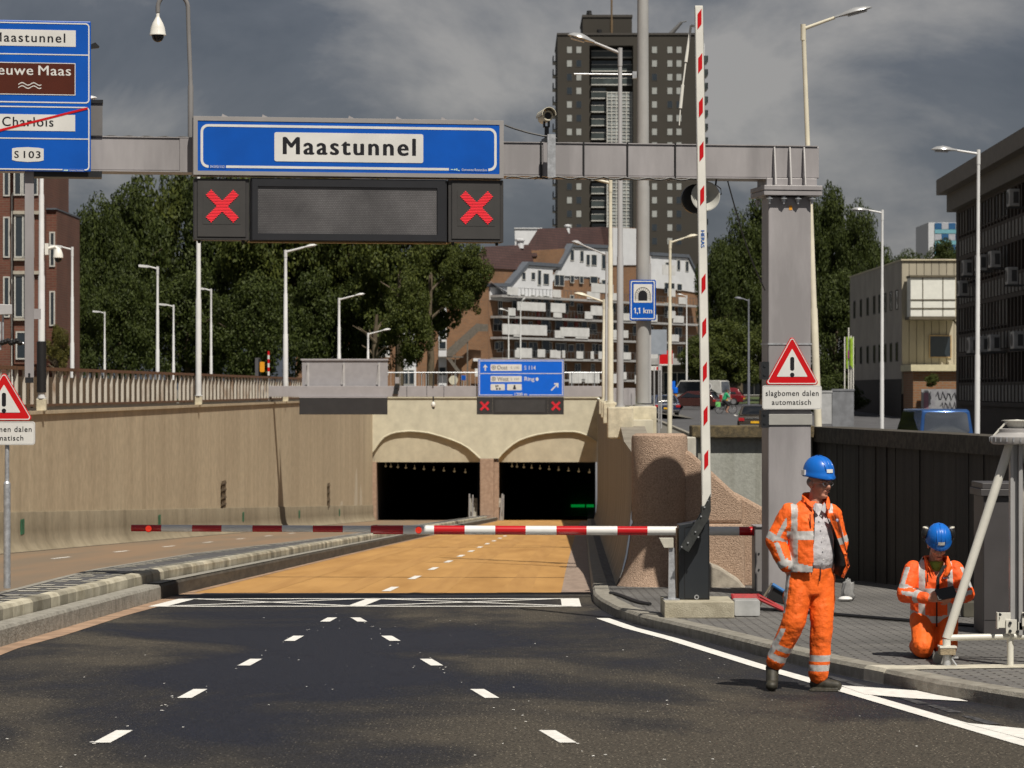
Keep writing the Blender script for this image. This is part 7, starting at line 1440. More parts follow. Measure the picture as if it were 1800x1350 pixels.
TRl = ['dark tree just right of the dark tower', 'dark tree between the tower and the gantry column', 'tall dark tree behind the left edge of the gantry column', 'tall dark tree behind the gantry column', 'tall dark tree right of the gantry column top', 'dark tree with ragged top left of the slim lamp post', 'dark tree behind the beige building corner', 'lighter green low tree between barrier arm and thin dark lamp post', 'lighter green low tree left of the raised barrier arm', 'lighter green low tree right of the thin dark lamp post', 'dark low tree behind the green flag', 'tree top peeking over the beige building', 'small tree before the blue and white high-rise']
for t_, l_ in zip(TR, TRl): tree(l_, t_[0], t_[1], t_[2], t_[3], t_[4], .5, t_[5], 'trees right of the tower')
hed = bpy.data.objects.new('hedge', crowns[0]); C.objects.link(hed); hed.location = (pxx(1463, 200), 200, 1.4); hed.scale = (2.4, 2, 1.7); tag(hed, 'low dark hedge behind the bluish metal fence', 'hedge')
hed = bpy.data.objects.new('shrub', crowns[3]); C.objects.link(hed); hed.location = (pxx(1638, 184), 184, pz(668, 184)); hed.scale = (.5, .4, .45); tag(hed, 'small green shrub growing over the graffiti wall', 'shrub')
# ------------------------------------------------------------ people
def capsule(mb, p0, p1, r0, r1=None, n=14):
    r1 = r0 if r1 is None else r1; mb.tube(p0, p1, r0, r1, n=n); mb.ball(p0, r0, 12); mb.ball(p1, r1, 12)
def chain(mb, pts, rs, n=14):
    for i in range(len(pts) - 1): capsule(mb, pts[i], pts[i + 1], rs[i], rs[i + 1], n)
def loft(mb, secs, n=26):
    """closed stack of ellipses: (cx, cy, cz, rx, ry, yaw)"""
    vs = []
    for cx, cy, cz, rx, ry, yw in secs:
        for k in range(n):
            t = 2 * math.pi * k / n; a, b = rx * math.cos(t), ry * math.sin(t); vs.append((cx + a * math.cos(yw) - b * math.sin(yw), cy + a * math.sin(yw) + b * math.cos(yw), cz))
    m = len(secs)
    mb.add(vs, [(i * n + k, i * n + (k + 1) % n, (i + 1) * n + (k + 1) % n, (i + 1) * n + k) for i in range(m - 1) for k in range(n)] + [tuple(range(n))[::-1], tuple(range((m - 1) * n, m * n))])
def grown(name, mb, mats, parent, voxel=.008, smooth=3, fold=0.0, fscale=.12, rule=None, keep=None, thick=0.0):
    me = mb.mesh('tmp', mats); o = bpy.data.objects.new('tmp', me); C.objects.link(o)
    r = o.modifiers.new('r', 'REMESH'); r.mode = 'VOXEL'; r.voxel_size = voxel
    s = o.modifiers.new('s', 'SMOOTH'); s.factor = .5; s.iterations = smooth
    if fold:
        tx = bpy.data.textures.new('folds', 'CLOUDS'); tx.noise_scale = fscale; tx.noise_depth = 2; tx.noise_type = 'SOFT_NOISE'
        d = o.modifiers.new('d', 'DISPLACE'); d.texture = tx; d.strength = fold; d.mid_level = .5; d.texture_coords = 'LOCAL'
        s2 = o.modifiers.new('s2', 'SMOOTH'); s2.factor = .5; s2.iterations = 1
    dg = bpy.context.evaluated_depsgraph_get(); dg.update(); m2 = bpy.data.meshes.new_from_object(o.evaluated_get(dg)); bpy.data.objects.remove(o)
    m2.materials.clear()
    for m in (mats if isinstance(mats, (list, tuple)) else [mats]): m2.materials.append(m)
    bm = bmesh.new(); bm.from_mesh(m2); bm.faces.ensure_lookup_table()
    kill = []
    for f in bm.faces:
        c = f.calc_center_median(); f.smooth = True; f.material_index = rule(c, f.normal) if rule else 0
        if keep and not keep(c, f.normal): kill.append(f)
    if kill: bmesh.ops.delete(bm, geom=kill, context='FACES')
    bm.to_mesh(m2); bm.free(); m2.name = name
    q = bpy.data.objects.new(name, m2); C.objects.link(q); q.parent = parent
    if thick: t = q.modifiers.new('t', 'SOLIDIFY'); t.thickness = thick; t.offset = 1
    return q
orange = M('hi_vis_orange', (.95, .140, .010), .7, var=.12, scale=5, bump=.75, bscale=17)
orange_t = M('hi_vis_orange_trousers', (.93, .145, .009), .7, var=.16, scale=4, bump=.85, bscale=15)
reflect = M('reflective_band', (.50, .49, .48), .45, var=.12, scale=25)
lining = M('black_lining', (.012, .012, .012), .8, var=.3, bump=.5, bscale=20)
shirt_m = M('pale_shirt', (.50, .49, .52), .75, var=.12, scale=12, bump=.5, bscale=16)
skin = M('skin', (.58, .275, .19), .5, var=.14, scale=14, spec=.4)
helmet_m = M('helmet_blue', (.005, .14, .58), .34, var=.08, coat=.15)
boot = M('dark_boot', (.035, .032, .022), .6, var=.4, scale=20)
hair_m = M('grey_hair', (.28, .26, .24), .8, var=.2); seam = M('dark_seam', (.05, .01, .006), .7)
eye_m = M('eye_dark', (.02, .015, .012), .3); lip_m = M('lip', (.22, .07, .055), .5)
def seg(p, a, b):
    a, b = Vector(a), Vector(b); d = b - a; t = max(-.3, min(1.3, (p - a).dot(d) / d.length_squared)); return t, (p - (a + d * t)), d.length
def helmet(o, c, yaw, pitch, w=.118, l=.142, h=.145, sticker=True, name='helmet'):
    mt = Matrix.Translation(c) @ Matrix.Rotation(yaw, 4, 'Z') @ Matrix.Rotation(pitch, 4, 'X')      # local -y is the front
    mb = MB(); n = 28; rings = 11; vs = []; fs = []
    for i in range(rings + 1):
        th = (math.pi / 2) * i / rings
        for k in range(n):
            t = 2 * math.pi * k / n; rr = math.sin(th) ** .85; vs.append((w * rr * math.cos(t), l * rr * math.sin(t), h * math.cos(th) ** .9 if i < rings else 0))
    for k in range(n):                                            # rim flare and peak
        t = 2 * math.pi * k / n; fr = max(0, -math.sin(t)) ** 2
        vs.append((w * 1.06 * math.cos(t), l * (1.04 + .10 * fr) * math.sin(t), -.012 - .016 * fr))
    for k in range(n):
        t = 2 * math.pi * k / n; fr = max(0, -math.sin(t)) ** 2; vs.append((w * 1.03 * math.cos(t), l * (1.01 + .09 * fr) * math.sin(t), -.022 - .016 * fr))
    for k in range(n):
        t = 2 * math.pi * k / n; vs.append((w * .94 * math.cos(t), l * .94 * math.sin(t), -.004))
    for i in range(rings + 3):
        for k in range(n): fs.append((i * n + k, i * n + (k + 1) % n, (i + 1) * n + (k + 1) % n, (i + 1) * n + k))
    mb.add(vs, fs)
    pts = [(0, -l * math.sin(a) * 1.0, h * math.cos(a) ** .9 + .001) for a in [R(-70 + 9 * i) for i in range(17)]]
    for dx in (-.036, 0, .036): mb.path([(dx + x, y, z - abs(dx) * .28) for x, y, z in pts], [.003] + [.0065] * (len(pts) - 2) + [.003], 8)
    mb.xf(mt); hp = mb.build(name, helmet_m, o, smooth=60)
    if sticker:
        mb = MB()
        for i in range(4):
            a0, a1 = -.26 + .13 * i, -.26 + .13 * (i + 1); P0 = lambda a, z: (w * 1.03 * math.sin(a), -l * 1.03 * math.cos(a) * (1 - .35 * (z / h) ** 2), z)
            mb.add([P0(a0, .018), P0(a1, .018), P0(a1, .046), P0(a0, .046)], [(0, 1, 2, 3)])
        mb.xf(mt); mb.build('sticker', sign_white, hp)
    mb = MB(); mb.box(-w * 1.1, -w * .99, .02, .06, -.01, .03); mb.box(w * .99, w * 1.1, .02, .06, -.01, .03); mb.xf(mt); mb.build('side_clip', sign_white, hp)
    return hp
def head(mb, c, yaw, pitch, k=1.0):
    """head pieces for the body blob; local -y is the face"""
    mt = Matrix.Translation(c) @ Matrix.Rotation(yaw, 4, 'Z') @ Matrix.Rotation(pitch, 4, 'X') @ Matrix.Scale(k, 4)
    h = MB(); h.ball((0, .012, .035), (.074, .094, .088), 18); h.ball((0, -.022, -.025), (.062, .068, .075), 16); h.ball((0, -.058, -.083), (.034, .032, .028), 12); h.ball((0, -.01, -.07), (.056, .055, .045), 14)
    h.ball((0, -.104, -.012), (.016, .02, .018), 10); h.tube((0, -.088, .028), (0, -.110, -.012), .009, .0145, n=10); h.ball((-.012, -.095, -.018), (.010, .012, .009), 8); h.ball((.012, -.095, -.018), (.010, .012, .009), 8)
    h.ball((-.030, -.077, .033), (.026, .014, .009), 10); h.ball((.030, -.077, .033), (.026, .014, .009), 10)
    h.ball((-.038, -.066, -.018), (.022, .02, .022), 10); h.ball((.038, -.066, -.018), (.022, .02, .022), 10)
    h.ball((0, -.086, -.046), (.023, .012, .006), 10); h.ball((0, -.084, -.058), (.020, .012, .007), 10)
    for s in (1, -1): h.ball((s * .078, .012, -.004), (.011, .020, .033), 10)
    h.xf(mt); mb.add(h.v, h.f); return mt
def face_bits(o, mt, mouth=True):
    mb = MB()
    for s in (1, -1): mb.ball((s * .030, -.082, .014), (.011, .007, .006), 10)
    mb.xf(mt); mb.build('eyes', eye_m, o, smooth=True)
    if mouth: mb = MB(); mb.ball((.004, -.094, -.052), (.022, .008, .0045), 10); mb.xf(mt); mb.build('mouth', lip_m, o, smooth=True)
# --- the walking man
Y1 = 22.4; man = thing('person', 'man walking in open orange hi-vis jacket, orange trousers, grey shirt and blue helmet', 'person', (pxx(1425, Y1), Y1, gr(Y1)))
ty = R(24)                                   # torso turned towards the right of the picture
HS = .98
shR, shL = Vector((-.165, -.05, 1.395)), Vector((.165, .065, 1.385)); elR, wrR = Vector((-.285, -.04, 1.18)), Vector((-.20, -.075, .965)); elL, wrL = Vector((.235, .10, 1.16)), Vector((.18, .0, .97))
hpR, hpL = Vector((-.085, -.02, .90)), Vector((.085, .03, .90)); knR, knL = Vector((-.135, -.07, .555)), Vector((.085, -.03, .53)); anR, anL = Vector((-.285, .03, .20)), Vector((.062, -.0, .12))
hc = Vector((.068, -.012, 1.625)); hy = R(36)
bd = MB(); mt = head(bd, hc, hy, R(4))
chain(bd, [Vector((.03, .02, 1.40)), Vector((.052, .005, 1.56))], [.066, .058])
loft(bd, [(.0, .0, .88, .13, .10, ty), (.0, .0, 1.05, .125, .095, ty), (.005, .0, 1.25, .145, .10, ty), (.01, .01, 1.40, .14, .085, ty), (.02, .015, 1.46, .07, .06, ty)])
chain(bd, [shR, elR, wrR], [.05, .042, .033]); chain(bd, [shL, elL, wrL], [.05, .042, .033])
def hand(mb, wr, d, up, k=1.0, curl=.6):
    """palm and five fingers; d points from the wrist along the hand, up is the back of the hand"""
    d = d.normalized(); sd = d.cross(up).normalized(); up = sd.cross(d).normalized()
    capsule(mb, wr + d * .01, wr + d * .03, .026 * k, .03 * k)
    for i, (o, l) in enumerate(((-.030, .070), (-.011, .080), (.009, .075), (.028, .060))):
        b = wr + d * .075 * k + sd * o * k; capsule(mb, wr + d * .025 + sd * o * .6, b, .016 * k, .0115 * k, 10)
        e1 = b + (d * math.cos(curl * .6) - up * math.sin(curl * .6)) * l * .45; e2 = e1 + (d * math.cos(curl * 1.6) - up * math.sin(curl * 1.6)) * l * .32; e3 = e2 + (d * math.cos(curl * 2.3) - up * math.sin(curl * 2.3)) * l * .25
        chain(mb, [b, e1, e2, e3], [.0105 * k, .0095 * k, .0088 * k, .0075 * k], 10)
    b = wr + d * .03 - sd * .026 * k; e1 = b + (d * .7 - sd * .7 - up * .2).normalized() * .042; e2 = e1 + (d * .95 - sd * .1 - up * .35).normalized() * .032; chain(mb, [b, e1, e2], [.014 * k, .0115 * k, .009 * k], 10)
hand(bd, wrR, Vector((.075, .03, -.1)), Vector((-.6, -.7, 0)), .9, .5); hand(bd, wrL, Vector((-.03, .02, -.1)), Vector((.6, .6, 0)), .95, .5)
chain(bd, [hpR, knR, anR], [.085, .055, .042]); chain(bd, [hpL, knL, anL], [.085, .055, .042])
grown('body', bd, skin, man, .0065, 2); face_bits(man, mt)
mb = MB()                                           # short grey hair at the sides and the back, under the helmet
mb.ball((0, .035, .012), (.079, .082, .055), 16); mb.xf(mt); mb.build('hair', hair_m, man, smooth=True)
mb = MB()
for s in (1, -1):
    ring(mb, [(s * .031 + .023 * math.cos(R(a)), .012 + .017 * math.sin(R(a))) for a in range(0, 360, 20)], [(s * .031 + .0205 * math.cos(R(a)), .012 + .0145 * math.sin(R(a))) for a in range(0, 360, 20)], -.102, -.099)
    mb.tube((s * .053, -.10, .016), (s * .078, .01, .012), .0015, n=6)
mb.tube((-.009, -.101, .015), (.009, -.101, .015), .0017, n=6); mb.xf(mt); mb.build('glasses', galv, man)
helmet(man, hc + Vector((-.006, .006, .082)), hy - R(2), R(3), .116, .138, .142)
sh = MB(); loft(sh, [(.035, -.015, .955, .135, .10, ty), (.04, -.025, 1.0, .145, .118, ty), (.04, -.03, 1.08, .148, .125, ty), (.035, -.02, 1.2, .145, .12, ty), (.025, -.01, 1.33, .14, .105, ty), (.03, .0, 1.42, .10, .08, ty), (.045, .005, 1.475, .068, .064, ty)])
grown('shirt', sh, shirt_m, man, .009, 3, .016, .07)
cv = lambda x, z: Vector((x, -.145 - .005, z))
mb = MB(); mb.add([(.030, -.105, 1.485), (.062, -.118, 1.425), (.030, -.125, 1.40), (.0, -.095, 1.45)], [(0, 1, 2, 3)]); mb.add([(.095, -.09, 1.485), (.068, -.118, 1.425), (.098, -.115, 1.40), (.118, -.075, 1.45)], [(0, 1, 2, 3)])
o = mb.build('shirt_collar', shirt_m, man); s_ = o.modifiers.new('t', 'SOLIDIFY'); s_.thickness = .004
mb = MB()
for z, x in ((1.38, .066), (1.30, .074), (1.21, .080), (1.12, .084), (1.04, .084)): mb.ball((x, -.148 - (.012 if z < 1.25 else -.012 if z > 1.35 else 0), z), (.006, .004, .006), 8)
mb.build('buttons', sign_white, man)
# jacket: right half with sleeve, back, left sleeve; the left front is a flap standing open
jk = MB(); loft(jk, [(.0, -.012, .93, .185, .155, ty), (-.002, -.014, 1.02, .18, .158, ty), (.0, -.012, 1.2, .182, .152, ty), (.0, .0, 1.33, .186, .136, ty), (.002, .01, 1.40, .18, .115, ty), (.01, .012, 1.45, .145, .10, ty), (.025, .012, 1.50, .10, .084, ty)])
chain(jk, [shR, elR, wrR + Vector((.0, 0, .03))], [.082, .074, .058]); chain(jk, [shL, elL, wrL], [.08, .07, .056])
def band_arm(p, sh_, el, wr, strap=0.0):
    t, off, L_ = seg(p, sh_, el); t2, off2, L2 = seg(p, el, wr)
    if off.length < off2.length or t2 < 0:
        if .80 < t < 1.03: return True
        if strap is not None and .10 < t < .85 and abs(off.x * .9 - off.z * .3 - strap) < .016 and off.y < .02: return True
    else:
        if .70 < t2 < .95: return True
        if strap is not None and .08 < t2 < .7 and abs(off2.x - .0 - strap) < .016 and off2.y < .02: return True
    return False
def armdist(p, pts): return min(seg(p, pts[i], pts[i + 1])[1].length for i in range(len(pts) - 1))
def jrule(p, n):
    dr = armdist(p, [shR, elR, wrR]); dl = armdist(p, [shL, elL, wrL])
    tor = abs(p.x) < .16
    if p.x < -.135 and dr < .105 and (p.x < -.20 or (p.z < 1.22 and p.x < -.19)): return 1 if band_arm(p, shR, elR, wrR, -.004) else 0
    if p.x > .19 and dl < .1: return 1 if band_arm(p, shL, elL, wrL, .02) else 0
    if 1.195 < p.z < 1.262: return 1
    if .945 < p.z + (p.x + .1) * .25 < 1.01: return 1
    if n.y < .5 and -.168 < p.x < -.115 and p.z < 1.47: return 1
    if n.y < .5 and .135 < p.x < .175 and p.z > 1.26: return 1
    return 0
def jkeep(p, n):
    if p.z > 1.49: return p.y > .01 or abs(p.x - .03) > .075
    xl = .012 - (1.42 - p.z) * .03 + max(0, p.z - 1.40) * .30; xr = .09 + max(0, 1.44 - p.z) * .48
    if p.z < 1.26: xr = .24
    if p.y < .055 and xl < p.x < xr: return False
    if p.z < .94: return False
    return True
grown('jacket', jk, [orange, reflect], man, .0085, 4, .020, .06, jrule, jkeep, .005)
mb = MB()                                            # upright collar, folded open
cl = [(-.066, -.085), (-.082, -.03), (-.074, .035), (-.02, .092), (.05, .10), (.115, .07), (.142, .01), (.132, -.05)]
vs = [(x, y, 1.43 + (.02 if y > 0 else -.01)) for x, y in cl] + [(x * .94 + .003, y * .92, 1.553 + (.012 if y > 0 else -.012)) for x, y in cl]; n = len(cl)
mb.add(vs, [(i, i + 1, n + i + 1, n + i) for i in range(n - 1)]); mb.add([(-.066, -.08, 1.545), (-.080, -.035, 1.55), (-.045, -.128, 1.46), (.022, -.146, 1.425), (.012, -.118, 1.475)], [(0, 1, 2, 3, 4)]); mb.add([(.130, -.045, 1.54), (.140, -.0, 1.55), (.162, -.085, 1.45), (.122, -.122, 1.40), (.102, -.1, 1.46)], [(0, 1, 2, 3, 4)])
o = mb.build('collar', orange, man, smooth=50); s_ = o.modifiers.new('t', 'SOLIDIFY'); s_.thickness = .006; s_ = o.modifiers.new('sub', 'SUBSURF'); s_.levels = s_.render_levels = 1
T_ = [(.135, -.07, 1.40), (.165, -.055, 1.30), (.178, -.04, 1.20), (.178, -.02, 1.10), (.17, .0, 1.0), (.165, .01, .93)]; F_ = [(.118, -.125, 1.40), (.168, -.14, 1.28), (.205, -.15, 1.18), (.243, -.155, 1.08), (.262, -.15, .985), (.222, -.13, .905)]; E_ = [(.20, -.05, 1.41), (.228, -.06, 1.29), (.248, -.07, 1.19), (.272, -.08, 1.09), (.298, -.08, .995), (.248, -.06, .89)]
mb = MB()
for i in range(1, 5): mb.add([T_[i], F_[i], F_[i + 1], T_[i + 1]], [(0, 1, 2, 3)], 0)
o = mb.build('jacket_lining', lining, man, smooth=60); o.modifiers.new('w', 'WELD'); s_ = o.modifiers.new('t', 'SOLIDIFY'); s_.thickness = .004
mb = MB(); mid = lambda a, b, t: tuple(a[k] + (b[k] - a[k]) * t for k in range(3))
F2 = []; E2 = []
for i in range(5):
    for k in range(4): F2.append(mid(F_[i], F_[i + 1], k / 4)); E2.append(mid(E_[i], E_[i + 1], k / 4))
F2.append(F_[5]); E2.append(E_[5]); F2 = [(x, y - .006, z) for x, y, z in F2]
mdl = [((a[0] + b[0]) / 2 + .006, (a[1] + b[1]) / 2 - .02, (a[2] + b[2]) / 2) for a, b in zip(F2, E2)]
for i in range(20):
    bnd = 1 if i in (7, 8) else 0
    mb.add([F2[i], mdl[i], mdl[i + 1], F2[i + 1]], [(0, 1, 2, 3)], bnd); mb.add([mdl[i], E2[i], E2[i + 1], mdl[i + 1]], [(0, 1, 2, 3)], bnd)
o = mb.build('jacket_front', [orange, reflect], man, smooth=60); o.modifiers.new('w', 'WELD'); s_ = o.modifiers.new('t', 'SOLIDIFY'); s_.thickness = .006
mb = MB(); mb.path([(-.022, -.160, 1.395), (-.02, -.162, 1.33), (-.018, -.162, 1.285)], .004, 6); mb.path([(.030 - (1.42 - z) * .04 - .012, -.130 - .036 * math.sin((1.45 - z) * 5), z) for z in frange(1.42, .95, .04)], .004, 6); mb.build('zip', black, man)
mb = MB(); mb.ball((.195, -.112, 1.345), (.012, .006, .014), 10); mb.build('chest_badge', M('badge', (.6, .5, .4), .5, col2=(.3, .3, .5), scale=60), man)
tr = MB(); loft(tr, [(.03, -.01, 1.0, .135, .105, ty), (.02, -.01, .95, .16, .12, ty), (.0, .0, .86, .172, .128, ty), (.0, .0, .76, .16, .115, ty)])
chain(tr, [hpR, knR, anR + Vector((.012, 0, .03))], [.112, .094, .076]); chain(tr, [hpL, knL, anL + Vector((0, 0, .0))], [.112, .092, .08])
tr.ball((-.175, -.02, .74), (.05, .07, .08), 12); tr.ball((.155, .04, .72), (.045, .07, .08), 12)
def trule(p, n):
    tR, oR, LR = seg(p, knR, anR); tL, oL, LL = seg(p, knL, anL)
    if oL.length < oR.length:
        if .16 < p.z < .205 or .235 < p.z < .285: return 1
    else:
        if p.z < .5 and (.52 < tR < .64 or .74 < tR < .87): return 1
        t2, o2, _ = seg(p, hpR, knR)
        if p.z < .5 and 0 < tR < .8 and abs(oR.x + .062) < .014 and oR.y < .03: return 1
        if p.z >= .5 and abs(o2.x + .095) < .012 and o2.y < .02 and p.z > .62: return 1
    return 0
grown('trousers', tr, [orange_t, reflect], man, .0085, 5, .018, .10, trule)
mb = MB(); mb.path([(.062, -.125, .985), (.064, -.14, .93), (.055, -.135, .87)], .004, 6); mb.path([(-.045, -.13, .955), (-.10, -.115, .90)], .004, 6); mb.build('seams', seam, man)
sb_ = MB(); capsule(sb_, anR + Vector((.0, .01, .02)), anR + Vector((-.012, .02, -.03)), .052, .055); capsule(sb_, anR + Vector((-.012, .02, -.04)), Vector((-.31, -.055, .048)), .052, .047); sb_.ball((-.314, -.075, .045), (.05, .05, .042), 14); grown('boot', sb_, boot, man, .007, 2)
sb_ = MB(); capsule(sb_, (.06, 0, .13), (.055, .01, .07), .055, .055); capsule(sb_, (.04, .015, .05), (.13, -.02, .05), .05, .05); capsule(sb_, (.12, -.02, .047), (.20, -.05, .042), .05, .042); sb_.box(-.005, .22, -.09, .045, 0, .018, 0, Matrix.Rotation(R(-12), 4, 'Z')); grown('boot', sb_, boot, man, .007, 2)
# --- the kneeling man
Y2 = 24.6; kn = thing('person', 'man in orange hi-vis suit and blue helmet kneeling on the pavement, looking at a tablet', 'person', (pxx(1637, Y2), Y2, gr(Y2) + .113))
sR, sL = Vector((-.155, .02, .752)), Vector((.205, .02, .752)); eR, eL = Vector((-.235, -.06, .545)), Vector((.295, -.06, .55)); wR, wL = Vector((-.075, -.245, .525)), Vector((.145, -.245, .525))
bd = MB(); hc = Vector((.045, -.07, .965)); mt = head(bd, hc, R(3), R(34)); chain(bd, [Vector((.035, .03, .80)), Vector((.042, -.02, .91))], [.064, .056])
loft(bd, [(.03, .06, .28, .14, .11, 0), (.03, .05, .45, .135, .10, 0), (.03, .04, .65, .15, .105, 0), (.03, .03, .77, .14, .085, 0), (.035, .03, .83, .07, .06, 0)])
chain(bd, [sR, eR, wR], [.05, .042, .032]); chain(bd, [sL, eL, wL], [.05, .042, .032])
hand(bd, wR, Vector((.95, -.28, .03)), Vector((-.25, -.9, -.2)), .95, .55); hand(bd, wL, Vector((-.95, -.28, .03)), Vector((.25, -.9, -.2)), .95, .55)
kR, kL = Vector((-.10, -.22, .095)), Vector((.105, -.18, .095)); hR, hL = Vector((-.075, .03, .34)), Vector((.13, .03, .34)); aR, aL = Vector((-.09, .24, .07)), Vector((.115, .26, .07))
chain(bd, [hR, kR, aR], [.085, .06, .045]); chain(bd, [hL, kL, aL], [.085, .06, .045])
grown('body', bd, skin, kn, .0065, 2); face_bits(kn, mt)
hm_c = hc + Vector((.004, -.028, .062)); helmet(kn, hm_c, R(3), R(30), .108, .128, .135)
for s in (1, -1):
    cpos = hm_c + Vector((s * .110, .015, .058)); mb = MB(); mb.ball(cpos, (.036, .044, .058), 14, 0, Matrix.Rotation(R(-18 * s), 4, 'Y')); ml = mb.build('ear_muff', black, kn, smooth=True)
    mb = MB(); mb.ball(cpos + Vector((s * .002, -.018, .034)), (.028, .026, .015), 12, 0, Matrix.Rotation(R(-18 * s), 4, 'Y')); mb.build('muff_shell', M('muff_cream', (.50, .48, .41), .4), ml, smooth=True)
    mb = MB(); mb.path([cpos + Vector((s * .01, .0, -.02)), cpos + Vector((s * .02, -.01, -.06)), cpos + Vector((-s * .005, -.01, -.10))], .006, 6); mb.build('muff_arm', black, kn)
tee = MB(); loft(tee, [(.035, .02, .70, .08, .06, 0), (.036, .0, .78, .075, .07, 0), (.04, .0, .83, .064, .06, 0)]); grown('shirt', tee, M('lime_shirt', (.26, .34, .05), .8), kn, .009, 2)
jk = MB(); loft(jk, [(.03, .05, .265, .205, .15, 0), (.03, .05, .35, .205, .152, 0), (.03, .045, .5, .195, .145, 0), (.03, .035, .64, .20, .145, 0), (.03, .03, .735, .198, .125, 0), (.033, .03, .805, .14, .105, 0), (.036, .03, .86, .10, .088, 0)])
chain(jk, [sR, eR, wR + (eR - wR) * .06], [.078, .068, .045]); chain(jk, [sL, eL, wL + (eL - wL) * .06], [.078, .068, .045])
def kjrule(p, n):
    for (a, b, c, sg) in ((sR, eR, wR, -1), (sL, eL, wL, 1)):
        d = armdist(p, [a, b, c])
        if d < .10 and (abs(p.x - .03) > .205 or (p.y < -.12)):
            t, o1, _ = seg(p, a, b); t2, o2, _ = seg(p, b, c)
            if o1.length < o2.length: return 1 if (.72 < t < .90 or (.05 < t < .72 and abs(o1.x - sg * .045) < .016 and n.y < .3)) else 0
            return 1 if (.52 < t2 < .74 or (.05 < t2 < .52 and abs(o2.z - .02) < .016)) else 0
    dx = abs(p.x - .03)
    if .545 < p.z < .60: return 1
    if .30 < p.z - dx * dx * 1.2 < .362: return 1
    if n.y < .5 and .095 < dx < .145 and (p.z > .60 or .36 < p.z < .545): return 1
    return 0
def kjkeep(p, n):
    if p.z > .84: return p.y > .02 or abs(p.x - .035) > .13
    if p.z > .70 and p.y < .0 and abs(p.x - .045) < .02 + (p.z - .70) * .42: return False
    return p.z > .272
grown('jacket', jk, [M('hi_vis_orange_deep', (.92, .112, .011), .7, var=.12, scale=5, bump=.75, bscale=17), reflect], kn, .0085, 4, .018, .06, kjrule, kjkeep, .005)
mb = MB(); cl = [(-.045, -.10), (-.062, -.05), (-.055, .04), (.03, .11), (.12, .05), (.135, -.04), (.118, -.10)]; n = len(cl); vs = [(x, y, .80 - (.06 if y < -.06 else 0)) for x, y in cl] + [(x * 1.04, y, .875 - (.035 if y < -.06 else 0)) for x, y in cl]; mb.add(vs, [(i, i + 1, n + i + 1, n + i) for i in range(n - 1)]); mb.add([(-.047, -.104, .80), (-.064, -.06, .875), (-.02, -.12, .75), (.005, -.128, .71)], [(0, 1, 2, 3)]); mb.add([(.122, -.104, .80), (.138, -.06, .875), (.168, -.11, .775), (.11, -.135, .70), (.075, -.128, .70)], [(0, 1, 2, 3, 4)])
o = mb.build('collar', orange, kn, smooth=50); s_ = o.modifiers.new('t', 'SOLIDIFY'); s_.thickness = .006
mb = MB(); mb.add([(.03, -.115, .70), (.052, -.125, .70), (.118, -.112, .80), (.085, -.10, .80)], [(0, 1, 2, 3)]); mb.add([(.022, -.125, .56), (.048, -.128, .56), (.055, -.128, .70), (.028, -.12, .70)], [(0, 1, 2, 3)]); mb.path([(.03, -.118 - .0, z) for z in frange(.55, .27, .05)], .006, 6); mb.path([(-.05, -.116, .725), (-.048, -.12, .655)], .005, 6); mb.build('zip', lining, kn)
mb = MB(); mb.box(.085, .135, -.128, -.122, .685, .70); mb.build('chest_badge', _mats['badge'], kn)
tr = MB(); loft(tr, [(.025, .06, .40, .17, .13, 0), (.025, .05, .33, .18, .13, 0), (.025, .05, .29, .16, .12, 0)])
chain(tr, [hR, kR + Vector((0, 0, .012)), aR], [.105, .098, .07]); chain(tr, [hL, kL + Vector((0, 0, .012)), aL], [.105, .096, .07])
def ktrule(p, n): return 1 if p.y > .12 and (.18 < p.y < .24) and p.z < .2 else 0
grown('trousers', tr, [orange_t, reflect], kn, .009, 4, .016, .09, ktrule)
for a in (aR, aL): sb_ = MB(); capsule(sb_, a, a + Vector((0, .10, .01)), .05, .05); capsule(sb_, a + Vector((0, .09, .02)), a + Vector((0, .12, -.03)), .045, .04); grown('boot', sb_, boot, kn, .009, 2)
tb_ = thing('tablet', 'black tablet held by the kneeling worker', 'tablet', (pxx(1637, Y2) + .075, Y2 - .345, gr(Y2) + .113 + .575))
mb = MB(); mtx = Matrix.Rotation(R(-38), 4, 'X') @ Matrix.Rotation(R(-14), 4, 'Y'); mb.prism(rrect(-.085, .085, -.055, .055, .008, 3), -.006, .006); mb.xf(mtx); mb.build('body', black, tb_)
mb = MB(); mb.box(-.078, .078, .0061, .0075, -.048, .048); mb.xf(mtx); mb.build('screen', M('screen_dark', (.01, .01, .012), .1), tb_)
# --- rider on the bicycle, far away
rd = thing('person', 'cyclist in a green shirt riding along the upper street', 'person', (pxx(1276, 205), 205, bz), R(18))
bd = MB(); mt = head(bd, Vector((.12, 0, 1.62)), R(90), R(6)); chain(bd, [Vector((-.15, 0, .98)), Vector((.02, 0, 1.38)), Vector((.10, 0, 1.52))], [.11, .10, .05])
for s in (1, -1):
    chain(bd, [Vector((.02, s * .17, 1.38)), Vector((.2, s * .22, 1.15)), Vector((.35, s * .25, 1.06))], [.05, .042, .034]); bd.ball((.37, s * .25, 1.04), .045, 10)
    f = (.18, .62, .05, .25) if s > 0 else (.25, .50, .10, .12); chain(bd, [Vector((-.15, s * .09, .94)), Vector((.2, s * .1, .72 if s > 0 else .58)), Vector((.0, s * .1, .32 if s > 0 else .18))], [.085, .06, .045]); capsule(bd, (.0, s * .1, .27 if s > 0 else .13), (.14, s * .1, .25 if s > 0 else .11), .045, .04)
grown('body', bd, M('cyclist_skin', (.40, .21, .14), .6), rd, .02, 2)
sh = MB(); chain(sh, [Vector((-.14, 0, 1.0)), Vector((.02, 0, 1.38))], [.15, .16])
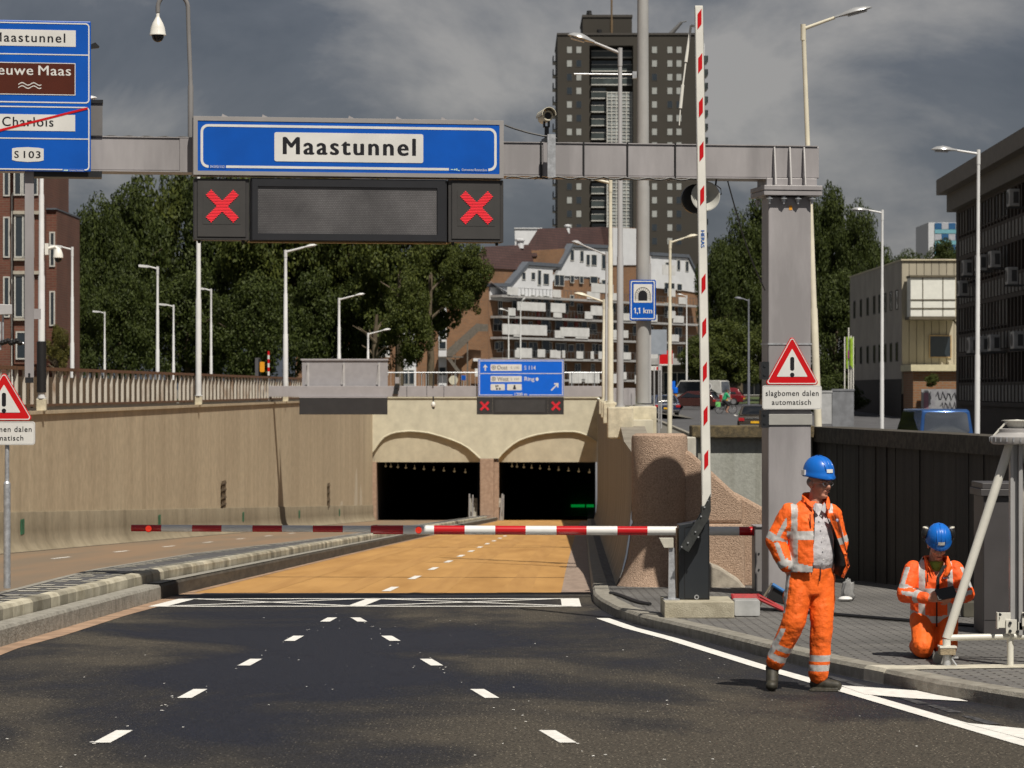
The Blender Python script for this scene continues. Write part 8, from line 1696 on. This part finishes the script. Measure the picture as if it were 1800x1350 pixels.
for s in (1, -1): chain(sh, [Vector((.02, s * .15, 1.38)), Vector((.16, s * .21, 1.2))], [.08, .07])
grown('shirt', sh, M('green_shirt', (.01, .30, .12), .7), rd, .02, 2)
sh = MB()
for s in (1, -1): chain(sh, [Vector((-.15, s * .09, .94)), Vector((.18, s * .1, .74 if s > 0 else .60))], [.115, .085])
grown('shorts', sh, M('dark_cloth', (.02, .02, .025), .8), rd, .02, 2)
mb = MB(); mb.ball((.10, 0, 1.69), (.10, .085, .09), 12); mb.build('hair', M('dark_hair', (.05, .035, .025), .7), rd, smooth=True)
# ------------------------------------------------------------ pieces that stand apart become parts of their own
def separate(o):
    me = o.data; n = len(me.vertices); p = list(range(n))
    def f(q, a):
        while q[a] != a: q[a] = q[q[a]]; a = q[a]
        return a
    for e in me.edges:
        a, b = f(p, e.vertices[0]), f(p, e.vertices[1])
        if a != b: p[a] = b
    comp = {}
    for i in range(n): comp.setdefault(f(p, i), []).append(i)
    co = np.array([v.co for v in me.vertices]); cs = list(comp.values()); k = len(cs)
    lo = [co[c].min(0) - .01 for c in cs]; hi = [co[c].max(0) + .01 for c in cs]; q = list(range(k))
    for i in range(k):
        for j in range(i):
            if (lo[i] < hi[j]).all() and (lo[j] < hi[i]).all():
                a, b = f(q, i), f(q, j)
                if a != b: q[a] = b
    grp = {}
    for i in range(k): grp.setdefault(f(q, i), set()).update(cs[i])
    if len(grp) < 2: return
    base = o.name.split('.')[0]
    for i, g in enumerate(list(grp.values())):
        m2 = me.copy(); bm = bmesh.new(); bm.from_mesh(m2); bm.verts.ensure_lookup_table()
        bmesh.ops.delete(bm, geom=[v for v in bm.verts if v.index not in g], context='VERTS'); bm.to_mesh(m2); bm.free()
        if i == 0: o.data = m2
        else: c = o.copy(); c.data = m2; C.objects.link(c)
SPLIT = set('handrail beam_flange bolt clamp_bracket joint_plate cable border_gap lifting_lug foot_screw border name_plate clamp arm_bracket cabinet_lock handle drum_ribs pole crossbar bars beam_joint bracket box rails white_facade roof_edge outside_stair balcony_slab vent sill fan_grille eyes side_clip buttons seams zip graffiti arrow'.split())
for o in list(C.objects):
    if o.type == 'MESH' and o.parent and o.name.split('.')[0] in SPLIT and len(o.data.vertices) < 6000 and not (o.name.startswith('bolt') and o.data.users > 1): separate(o)
